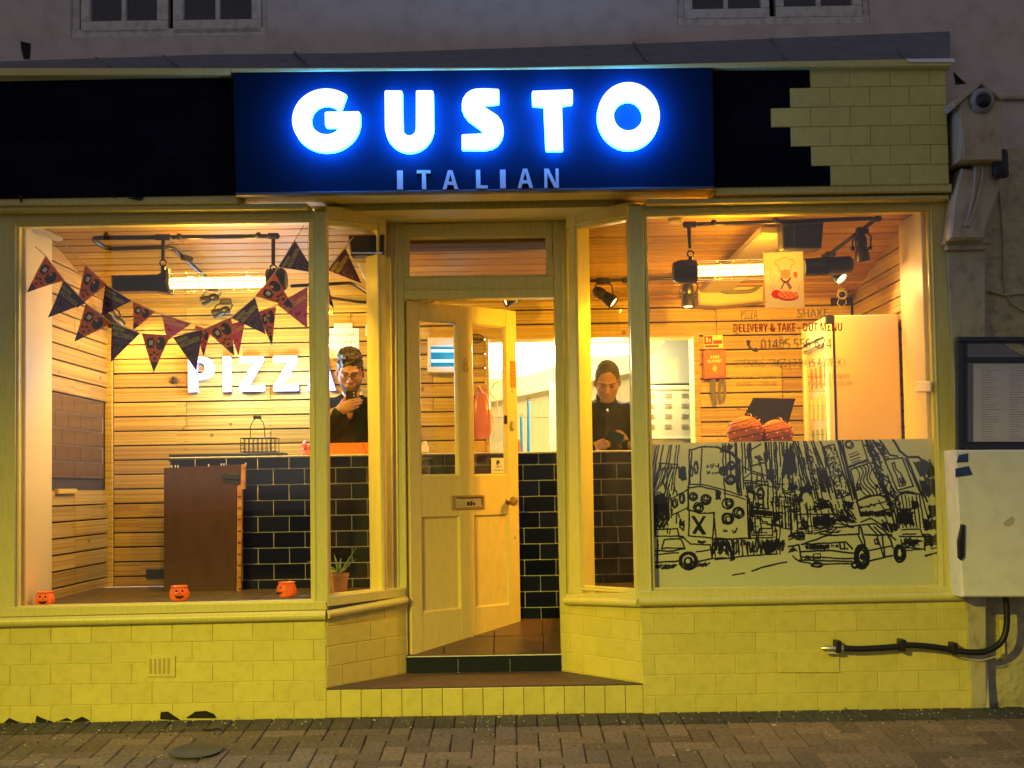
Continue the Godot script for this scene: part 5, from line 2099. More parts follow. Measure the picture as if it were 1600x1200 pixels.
	var ring := []
	for i in 24: ring.append(at(743 + 13 * cos(TAU * i / 24), 529 + 6.5 * sin(TAU * i / 24), BACK + 0.02))
	tube(st, ring, 0.004, 6, -1.0, true)
	obj("rim", st, mats["black_metal"], t)
	st = new_st()
	letters(st, "Pizza", true, at(733, 532.5, BACK + 0.02), Vector3(0.085, 0, 0), Vector3(0, 0.03, 0), 0.003)
	obj("lettering", st, mats["black_metal"], t)

	# red fire blanket box with notices above and straps below
	t = thing("fire_blanket_box", "bright red fire blanket box on the planks beside the kitchen opening", "fire blanket", at(1118, 592, BACK))
	var fp := Plane(Vector3(0, 0, 1), BACK + 0.06)
	st = new_st()
	sheet_solid(st, [[1099, 547], [1133, 546], [1135, 590], [1100, 592]], fp, 0.0, -0.058, 0.004)
	obj("box", st, mats["red_plastic"], t)
	img = Image.create(96, 128, false, Image.FORMAT_RGB8)
	img.fill(Color(0.95, 0.42, 0.06))
	paint_text(img, "FIRE", Rect2(26, 22, 46, 16), Color(0.98, 0.9, 0.75))
	paint_text(img, "BLANKET", Rect2(12, 44, 72, 16), Color(0.98, 0.9, 0.75))
	paint_poly(img, PackedVector2Array([Vector2(44, 70), Vector2(60, 88), Vector2(50, 112), Vector2(34, 98)]), Color(0.98, 0.75, 0.4))
	printed("front_label", [at(1102, 550, BACK + 0.062), at(1131, 549, BACK + 0.062), at(1132, 585, BACK + 0.062), at(1103, 587, BACK + 0.062)], 0.001, image_mat("blanket_label", img), t)
	st = new_st()
	for q in [[[1113, 591], [1112, 610], [1117, 634]], [[1117, 591], [1116, 612], [1119, 632]], [[1127, 590], [1124, 612], [1126, 628]], [[1131, 590], [1133, 608], [1131, 626]]]:
		var path2 := []
		for c in q: path2.append(at(c[0], c[1], BACK + 0.035))
		for i in 2: bar(st, path2[i], path2[i + 1], 0.017, 0.003, 0.001, Vector3(0, 0, 1))
	obj("pull_strap", st, mats["grey_strap"], t)
	img = Image.create(128, 84, false, Image.FORMAT_RGB8)
	img.fill(Color(0.94, 0.86, 0.62))
	img.fill_rect(Rect2i(4, 6, 54, 50), Color(0.80, 0.12, 0.05))
	img.fill_rect(Rect2i(16, 14, 14, 30), Color(0.95, 0.85, 0.7))
	img.fill_rect(Rect2i(36, 24, 12, 20), Color(0.95, 0.85, 0.7))
	img.fill_rect(Rect2i(64, 34, 58, 22), Color(0.85, 0.20, 0.06))
	img.fill_rect(Rect2i(8, 62, 90, 14), Color(0.80, 0.18, 0.08))
	t = thing("fire_notice", "small red and cream fire notice above the red box", "notice", at(1114, 545, BACK))
	printed("notice", [at(1099, 524, BACK + 0.004), at(1129, 523, BACK + 0.004), at(1130, 544, BACK + 0.004), at(1100, 545, BACK + 0.004)], 0.001, image_mat("fire_notice", img), t)


# ================================================================ lamps and pipes under the ceiling

func pipe(st: SurfaceTool, pts: Array, r: float) -> void:      # each point: sheet x, sheet y, z
	var p := []
	for q in pts: p.append(at(q[0], q[1], q[2]))
	var path := [p[0]]
	for i in range(1, p.size() - 1):
		var a: Vector3 = p[i] + (p[i - 1] - p[i]).normalized() * minf(0.05, p[i].distance_to(p[i - 1]) * 0.4)
		var b: Vector3 = p[i] + (p[i + 1] - p[i]).normalized() * minf(0.05, p[i].distance_to(p[i + 1]) * 0.4)
		for k in 5:
			var f := k / 4.0
			path.append(a.lerp(p[i], f).lerp(p[i].lerp(b, f), f))
	path.append(p[-1])
	tube(st, path, r, 10)


func ring_at(st: SurfaceTool, c: Vector3, r: float, w: float) -> void:
	var ring := []
	for i in 16: ring.append(c + Vector3(cos(TAU * i / 16) * r, sin(TAU * i / 16) * r, 0))
	tube(st, ring, w, 6, -1.0, true)


func spot(label: String, c: Vector3, dir: Vector3, hang: Vector3, energy: float, size := 1.0) -> void:
	var t := thing("spotlight", label, "spotlight", c, "black spotlights under the board ceiling")
	var xf := turned(dir, c)
	xf.basis = xf.basis * Basis.from_scale(Vector3(size, size, size))
	var st := new_st()
	lathe(st, [[0.0, -0.085], [0.018, -0.083], [0.034, -0.06], [0.036, -0.02], [0.030, -0.005], [0.036, 0.01], [0.044, 0.06], [0.044, 0.075], [0.038, 0.075], [0.034, 0.055], [0.0, 0.05]], xf, 18)
	obj("can", st, mats["black_metal"], t)
	st = new_st()
	lathe(st, [[0.0, 0.052], [0.033, 0.056], [0.033, 0.064], [0.0, 0.070]], xf, 16)
	obj("lamp_bulb", st, mats["bulb_glow"], t)
	st = new_st()
	var s := Vector3(0.052, 0, 0)
	tube(st, [c - s, c - s + (hang - c) * 0.75, hang - Vector3(0.02, 0, 0), hang + Vector3(0.02, 0, 0), c + s + (hang - c) * 0.75, c + s], 0.005, 6)
	disc(st, c - s * 1.15, Vector3(1, 0, 0), 0.012, 0.02, 10)
	disc(st, c + s * 0.75, Vector3(1, 0, 0), 0.012, 0.02, 10)
	obj("yoke", st, mats["black_metal"], t)
	st = new_st()
	span(st, hang - Vector3(0.035, 0.012, 0.02), hang + Vector3(0.035, 0.026, 0.02), 0.006)
	obj("bracket", st, mats["black_metal"], t)
	var l := SpotLight3D.new()
	l.name = "spot_light"
	l.light_color = Color(1.0, 0.72, 0.42)
	l.light_energy = energy
	l.light_size = 0.035
	l.spot_angle = 55.0
	l.spot_angle_attenuation = 0.6
	l.spot_range = 10.0
	l.spot_attenuation = 2.0
	l.shadow_enabled = true
	t.add_child(l)
	l.look_at_from_position(c + dir.normalized() * 0.08, c + dir, Vector3(0, 0, 1))


func ceiling_fittings() -> void:
	# left heater lamp: black gear box, glowing tube behind a wire guard, ribbed end cap
	var z := -0.20
	var zp := Plane(Vector3(0, 0, 1), z)
	var t := thing("tube_lamp", "long black lamp with a glowing warm tube hanging in the left window", "lamp", at(315, 455, z))
	var st := new_st()
	sheet_solid(st, [[173, 430], [246, 428], [262, 418], [263, 457], [236, 454], [173, 455]], Plane(Vector3(0, 0, 1), z + 0.05), 0.0, -0.10, 0.012)
	obj("gear_box", st, mats["black_plastic"], t)
	st = new_st()
	var a := at(418, 438, z)
	var b := at(447, 437, z)
	lathe(st, [[0.0, 0.0], [0.062, 0.0], [0.066, 0.02], [0.060, 0.03], [0.070, 0.04], [0.062, 0.05], [0.072, 0.06], [0.064, 0.07], [0.070, 0.08], [0.05, 0.105], [0.0, 0.11]], turned(b - a, a), 20)
	obj("end_cap", st, mats["black_plastic"], t)
	st = new_st()
	tube(st, [at(265, 443, z), at(414, 441, z)], 0.030, 16)
	obj("glowing_tube", st, mats["tube_glow"], t)
	st = new_st()
	for i in 8:
		var w := TAU * i / 8
		var o := Vector3(0, cos(w), sin(w)) * 0.058
		tube(st, [at(262, 443, z) + o, at(418, 441, z) + o], 0.0018, 5)
	for k in 7:
		var ring := []
		var c := at(268 + 23.5 * k, 443 - 0.3 * k, z)
		for i in 14: ring.append(c + Vector3(0, cos(TAU * i / 14), sin(TAU * i / 14)) * 0.058)
		tube(st, ring, 0.0015, 5, -1.0, true)
	obj("wire_guard", st, mats["chrome"], t)
	st = new_st()
	for q in [[255, 373, 405], [427, 370, 413]]:
		tube(st, [at(q[0], q[1], z), at(q[0], q[2] + 1, z)], 0.011, 10)
		ring_at(st, at(q[0], q[2] + 6, z), 0.018, 0.005)
		tube(st, [at(q[0], q[2] + 12, z), at(q[0], q[2] + 22, z)], 0.014, 8)
	obj("hanger", st, mats["black_metal"], t)
	beam_at("tube_light", at(300, 468, z - 0.06), Vector3(0, -0.75, -0.66), Color(1.0, 0.76, 0.20), 1.4, 0.022, 82.0, t)
	beam_at("tube_light", at(380, 467, z - 0.06), Vector3(0, -0.75, -0.66), Color(1.0, 0.76, 0.20), 1.4, 0.022, 82.0, t)

	for x in [295, 385]: lamp_at("tube_glow_light", at(x, 420, z - 0.05), Color(1.0, 0.76, 0.26), 0.16, 0.02, t)

	# right heater lamp
	t = thing("tube_lamp", "long black lamp with a glowing warm tube behind the poster at right", "lamp", at(1190, 450, z))
	st = new_st()
	a = at(1088, 424, z)
	b = at(1052, 425, z)
	lathe(st, [[0.0, 0.0], [0.064, 0.0], [0.068, 0.03], [0.066, 0.10], [0.05, 0.13], [0.0, 0.135]], turned(b - a, a), 20)
	obj("end_cap", st, mats["black_plastic"], t)
	st = new_st()
	a = at(1256, 418, z)
	b = at(1328, 414, z)
	lathe(st, [[0.0, 0.0], [0.050, 0.0], [0.052, 0.10], [0.055, 0.105], [0.055, 0.14], [0.051, 0.145], [0.050, 0.255], [0.038, 0.27], [0.0, 0.272]], turned(b - a, a), 20)
	obj("gear_box", st, mats["black_plastic"], t)
	st = new_st()
	tube(st, [at(1091, 424, z), at(1250, 419, z)], 0.030, 16)
	obj("glowing_tube", st, mats["tube_glow"], t)
	st = new_st()
	for i in 8:
		var w := TAU * i / 8
		var o := Vector3(0, cos(w), sin(w)) * 0.058
		tube(st, [at(1088, 424, z) + o, at(1256, 419, z) + o], 0.0018, 5)
	for k in 7:
		var ring := []
		var c := at(1094 + 25.5 * k, 424 - 0.8 * k, z)
		for i in 14: ring.append(c + Vector3(0, cos(TAU * i / 14), sin(TAU * i / 14)) * 0.058)
		tube(st, ring, 0.0015, 5, -1.0, true)
	obj("wire_guard", st, mats["chrome"], t)
	st = new_st()
	tube(st, [at(1076, 350, z), at(1078, 388, z)], 0.012, 10, 0.009)
	ring_at(st, at(1079, 397, z), 0.018, 0.005)
	tube(st, [at(1079, 402, z), at(1079, 408, z)], 0.014, 8)
	obj("hanger", st, mats["black_metal"], t)
	beam_at("tube_light", at(1130, 452, z - 0.06), Vector3(-0.15, -0.75, -0.66), Color(1.0, 0.70, 0.10), 1.8, 0.022, 82.0, t)
	beam_at("tube_light", at(1215, 450, z - 0.06), Vector3(-0.15, -0.75, -0.66), Color(1.0, 0.70, 0.10), 1.8, 0.022, 82.0, t)

	for x in [1130, 1215]: lamp_at("tube_glow_light", at(x, 398, z - 0.05), Color(1.0, 0.70, 0.10), 0.17, 0.02, t)

	# conduit runs
	t = thing("conduit_run", "black steel conduit with bends under the ceiling of the left window", "conduit", at(280, 370, -0.5))
	st = new_st()
	pipe(st, [[429, 369, z], [142, 372, -0.20], [166, 389, -0.37], [268, 386, -0.38], [320, 432, -0.84]], 0.013)
	pipe(st, [[455, 447, -0.24], [550, 442, -0.50], [580, 462, -0.72], [640, 468, -0.85]], 0.010)
	pipe(st, [[515, 465, -1.2], [560, 472, -1.3], [620, 474, -1.35]], 0.009)
	obj("pipe", st, mats["black_metal"], t)
	st = new_st()
	for q in [[255, 371, 14], [427, 369, 10], [280, 370, 5], [404, 368, 5], [166, 368, 4]]:
		bar(st, at(q[0] - q[2], q[1], z + 0.005), at(q[0] + q[2], q[1], z + 0.005), 0.036, 0.034, 0.01)
	bar(st, at(284, 402, -0.50), at(300, 406, -0.54), 0.045, 0.03, 0.006)
	obj("joint_box", st, mats["black_metal"], t)
	t = thing("conduit_run", "black steel conduit with a diagonal run under the right window's ceiling", "conduit", at(1250, 350, -0.6))
	st = new_st()
	pipe(st, [[1076, 351, z], [1240, 346, z], [1371, 341, z], [1290, 402, -0.68]], 0.012)
	pipe(st, [[880, 440, -0.92], [985, 437, -0.92], [1085, 434, -0.92]], 0.010)
	obj("pipe", st, mats["black_metal"], t)
	st = new_st()
	for q in [[1078, 351, 11, z], [1115, 348, 4, z], [1212, 345, 4, z], [1371, 342, 6, z], [1348, 361, 9, -0.33], [1297, 398, 8, -0.65], [943, 439, 12, -0.92], [1063, 434, 4, -0.92], [976, 438, 4, -0.92]]:
		bar(st, at(q[0] - q[2], q[1], q[3] + 0.005), at(q[0] + q[2], q[1], q[3] + 0.005), 0.036, 0.034, 0.008)
	obj("joint_box", st, mats["black_metal"], t)

	# spotlights
	spot("black spotlight with lit bulb hanging in the right canted window", at(945, 463, -0.92), Vector3(0.75, -0.6, 0.25), at(942, 441, -0.92), 0.6)
	spot("black spotlight pointing straight down beneath the right lamp's end cap", at(1075, 462, -0.85), Vector3(-0.02, -1, 0.12), at(1078, 440, -0.85), 0.5)
	spot("black spotlight hanging from the diagonal conduit, its bulb facing away", at(1346, 388, -0.32), Vector3(0.1, -1, -0.1), at(1347, 363, -0.32), 0.5)
	spot("black spotlight with bright bulb below the right lamp's gear box", at(1304, 425, -0.70), Vector3(0.45, -0.7, 0.55), at(1292, 405, -0.70), 0.5)
	spot("black spotlight half hidden at the top of the door opening", at(805, 464, -1.0), Vector3(-0.9, -0.35, 0.2), at(812, 452, -1.0), 0.6)
	spot("black spotlight peeping over the top edge of the open door", at(678, 463, -1.0), Vector3(-0.9, -0.3, 0.2), at(684, 452, -1.0), 0.6)
	for q in [[327, 467, 0], [345, 487, 1]]:
		spot(["silvery spotlight under the left lamp, aimed left", "lowest spotlight under the left lamp, beside the bunting"][q[2]], at(q[0], q[1], -1.1), Vector3(-0.9, -0.35, 0.25), at(q[0] + 8, q[1] - 14, -1.1), 0.4, 0.7)
	spot("spotlight shining behind the bunting near the left wall", at(176, 497, -1.2), Vector3(0.4, -0.6, -0.6), at(172, 482, -1.2), 0.6)

	# loudspeakers, duct and camera under the ceiling
	t = thing("loudspeaker", "black loudspeaker box under the ceiling of the left canted window", "loudspeaker", at(567, 398, -0.55))
	st = new_st()
	sheet_solid(st, [[544, 368], [600, 366], [600, 397], [548, 399]], Plane(Vector3(0, 0, 1), -0.34), 0.0, -0.12, 0.008)
	obj("cabinet", st, mats["black_plastic"], t)
	st = new_st()
	sheet_solid(st, rect(549, 394, 598, 396.5), Plane(Vector3(0, 0, 1), -0.34), 0.004, 0.0)
	obj("trim", st, mats["chrome"], t)
	t = thing("air_outlet", "pale slanted air outlet box on the ceiling in the left canted window", "air outlet", at(580, 452, -0.9))
	st = new_st()
	sheet_solid(st, [[552, 399], [610, 397], [612, 456], [578, 452], [566, 430]], Plane(Vector3(0, 0, 1), -0.85), 0.0, -0.12, 0.008)
	obj("casing", st, mats["white_plastic"], t)
	st = new_st()
	sheet_solid(st, [[584, 402], [588, 401], [589, 440], [583, 438]], Plane(Vector3(0, 0, 1), -0.85), 0.003, 0.0)
	sheet_solid(st, [[580, 449], [612, 453], [612, 456], [579, 452]], Plane(Vector3(0, 0, 1), -0.85), 0.003, 0.0)
	obj("grille", st, mats["stain_black"], t)
	t = thing("loudspeaker", "black loudspeaker box above the chef poster in the right window", "loudspeaker", at(1255, 390, -0.5))
	st = new_st()
	sheet_solid(st, [[1222, 350], [1287, 346], [1284, 387], [1224, 389]], Plane(Vector3(0, 0, 1), -0.15), 0.0, -0.13, 0.008)
	obj("cabinet", st, mats["black_plastic"], t)
	st = new_st()
	sheet_solid(st, [[1222, 350], [1287, 346], [1287, 349], [1222, 353]], Plane(Vector3(0, 0, 1), -0.15), 0.004, 0.0)
	sheet_solid(st, [[1239, 352], [1242, 352], [1243, 386], [1240, 386]], Plane(Vector3(0, 0, 1), -0.15), 0.004, 0.0)
	obj("trim", st, mats["iron"], t)
	t = thing("air_duct", "tan boxed air duct crossing the ceiling above the right window", "duct", at(1150, 470, -1.2))
	st = new_st()
	bar(st, at(1214, 360, -0.30), at(1118, 452, -1.30), 0.20, 0.05, 0.008)
	sheet_solid(st, [[1090, 452], [1122, 438], [1196, 436], [1194, 470], [1120, 478], [1092, 476]], Plane(Vector3(0, 0, 1), -1.30), 0.0, -0.17, 0.012)
	obj("duct", st, mats["ceiling_duct"], t)
	st = new_st()
	pipe(st, [[1112, 440, -1.28], [1128, 457, -1.28], [1178, 455, -1.28], [1192, 440, -1.28]], 0.012)
	obj("duct_rib", st, mats["grey_strap"], t)
	t = thing("ceiling_panel_lamp", "thin white strip light fixed at the top left corner of the window", "light", at(66, 372, -0.3))
	st = new_st()
	var q0 := at(47, 354, -0.14)
	var q1 := at(95, 375, -0.28)
	bar(st, q0, q1, 0.06, 0.022, 0.006)
	obj("casing", st, mats["white_plastic"], t)
	t = thing("security_camera", "white security camera with dangling leads in the ceiling corner", "camera", at(1315, 475, -1.3))
	st = new_st()
	var c := at(1316, 458, -1.32)
	lathe(st, [[0.0, -0.06], [0.034, -0.055], [0.034, 0.05], [0.028, 0.06], [0.022, 0.05], [0.0, 0.045]], turned(Vector3(-0.3, -0.35, 1), c), 18)
	obj("body", st, mats["white_plastic"], t)
	st = new_st()
	disc(st, c + Vector3(-0.3, -0.35, 1).normalized() * 0.046, Vector3(-0.3, -0.35, 1), 0.020, 0.008, 16)
	obj("lens", st, mats["black_plastic"], t)
	st = new_st()
	tube(st, [c + Vector3(-0.02, -0.03, 0), at(1308, 474, -1.32), at(1314, 480, -1.32)], 0.003, 5)
	tube(st, [c + Vector3(0.02, -0.03, 0), at(1322, 474, -1.32), at(1318, 478, -1.32)], 0.003, 5)
	obj("lead", st, mats["white_plastic"], t)
	t = thing("round_alarm", "small round amber ceiling alarm at the right window's upper corner", "alarm", at(1054, 342, -0.3))
	st = new_st()
	disc(st, at(1056, 341, -0.12), Vector3(0, -1, 0.12), 0.045, 0.025, 18, 0.008)
	obj("alarm", st, mats["plank_0"], t)


# ================================================================ things in the left window

func pennant_images() -> Array:
	var out := []
	for kind in 3:
		var img := Image.create(192, 192, false, Image.FORMAT_RGB8)
		if kind == 1:
			img.fill(Color(0.93, 0.42, 0.10))
			paint_poly(img, PackedVector2Array([Vector2(60, 138), Vector2(132, 138), Vector2(110, 192), Vector2(82, 192)]), Color(0.20, 0.14, 0.28))
			# a big moon with a dark house, bats and a pumpkin
			paint_oval(img, Vector2(128, 44), 30, 34, Color(0.16, 0.11, 0.14))
			paint_oval(img, Vector2(112, 34), 10, 8, Color(0.95, 0.62, 0.25))
			paint_poly(img, PackedVector2Array([Vector2(40, 24), Vector2(74, 14), Vector2(92, 40), Vector2(84, 70), Vector2(52, 72), Vector2(34, 50)]), Color(0.14, 0.11, 0.14))
			paint_poly(img, PackedVector2Array([Vector2(52, 34), Vector2(78, 30), Vector2(80, 54), Vector2(56, 58)]), Color(0.88, 0.80, 0.60))
			for b in [[92, 92], [74, 104], [116, 100], [98, 122]]:
				paint_poly(img, PackedVector2Array([Vector2(b[0] - 12, b[1]), Vector2(b[0] - 4, b[1] - 7), Vector2(b[0] + 4, b[1] - 2), Vector2(b[0] + 13, b[1] - 8), Vector2(b[0] + 5, b[1] + 8), Vector2(b[0] - 5, b[1] + 6)]), Color(0.18, 0.10, 0.10))
			for k in 12: paint_oval(img, Vector2(40 + (k * 37) % 110, 10 + (k * 53) % 110), 2, 2, Color(0.98, 0.75, 0.4))
		else:
			var c := Color(0.30, 0.12, 0.32) if kind == 0 else Color(0.86, 0.36, 0.56)
			img.fill(c)
			for k in 7: paint_oval(img, Vector2(50 + (k * 41) % 90, 74 + (k * 29) % 60), 9, 10, c.darkened(0.35) if kind == 0 else Color(0.72, 0.16, 0.30))
			for k in 20: paint_oval(img, Vector2(14 + (k * 47) % 164, 66 + (k * 31) % 90), 2, 2, Color(0.85, 0.75, 0.6))
			var y := Color(0.74, 0.74, 0.20) if kind == 0 else Color(1.0, 0.86, 0.18)
			paint_text(img, "HAPPY", Rect2(20, 10, 74, 22), y, true, 0.04)
			paint_text(img, "HALLOWEEN", Rect2(34, 38, 126, 24), y, true, -0.10)
		var m := image_mat("pennant_print_%d" % kind, img, 0.6)
		m.backlight_enabled = true
		m.backlight = Color(0.34, 0.34, 0.34)
		out.append(m)
	return out


func bunting(label: String, z: float, flags: Array, prints: Array, cord: Array) -> void:
	var t := thing("halloween_bunting", label, "bunting", at(260, 520, z), "strings of Halloween bunting in the left window")
	var path := []
	for q in cord: path.append(at(q[0], q[1], z - 0.002))
	var st := new_st()
	tube(st, path, 0.0026, 5)
	obj("string", st, mats["string"], t)
	var i := 0
	for f in flags:
		st = new_st()
		var a := at(f[1], f[2], z + 0.004)
		var b := at(f[3], f[4], z + 0.004)
		var c := at(f[5], f[6], z + rng.randf_range(-0.012, 0.012))
		var n := (c - a).cross(b - a).normalized()
		if n.z < 0: n = -n
		# a softly bent triangle of cloth, in rows
		var rows := 5
		var grid := []
		for r in rows + 1:
			var v := float(r) / rows
			var row := []
			for k in 4:
				var u := k / 3.0
				var p := a.lerp(c, v).lerp(b.lerp(c, v), u)
				p += n * (0.007 * sin(u * PI + i) * (1.0 - v) + 0.007 * sin(v * 3.0 + i * 1.7))
				row.append([p, Vector2(lerpf(0.0, 0.5, v) + u * (1.0 - v), v)])
			grid.append(row)
		st.set_smooth_group(0)
		for side in 2:
			st.set_smooth_group(side)
			for r in rows:
				for k in 3:
					var q := [grid[r][k], grid[r][k + 1], grid[r + 1][k + 1], grid[r + 1][k]]
					var order := [0, 1, 2, 0, 2, 3] if side == 0 else [2, 1, 0, 3, 2, 0]
					for o in order:
						st.set_uv(q[o][1])
						st.add_vertex(q[o][0] - n * 0.0012 * side)
		obj("pennant", st, prints[f[0]], t)
		i += 1


func pumpkin_lantern(label: String, x: float, y: float, z: float, r: float, turn: float) -> void:
	var c := at(x, y, z)
	var t := thing("pumpkin_lantern", label, "lantern", c, "orange pumpkin lanterns on the left window sill")
	var m: StandardMaterial3D = mats.get("pumpkin_glass")
	if m == null:
		m = mat("pumpkin_glass", lin(0.85, 0.17, 0.025), 0.12)
		m.backlight_enabled = true
		m.backlight = Color(0.45, 0.25, 0.12)
		m.clearcoat_enabled = true
		m.clearcoat = 0.6
	var st := new_st()
	var prof := [[0.0, 0.0], [0.62, 0.0], [0.85, 0.14], [1.0, 0.5], [1.0, 0.85], [0.86, 1.25], [0.76, 1.38], [0.86, 1.46], [0.88, 1.54], [0.80, 1.54], [0.70, 1.40], [0.80, 1.25], [0.92, 0.85], [0.92, 0.5], [0.78, 0.2], [0.0, 0.1]]
	# eight soft ribs
	var seg := 32
	st.set_smooth_group(3)
	for i in prof.size() - 1:
		for k in seg:
			var v := []
			for e in [[i, k], [i, k + 1], [i + 1, k + 1], [i + 1, k]]:
				var w: float = TAU * e[1] / seg
				var rr: float = prof[e[0]][0] * r * (1.0 + 0.05 * cos(w * 8.0) * clampf(prof[e[0]][0] * 2.0 - 1.1, 0, 1))
				v.append(c + Vector3(cos(w) * rr, prof[e[0]][1] * r, sin(w) * rr))
			if prof[i][0] > 0.0: tri(st, v[0], v[3], v[1])
			if prof[i + 1][0] > 0.0: tri(st, v[1], v[3], v[2])
	obj("jar", st, m, t)
	st = new_st()
	for f in [[[-0.42, 1.02], [-0.12, 0.98], [-0.26, 1.22]], [[0.12, 0.98], [0.42, 1.02], [0.26, 1.22]], [[-0.08, 0.80], [0.08, 0.80], [0.0, 0.94]], [[-0.5, 0.66], [-0.25, 0.56], [-0.14, 0.64], [0.0, 0.52], [0.14, 0.64], [0.25, 0.56], [0.5, 0.66], [0.34, 0.40], [0.0, 0.28], [-0.34, 0.40]]]:
		var flat := PackedVector2Array()
		for p in f: flat.append(Vector2(p[0], p[1]))
		var ix := Geometry2D.triangulate_polygon(flat)
		for k in range(0, ix.size(), 3):
			var w := []
			for j in 3:
				var p := flat[ix[k + j]]
				var a := p.x * 1.0 + turn
				w.append(c + Vector3(sin(a) * 1.07, p.y, cos(a) * 1.07) * r)
			if (w[1] - w[0]).cross(w[2] - w[0]).dot(w[0] - c) < 0: w.reverse()
			tri(st, w[0], w[1], w[2])
	obj("face", st, mats["stain_black"], t)
	st = new_st()
	lathe(st, [[0.0, 0.16], [0.3, 0.16], [0.3, 0.5], [0.08, 0.52], [0.0, 0.95]], Transform3D(Basis.from_scale(Vector3(r, r, r)), c), 12)
	obj("candle_flame", st, mats["candle_glow"], t)
	lamp_at("candle_light", c + Vector3(0, r * 0.6, 0), Color(1.0, 0.5, 0.16), 0.012, 0.02, t)


func left_window_things() -> void:
	var prints := pennant_images()
	bunting("front string of Halloween pennants sagging across the left window", -0.098,
		[[1, 71, 400, 100, 438, 42, 457], [0, 101, 439, 134, 474, 74, 496], [1, 134, 475, 173, 505, 116, 534], [0, 174, 503, 219, 520, 174, 566], [1, 221, 521, 268, 524, 240, 582], [0, 270, 527, 317, 515, 306, 580], [1, 319, 515, 361, 496, 366, 556], [0, 362, 497, 398, 465, 416, 523], [1, 399, 463, 430, 427, 458, 481], [0, 435, 417, 461, 376, 492, 426]], prints,
		[[55, 385], [72, 400], [100, 438], [134, 474], [173, 504], [220, 521], [269, 525], [318, 515], [361, 496], [398, 465], [431, 424], [461, 375], [475, 352]])
	bunting("second string of brighter pink and orange pennants hanging deeper inside", -0.138,
		[[1, 133, 414, 167, 445, 120, 482], [0, 166, 446, 206, 470, 157, 494], [1, 208, 471, 241, 487, 208, 516], [2, 252, 491, 299, 505, 262, 533], [1, 304, 508, 331, 516, 318, 557], [2, 356, 508, 384, 500, 372, 556], [1, 402, 488, 431, 479, 425, 541], [2, 433, 476, 480, 449, 480, 513], [1, 496, 446, 510, 432, 522, 484]], prints,
		[[98, 378], [132, 413], [166, 445], [206, 471], [246, 489], [300, 506], [350, 509], [400, 489], [432, 477], [480, 449], [512, 422], [540, 386], [552, 370]])
	bunting("lone faded brown pennant seen through the left canted window", -0.50,
		[[0, 511, 422, 540, 388, 565, 443]], prints, [[506, 428], [511, 422], [540, 387], [550, 374]])
	pumpkin_lantern("orange pumpkin lantern nearest the left pier on the window sill", 70, 947, -0.16, 0.052, 0.15)
	pumpkin_lantern("middle orange pumpkin lantern, in front of the brown panel", 280, 939, -0.17, 0.054, 0.3)
	pumpkin_lantern("orange pumpkin lantern before the black tiles, its face turned aside", 448, 933, -0.18, 0.054, -0.75)

	# aloe in a clay pot
	var c := at(530, 927, -0.30)
	var t := thing("potted_aloe", "spiky green aloe in a square clay pot in the left canted window", "potted plant", c)
	var st := new_st()
	lathe(st, [[0.0, 0.0], [0.040, 0.0], [0.052, 0.095], [0.056, 0.097], [0.056, 0.112], [0.049, 0.112], [0.048, 0.098], [0.0, 0.096]], Transform3D(Basis(), c), 20)
	obj("pot", st, mats["terracotta"], t)
	st = new_st()
	disc(st, c + Vector3(0, 0.096, 0), Vector3.UP, 0.047, 0.004, 16)
	obj("soil", st, mats["soil"], t)
	var ends := [[558, 853, 0.02, 0], [522, 866, 0.0, 0], [556, 874, 0.03, 0], [511, 884, 0.02, 0], [480, 877, -0.03, 0], [513, 893, 0.05, 1], [541, 890, 0.05, 1], [533, 872, -0.04, 0], [547, 884, -0.05, 0]]
	for e in ends:
		st = new_st()
		var a := c + Vector3(0, 0.095, 0)
		var tip := at(e[0], e[1], -0.30 + e[2])
		var mid := a.lerp(tip, 0.55) + Vector3(0, 0.025 if e[1] > 860 else 0.0, 0)
		var path := []
		for k in 8:
			var f := k / 7.0
			path.append(a.lerp(mid, f).lerp(mid.lerp(tip, f), f))
		tube(st, path, 0.011 if e[3] == 0 else 0.007, 8, 0.001)
		obj("leaf", st, mats["aloe_brown"] if e[3] else mats["aloe"], t)


# ================================================================ things in the right window

var sheet: Image
var pen := RandomNumberGenerator.new()

func ink(k: int, pts: Array, w := 4.0) -> void:      # a hand-drawn line; k says which half of the drawing the points are measured in
	var out := []
	for i in pts.size():
		var p := Vector2(pts[i][0], pts[i][1]) * 0.472 + Vector2(-34 if k == 0 else 487, -20)
		if i > 0:
			var q := Vector2(out[-1][0], out[-1][1])
			var steps := int(q.distance_to(p) / 22.0)
			for s in steps:
				var m := q.lerp(p, float(s + 1) / (steps + 1))
				out.append([m.x + pen.randfn(0, 0.8), m.y + pen.randfn(0, 0.8)])
		out.append([p.x + pen.randfn(0, 0.7), p.y + pen.randfn(0, 0.7)])
	paint_line(sheet, out, w * 0.74 + pen.randf() * 1.5, Color(0.045, 0.045, 0.10))


func ink_ring(k: int, x: float, y: float, rx: float, ry: float, w := 4.0, turns := 2) -> void:
	for t in turns:
		var pts := []
		var ox := pen.randfn(0, 4)
		var oy := pen.randfn(0, 4)
		for i in 17: pts.append([x + ox + cos(TAU * i / 16) * rx * (1.0 - 0.12 * t), y + oy + sin(TAU * i / 16) * ry * (1.0 - 0.12 * t)])
		ink(k, pts, w)


func ink_hatch(k: int, x0: float, y0: float, x1: float, y1: float, n: int, lean: float, w := 4.0) -> void:
	for i in n:
		var x := lerpf(x0, x1, (i + pen.randf() * 0.7) / n)
		var a := y0 + pen.randf() * (y1 - y0) * 0.25
		var b := y1 - pen.randf() * (y1 - y0) * 0.25
		ink(k, [[x, a], [x + lean, b]], w)


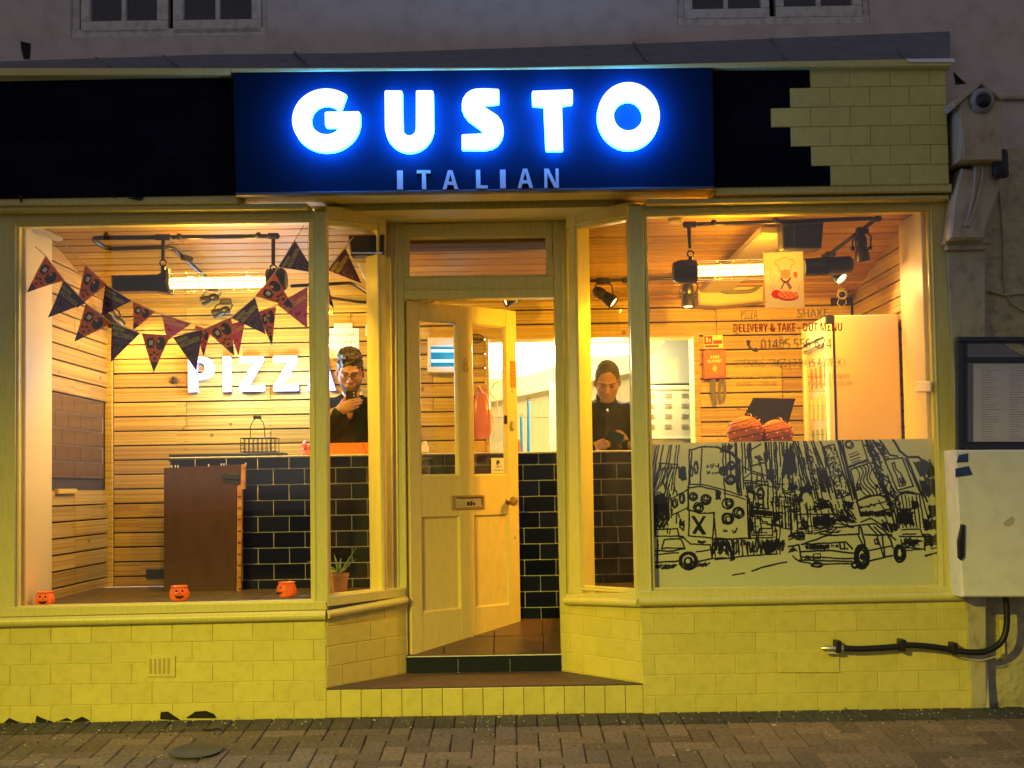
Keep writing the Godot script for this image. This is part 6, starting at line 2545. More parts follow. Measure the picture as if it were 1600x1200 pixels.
func ink_scribble(k: int, x0: float, y0: float, x1: float, y1: float, n: int, w := 4.0) -> void:
	var pts := []
	for i in n: pts.append([pen.randf_range(x0, x1), pen.randf_range(y0, y1)])
	ink(k, pts, w)


func street_drawing() -> Image:
	pen.seed = 11
	sheet = Image.create(1024, 528, false, Image.FORMAT_RGB8)
	sheet.fill(Color(0.86, 0.86, 0.74))
	# left half: towers, billboards with rings, the car at the left edge
	for l in [[[155, 60], [95, 330]], [[170, 60], [120, 310]], [[202, 60], [150, 300]], [[246, 60], [190, 350]], [[262, 60], [205, 420]], [[320, 60], [262, 430]], [[300, 60], [250, 400]], [[165, 190], [305, 205], [300, 230]], [[160, 240], [290, 225]]]: ink(0, l, 5)
	for l in [[[398, 95], [382, 365]], [[412, 110], [390, 360]], [[490, 72], [466, 360]], [[395, 100], [490, 74], [600, 82], [700, 130], [765, 195]], [[600, 76], [715, 125], [770, 182]], [[385, 352], [480, 356], [610, 388], [760, 442]], [[380, 378], [480, 372], [600, 404]]]: ink(0, l, 6)
	for l in [[[752, 190], [755, 440]], [[766, 190], [770, 440]], [[745, 200], [742, 420]]]: ink(0, l, 7)
	ink_hatch(0, 100, 400, 240, 640, 26, -12, 5)
	ink_hatch(0, 310, 220, 360, 320, 12, 4, 7)
	ink_scribble(0, 105, 420, 200, 560, 30, 5)
	ink_hatch(0, 105, 600, 230, 690, 20, -40, 4)
	ink_hatch(0, 160, 200, 290, 400, 10, -60, 4)
	ink_ring(0, 405, 255, 14, 40, 5)
	ink_ring(0, 440, 230, 12, 46, 5)
	for r in [[705, 217, 30], [642, 258, 32], [695, 326, 36], [415, 450, 30], [505, 465, 37], [450, 535, 37], [675, 497, 40], [746, 570, 42], [662, 618, 43]]:
		ink_ring(0, r[0], r[1], r[2], r[2], 5, 3)
		ink_ring(0, r[0] + 4, r[1] - 2, r[2] * 0.5, r[2] * 0.55, 4, 2)
	ink_scribble(0, 618, 235, 660, 280, 14, 6)
	for r in 2:
		for c in 5: ink_scribble(0, 520 + 19 * c, 205 + 48 * r, 534 + 19 * c, 236 + 48 * r, 4, 4)
	ink(0, [[385, 385], [252, 462], [246, 582], [380, 525]], 6)
	ink(0, [[378, 372], [374, 545]], 8)
	ink_ring(0, 275, 502, 16, 32, 5)
	ink_ring(0, 322, 462, 16, 40, 5)
	ink(0, [[378, 545], [368, 742], [545, 762]], 6)
	ink(0, [[380, 545], [455, 572], [565, 570], [545, 760]], 6)
	ink(0, [[560, 575], [572, 755]], 5)
	for i in 4:
		ink(0, [[398 + 6 * i, 598], [474 + 6 * i, 728]], 7)
		ink(0, [[480 + 5 * i, 602], [404 + 5 * i, 722]], 7)
	ink_scribble(0, 305, 610, 345, 700, 12, 6)
	ink_scribble(0, 580, 400, 618, 470, 12, 8)
	ink(0, [[800, 445], [832, 470], [826, 770], [560, 762]], 6)
	ink(0, [[640, 420], [800, 470]], 5)
	ink(0, [[815, 470], [812, 765]], 6)
	ink_scribble(0, 610, 688, 660, 712, 7, 4)
	ink_scribble(0, 690, 685, 732, 725, 7, 4)
	ink(0, [[780, 228], [965, 300], [960, 345], [790, 330], [780, 228]], 6)
	ink(0, [[790, 318], [850, 272], [930, 300], [945, 335]], 5)
	ink(0, [[800, 345], [970, 368], [965, 545], [830, 530], [800, 345]], 6)
	ink_scribble(0, 820, 365, 870, 430, 18, 7)
	ink_ring(0, 918, 432, 26, 42, 5, 3)
	ink_scribble(0, 865, 490, 950, 525, 8, 5)
	for i in 4: ink(0, [[828, 552 + 9 * i], [992, 566 + 10 * i]], 7)
	ink(0, [[832, 600], [990, 612], [992, 742], [840, 742], [832, 600]], 5)
	ink(0, [[862, 620], [915, 616], [918, 640], [950, 642], [955, 660], [990, 664], [988, 690], [900, 694], [898, 722], [852, 720], [850, 650], [868, 648], [862, 620]], 5)
	for x in [640, 660, 688, 732, 742, 782, 800, 838, 850, 955, 968, 985, 1000, 1022, 1036, 1060, 1078, 1092, 1120]:
		ink(0, [[x, 52], [x + 8, 150 + pen.randf() * 380]], 6)
	ink_hatch(0, 645, 60, 725, 120, 8, -26, 4)
	ink(0, [[842, 60], [838, 225], [960, 200]], 6)
	ink(0, [[845, 105], [925, 60]], 5)
	ink_scribble(0, 865, 145, 945, 185, 10, 6)
	ink_scribble(0, 970, 250, 1020, 330, 26, 8)
	ink_scribble(0, 985, 560, 1070, 700, 26, 5)
	ink_hatch(0, 1090, 100, 1180, 330, 14, -20, 5)
	ink(0, [[1075, 310], [1080, 430], [1165, 420], [1160, 520], [1085, 540]], 6)
	ink_hatch(0, 1100, 450, 1150, 510, 5, 2, 5)
	ink_scribble(0, 1120, 365, 1190, 410, 16, 8)
	for x in range(1000, 1200, 22): ink(0, [[x, 440 + pen.randf() * 60], [x + 6, 620 + pen.randf() * 120]], 5)
	for i in 26:
		var x := 535 + i * 21.0
		ink_scribble(0, x, 772, x + 24, 905 - i * 1.2, 6, 5)
	for q in [[570, 800], [625, 800], [690, 870], [845, 830], [945, 800], [1020, 780]]: ink_scribble(0, q[0] - 18, q[1] - 30, q[0] + 18, q[1] + 60, 12, 7)
	ink(0, [[540, 772], [800, 765], [1000, 760]], 5)
	ink(0, [[560, 920], [760, 900], [1020, 882]], 6)
	for l in [[[96, 692], [290, 690], [300, 752]], [[96, 742], [330, 748]], [[130, 690], [120, 745]], [[190, 766], [312, 764], [338, 832], [168, 834], [190, 766]], [[338, 760], [382, 802], [528, 812], [540, 915]], [[300, 752], [345, 762]], [[110, 880], [290, 868]], [[420, 860], [535, 846]], [[140, 770], [130, 935]], [[96, 942], [300, 930]], [[430, 938], [545, 912], [640, 910]], [[96, 850], [250, 858], [340, 840]]]: ink(0, l, 6)
	ink_ring(0, 358, 935, 66, 66, 8, 3)
	ink_ring(0, 360, 936, 30, 32, 6, 3)
	ink_hatch(0, 105, 955, 290, 990, 14, -34, 5)
	ink_hatch(0, 425, 945, 530, 975, 9, -30, 5)
	ink_scribble(0, 410, 780, 500, 800, 10, 5)
	ink(0, [[830, 1014], [905, 985], [1085, 944]], 7)
	ink(0, [[870, 995], [1000, 962]], 5)
	ink(0, [[684, 1041], [774, 1027]], 6)
	# right half: towers, awning, the big taxi in front
	ink_hatch(1, 0, 60, 60, 300, 10, 14, 5)
	for l in [[[62, 45], [150, 400]], [[78, 45], [168, 410]], [[98, 45], [190, 440]], [[140, 45], [215, 470]], [[152, 45], [230, 470]], [[192, 45], [330, 480]], [[208, 45], [345, 430]], [[258, 45], [285, 100], [372, 475]], [[392, 45], [490, 490]], [[404, 45], [505, 480]], [[412, 45], [520, 490]]]: ink(1, l, 6)
	for i in 16: ink_scribble(1, 145 + 4 * i, 60 + 24 * i, 190 + 4 * i, 92 + 24 * i, 4, 4)
	ink_hatch(1, 225, 230, 300, 430, 14, 30, 6)
	for i in 150:
		var v := pen.randf()
		var u := pen.randf()
		var x := lerpf(lerpf(285, 372, u), lerpf(375, 470, u), v)
		var y := lerpf(90, 455, v)
		ink(1, [[x, y], [x + pen.randf_range(-10, 10), y + pen.randf_range(4, 12)]], 4)
	ink(1, [[275, 92], [362, 70], [475, 448], [378, 475], [275, 92]], 5)
	ink(1, [[425, 45], [572, 40], [608, 188], [466, 246], [425, 45]], 6)
	ink(1, [[470, 246], [612, 195]], 9)
	ink_ring(1, 480, 75, 28, 26, 6)
	for i in 4: ink(1, [[470 + 8 * i, 150 + 22 * i], [540 + 6 * i, 130 + 20 * i]], 4)
	ink(1, [[482, 262], [622, 212], [722, 440], [522, 492], [482, 262]], 6)
	for i in 5:
		var pts := []
		for s in 9: pts.append([510 + 26 * i + 8 * s + 22 * sin(s * 0.9 + i * 0.3), 240 + 27 * s - 4 * i])
		ink(1, pts, 5)
	ink_scribble(1, 520, 370, 560, 420, 12, 6)
	ink_scribble(1, 655, 380, 680, 415, 8, 6)
	for l in [[[598, 42], [770, 560], [800, 720]], [[612, 42], [790, 560], [815, 700]], [[630, 50], [700, 220]], [[650, 42], [745, 200]]]: ink(1, l, 8)
	for i in 12: ink_scribble(1, 630 + 12 * i, 190 + 34 * i, 665 + 12 * i, 232 + 34 * i, 5, 6)
	for i in 6: ink_scribble(1, 660 + 14 * i, 55 + 22 * i, 720 + 10 * i, 90 + 22 * i, 8, 5)
	ink(1, [[736, 196], [870, 180], [942, 396], [822, 422], [736, 196]], 7)
	ink(1, [[790, 222], [808, 218], [815, 262], [850, 300], [888, 370], [876, 388], [842, 392], [820, 318], [800, 270], [790, 222]], 5)
	ink_hatch(1, 830, 320, 870, 380, 4, 12, 5)
	ink(1, [[700, 45], [775, 160], [830, 170]], 7)
	ink(1, [[800, 42], [850, 130], [905, 178], [985, 178], [1020, 210], [1085, 300], [1120, 330]], 9)
	ink(1, [[905, 190], [990, 420], [1040, 510]], 7)
	ink_hatch(1, 950, 200, 1080, 330, 22, 40, 7)
	ink_hatch(1, 990, 330, 1110, 480, 14, 30, 6)
	ink(1, [[885, 190], [1000, 470], [1060, 700]], 6)
	ink_scribble(1, 925, 510, 975, 560, 24, 9)
	ink(1, [[830, 460], [900, 430], [985, 455]], 7)
	ink_scribble(1, 820, 420, 960, 470, 12, 5)
	ink_scribble(1, 820, 560, 940, 690, 50, 6)
	ink_scribble(1, 1010, 640, 1120, 720, 40, 7)
	ink_scribble(1, 1040, 540, 1120, 640, 30, 6)
	for i in 8: ink(1, [[800 + 26 * i, 440 + pen.randf() * 40], [830 + 26 * i, 700]], 5)
	ink(1, [[520, 500], [600, 462], [690, 455], [765, 490], [772, 560], [545, 606], [520, 500]], 7)
	ink(1, [[680, 490], [720, 560]], 5)
	ink_hatch(1, 548, 575, 772, 612, 24, 3, 7)
	ink(1, [[540, 552], [765, 498]], 4)
	ink_scribble(1, 530, 530, 560, 552, 5, 5)
	ink(1, [[588, 535], [610, 548], [620, 520], [650, 540], [655, 520]], 5)
	ink(1, [[545, 652], [620, 625], [740, 700], [700, 640]], 6)
	ink(1, [[722, 600], [765, 730]], 5)
	ink_scribble(1, 95, 370, 200, 440, 22, 8)
	ink_scribble(1, 200, 470, 330, 560, 26, 6)
	ink_scribble(1, 60, 420, 120, 500, 14, 6)
	ink_hatch(1, 190, 600, 350, 690, 22, 4, 6)
	ink(1, [[70, 590], [350, 590]], 5)
	for x in [20, 72, 100, 150, 175]: ink(1, [[x, 530], [x + 6, 740]], 5)
	ink_scribble(1, 100, 610, 165, 700, 14, 5)
	ink_ring(1, 140, 690, 18, 16, 6, 3)
	ink_scribble(1, 405, 480, 500, 560, 20, 6)
	ink_scribble(1, 340, 600, 520, 680, 24, 5)
	ink_hatch(1, 330, 560, 480, 640, 10, 40, 5)
	ink_scribble(1, 0, 720, 130, 780, 24, 5)
	ink_hatch(1, 690, 660, 800, 730, 12, 20, 6)
	# the taxi
	for l in [[[312, 745], [368, 690], [535, 678], [655, 668], [735, 742], [800, 790]], [[312, 748], [530, 742], [530, 680]], [[110, 812], [250, 762], [312, 746]], [[100, 815], [430, 800], [478, 852]], [[520, 745], [560, 830], [590, 900]], [[545, 690], [572, 830]], [[570, 745], [770, 752]], [[600, 680], [660, 745], [705, 912]], [[645, 690], [700, 750], [712, 908]], [[735, 742], [760, 790], [778, 850]], [[600, 945], [770, 904]], [[598, 862], [775, 832]], [[90, 868], [300, 862], [490, 884]], [[0, 830], [80, 818], [95, 930]], [[30, 900], [80, 940], [180, 962], [470, 962]], [[95, 905], [180, 912], [480, 925]], [[80, 935], [470, 945]], [[385, 812], [390, 852], [440, 850]], [[440, 810], [478, 850]], [[415, 808], [418, 850]], [[240, 735], [310, 745]], [[200, 735], [330, 700]]]: ink(1, l, 7)
	ink(1, [[188, 886], [238, 884], [238, 922], [190, 924], [188, 886]], 5)
	ink_hatch(1, 130, 818, 300, 852, 22, 3, 7)
	ink_hatch(1, 300, 820, 385, 838, 6, 2, 5)
	ink_scribble(1, 0, 830, 80, 880, 12, 5)
	ink_ring(1, 545, 910, 52, 88, 9, 3)
	ink_ring(1, 548, 912, 30, 56, 6, 2)
	ink_scribble(1, 530, 890, 565, 945, 14, 6)
	ink_ring(1, 818, 888, 42, 62, 9, 3)
	ink_ring(1, 820, 888, 22, 40, 6, 2)
	ink_ring(1, 212, 970, 42, 16, 7, 2)
	ink_ring(1, 488, 974, 22, 20, 7, 2)
	ink_scribble(1, 640, 780, 680, 820, 8, 7)
	ink_scribble(1, 110, 900, 200, 945, 8, 4)
	# cars behind on the right
	for l in [[[842, 715], [985, 712], [995, 760]], [[830, 765], [1000, 770]], [[850, 750], [950, 748]], [[860, 800], [990, 806]], [[835, 790], [850, 842], [1000, 862]], [[860, 870], [1010, 862]], [[1000, 762], [1040, 800], [1130, 790]], [[1010, 800], [1015, 870]], [[1060, 860], [1140, 846]]]: ink(1, l, 6)
	ink_scribble(1, 840, 770, 990, 850, 22, 5)
	ink_scribble(1, 1000, 750, 1110, 850, 26, 6)
	for i in 5: ink(1, [[1015, 918 - 3 * i], [1140, 876 + 2 * i]], 5)
	# tangle of storeys, signs and shadows between the billboards
	for i in 70:
		var x := pen.randf_range(820, 1190)
		var y := pen.randf_range(60, 720)
		ink(0, [[x, y], [x + pen.randf_range(-14, 14), y + pen.randf_range(30, 120)]], 5)
	for i in 46:
		var x := pen.randf_range(830, 1170)
		var y := pen.randf_range(300, 740)
		ink(0, [[x, y], [x + pen.randf_range(20, 70), y + pen.randf_range(-8, 14)]], 4)
	for i in 60:
		var v := pen.randf()
		var x := pen.randf_range(0, 330) + v * 150
		ink(1, [[x, 60 + v * 520], [x + pen.randf_range(8, 30), 60 + v * 520 + pen.randf_range(30, 110)]], 5)
	for i in 36:
		var x := pen.randf_range(0, 480)
		var y := pen.randf_range(540, 730)
		ink(1, [[x, y], [x + pen.randf_range(20, 80), y + pen.randf_range(-14, 12)]], 5)
	for i in 44:
		var v := pen.randf()
		ink(1, [[600 + v * 230 + pen.randf_range(-24, 60), 60 + v * 560], [625 + v * 230 + pen.randf_range(-20, 50), 110 + v * 560]], 6)
	for i in 30:
		var x := pen.randf_range(95, 300)
		var y := pen.randf_range(330, 690)
		ink(0, [[x, y], [x + pen.randf_range(-16, 10), y + pen.randf_range(20, 70)]], 5)
	for i in 24:
		var x := pen.randf_range(530, 1070)
		ink(0, [[x, 775 + pen.randf() * 30], [x + pen.randf_range(-10, 10), 890 - pen.randf() * 30]], 6)
	return sheet


func backlit(m: StandardMaterial3D, share: float) -> StandardMaterial3D:
	m.backlight_enabled = true
	m.backlight = Color(share, share, share)
	return m


func right_window_things() -> void:
	# street drawing on a board behind the lower part of the pane
	var bp := Plane(Vector3(0, 0, 1), -0.060)
	var t := thing("street_drawing", "pale board with a black ink drawing of taxis and billboards", "drawing", at(1243, 921, -0.06))
	printed("printed_board", [on(1009, 693, bp), on(1466, 685, bp), on(1474, 921, bp), on(1016, 925, bp)], 0.006, image_mat("street_drawing", street_drawing(), 0.45), t)

	# vinyl lettering on the pane
	t = thing("window_lettering", "red and grey lettering on the right pane with delivery and opening times", "lettering", at(1240, 606, -0.037))
	var vp := -0.0368
	var red := backlit(mat("vinyl_red", lin(0.85, 0.010, 0.010), 0.5), 0.5)
	var dim := backlit(mat("vinyl_grey", lin(0.33, 0.25, 0.15), 0.7), 0.45)
	var pale := backlit(mat("vinyl_faded", lin(0.60, 0.41, 0.15), 0.7), 0.6)
	for s in [["PIZZA", 1158, 485, 1184, 498, 3, false], ["SHAKE", 1246, 483, 1294, 496, 3, false], ["DELIVERY & TAKE - OUT MENU", 1146, 506, 1316, 519, 1, true], ["01455 556 674", 1189, 530, 1300, 546, 2, false], ["OPENING TIMES ( 7 DAYS A WEEK )", 1148, 562, 1321, 577, 2, false], ["MONDAY TO THURSDAY", 1143, 586, 1222, 593, 3, false], ["3:00 PM - 12:00 AM", 1150, 597, 1214, 604, 2, false], ["FRIDAY TO SUNDAY", 1262, 585, 1328, 593, 2, false], ["3:00 PM TO 12:30 AM", 1262, 596, 1331, 604, 2, false]]:
		var st := new_st()
		var a := at(s[1], s[4], vp)
		var b := at(s[3], s[4] - (s[3] - s[1]) * 0.012, vp)
		var c := at(s[1], s[2], vp)
		letters(st, s[0], s[6], a, b - a, Vector3(0, c.y - a.y, 0), 0.0008)
		obj("text_line", st, [null, red, dim, pale][s[5]], t)
	var st := new_st()
	var hs := []
	for q in [[1166, 532], [1170, 531], [1173, 535], [1171, 538], [1174, 543], [1178, 545], [1181, 543], [1185, 546], [1184, 550], [1179, 550], [1172, 546], [1167, 539]]: hs.append(at(q[0], q[1], vp))
	solid(st, PackedVector3Array(hs), Vector3(0, 0, 1), 0.0008)
	obj("handset_symbol", st, dim, t)

	# poster of a pizza chef hung inside the pane
	var img := Image.create(192, 264, false, Image.FORMAT_RGB8)
	img.fill(Color(0.93, 0.88, 0.72))
	for e in [[0, 0, 192, 5], [0, 259, 192, 5], [0, 0, 5, 264], [187, 0, 5, 264]]: img.fill_rect(Rect2i(e[0], e[1], e[2], e[3]), Color(0.90, 0.80, 0.50))
	var line := Color(0.78, 0.70, 0.54)
	paint_line(img, [[76, 92], [72, 66], [58, 58], [56, 44], [70, 36], [84, 40], [92, 28], [112, 26], [122, 38], [138, 36], [148, 48], [144, 60], [132, 66], [130, 90], [104, 84], [76, 92]], 4, line)
	paint_oval(img, Vector2(104, 104), 24, 20, Color(0.90, 0.72, 0.48))
	paint_line(img, [[82, 122], [92, 136], [104, 140], [118, 136], [128, 122]], 7, Color(0.62, 0.30, 0.16))
	paint_line(img, [[100, 140], [82, 170]], 6, Color(0.55, 0.36, 0.22))
	paint_line(img, [[106, 140], [124, 172], [130, 166], [114, 138]], 5, Color(0.62, 0.30, 0.16))
	for q in [[[34, 70], [30, 110], [46, 150]], [[160, 140], [170, 168], [160, 180]], [[44, 96], [56, 120]], [[28, 150], [44, 172], [60, 150]]]: paint_line(img, q, 3, Color(0.84, 0.76, 0.58))
	paint_oval(img, Vector2(152, 108), 10, 14, Color(0.88, 0.60, 0.36))
	paint_oval(img, Vector2(60, 196), 26, 20, Color(0.90, 0.36, 0.06))
	paint_oval(img, Vector2(112, 206), 52, 22, Color(0.78, 0.36, 0.08), 0.06)
	paint_oval(img, Vector2(112, 200), 48, 18, Color(0.96, 0.72, 0.22), 0.06)
	for k in 10: paint_line(img, [[78 + 8 * k, 196 + 9 * (k % 3) - 6], [84 + 8 * k, 200 + 7 * (k % 3) - 6]], 4, Color(0.80, 0.32, 0.08))
	t = thing("chef_poster", "small cream poster of a chef with pizza hung in the right window", "poster", at(1225, 482, -0.06))
	printed("poster_sheet", [at(1192, 394, -0.06), at(1255, 392, -0.06), at(1257.5, 482, -0.055), at(1195, 483, -0.055)], 0.001, backlit(image_mat("poster_print", img, 0.5), 1.2), t)
	st = new_st()
	bar(st, at(1191, 394, -0.059), at(1256, 392, -0.059), 0.006, 0.006, 0.002)
	obj("hanging_rail", st, mats["white_plastic"], t)

	# fridge
	var z0 := -0.49
	t = thing("drinks_fridge", "tall cream drinks fridge with a glass door facing left", "fridge", at(1350, 690, z0))
	var fx := at(1296, 600, z0).x
	var top := at(1340, 492, z0).y
	st = new_st()
	span(st, Vector3(fx + 0.035, 0.612, -1.12), Vector3(right_x - 0.02, top, z0), 0.006)
	obj("cabinet", st, mats["fridge_side"], t)
	st = new_st()
	span(st, Vector3(fx + 0.030, 0.612, z0 - 0.02), Vector3(fx + 0.0355, top - 0.005, z0 + 0.003))
	obj("door_gasket", st, mats["rubber"], t)
	st = new_st()
	span(st, Vector3(fx - 0.005, 0.612, z0 - 0.07), Vector3(fx + 0.029, top, z0), 0.004)
	span(st, Vector3(fx - 0.005, 0.612, -1.12), Vector3(fx + 0.029, top, -1.08), 0.004)
	span(st, Vector3(fx - 0.005, top - 0.16, -1.079), Vector3(fx + 0.029, top, z0 - 0.071), 0.004)
	obj("glass_door_frame", st, mats["white_plastic"], t)
	st = new_st()
	span(st, Vector3(fx - 0.008, top - 0.125, -1.06), Vector3(fx - 0.006, top - 0.11, z0 - 0.08))
	span(st, Vector3(fx - 0.008, top - 0.155, -1.06), Vector3(fx - 0.006, top - 0.15, z0 - 0.08))
	span(st, Vector3(fx - 0.008, top - 0.05, z0 - 0.03), Vector3(fx + 0.031, top + 0.002, z0 + 0.002))
	obj("black_trim", st, mats["rubber"], t)
	st = new_st()
	span(st, Vector3(fx + 0.006, 0.64, -1.078), Vector3(fx + 0.010, top - 0.161, z0 - 0.072))
	obj("glass_door", st, mats["door_pane"], t)
	st = new_st()
	span(st, Vector3(fx + 0.020, 0.64, -1.078), Vector3(fx + 0.0285, top - 0.161, z0 - 0.072))
	obj("white_interior", st, mats["meter_box"], t)  # plain white panel behind the glass door, without a lamp
	var cans := [lin(0.75, 0.16, 0.05), lin(0.85, 0.55, 0.10), lin(0.06, 0.20, 0.16), lin(0.10, 0.25, 0.22)]
	for r in 4:
		st = new_st()
		for k in 4: disc(st, Vector3(fx + 0.012, top - 0.40 - 0.19 * r, z0 - 0.14 - 0.11 * k), Vector3.UP, 0.0055 + 0.0005 * k, 0.13, 10)
		obj("drink", st, mat("drink_%d" % r, cans[r], 0.3), t)

	# black screen and the pumpkin baskets with their string of red lights
	t = thing("till_screen", "black till screen tilted back behind the orange pumpkins", "screen", at(1200, 658, -0.5))
	var c0 := at(1177, 621, -0.62)
	var c1 := at(1243, 622, -0.62)
	var c2 := at(1231, 662, -0.45)
	var c3 := at(1157, 660, -0.45)
	st = new_st()
	var nn: Vector3 = (c1 - c0).cross(c0 - c3).normalized()
	solid(st, PackedVector3Array([c0, c1, c2, c3]), nn, 0.02, 0.004)
	var dark := mat("dark_screen", lin(0.006, 0.006, 0.010), 0.7)
	dark.metallic_specular = 0.1
	obj("panel", st, dark, t)
	st = new_st()
	bar(st, (c0 + c1) * 0.5 - nn * 0.03 + Vector3(0, -0.05, 0), Vector3(at(1200, 680, -0.5).x, 0.6, -0.55), 0.05, 0.03, 0.006)
	obj("stand", st, mats["black_plastic"], t)
	var orange := mat("pumpkin_orange", lin(0.50, 0.12, 0.006), 0.6)
	orange.metallic_specular = 0.2
	var px := [[1165, 676, 28.0, "left orange pumpkin basket wound with red lights above the drawing"], [1213, 679, 25.0, "right orange pumpkin basket wound with red lights above the drawing"]]
	for i in 2:
		var q: Array = px[i]
		var z := -0.30 - 0.03 * i
		var c := at(q[0], q[1], z)
		var r: float = q[2] / per_m(z)
		t = thing("pumpkin_basket", q[3], "pumpkin", c - Vector3(0, r, 0))
		st = new_st()
		st.set_smooth_group(4)
		for a in 14:
			for b in 36:
				var v := []
				for e in [[a, b], [a + 1, b], [a + 1, b + 1], [a, b + 1]]:
					var la: float = -PI / 2 + PI * e[0] / 14
					var lo: float = TAU * e[1] / 36
					var rr := r * (1.0 + 0.025 * cos(lo * 9.0) * cos(la))
					v.append(c + Vector3(cos(la) * cos(lo) * rr, sin(la) * r * 0.94, cos(la) * sin(lo) * rr))
				if a > 0: tri(st, v[0], v[1], v[3])
				if a < 13: tri(st, v[1], v[2], v[3])
		obj("pumpkin", st, orange, t)
		st = new_st()
		for k in 4:
			var path := []
			for s in 15:
				var ang := PI * s / 14.0
				var yy := r * (0.64 - 0.42 * k) + 0.28 * r * (s / 14.0 - 0.5) * 2.0
				var hr := sqrt(maxf(1.06 * r * 1.06 * r - yy * yy, 0.0001))
				path.append(c + Vector3(-cos(ang) * hr, yy, sin(ang) * hr))
			tube(st, path, 0.0028, 5)
		obj("dark_band", st, mats["stain_black"], t)
		var u := thing("red_light_string", ["string of tiny red lights round the left pumpkin basket", "string of tiny red lights round the right pumpkin basket"][i], "fairy lights", c)
		st = new_st()
		var tips := []
		for k in 4:
			for s in 5:
				var ang := PI * (s + 0.5 * (k % 2) + 0.25) / 5.0
				var yy := r * (0.82 - 0.36 * k) + 0.28 * r * (ang / PI - 0.5) * 2.0
				var hr := sqrt(maxf(1.06 * r * 1.06 * r - yy * yy, 0.0001))
				tips.append(c + Vector3(-cos(ang) * hr, yy, sin(ang) * hr))
		for k in 4:
			var path := []
			for s in 13:
				var ang := PI * (s + 0.5) / 13.0
				var yy := r * (0.82 - 0.36 * k) + 0.28 * r * (ang / PI - 0.5) * 2.0
				var hr := sqrt(maxf(1.05 * r * 1.05 * r - yy * yy, 0.0001))
				path.append(c + Vector3(-cos(ang) * hr, yy, sin(ang) * hr))
			tube(st, path, 0.0012, 4)
		obj("wire", st, mats["aloe"], u)
		for p in tips:
			st = new_st()
			ball(st, p, Vector3(0.0030, 0.0030, 0.0030), 4, 6)
			obj("red_bulb", st, mats["red_led"], u)


# ================================================================ people

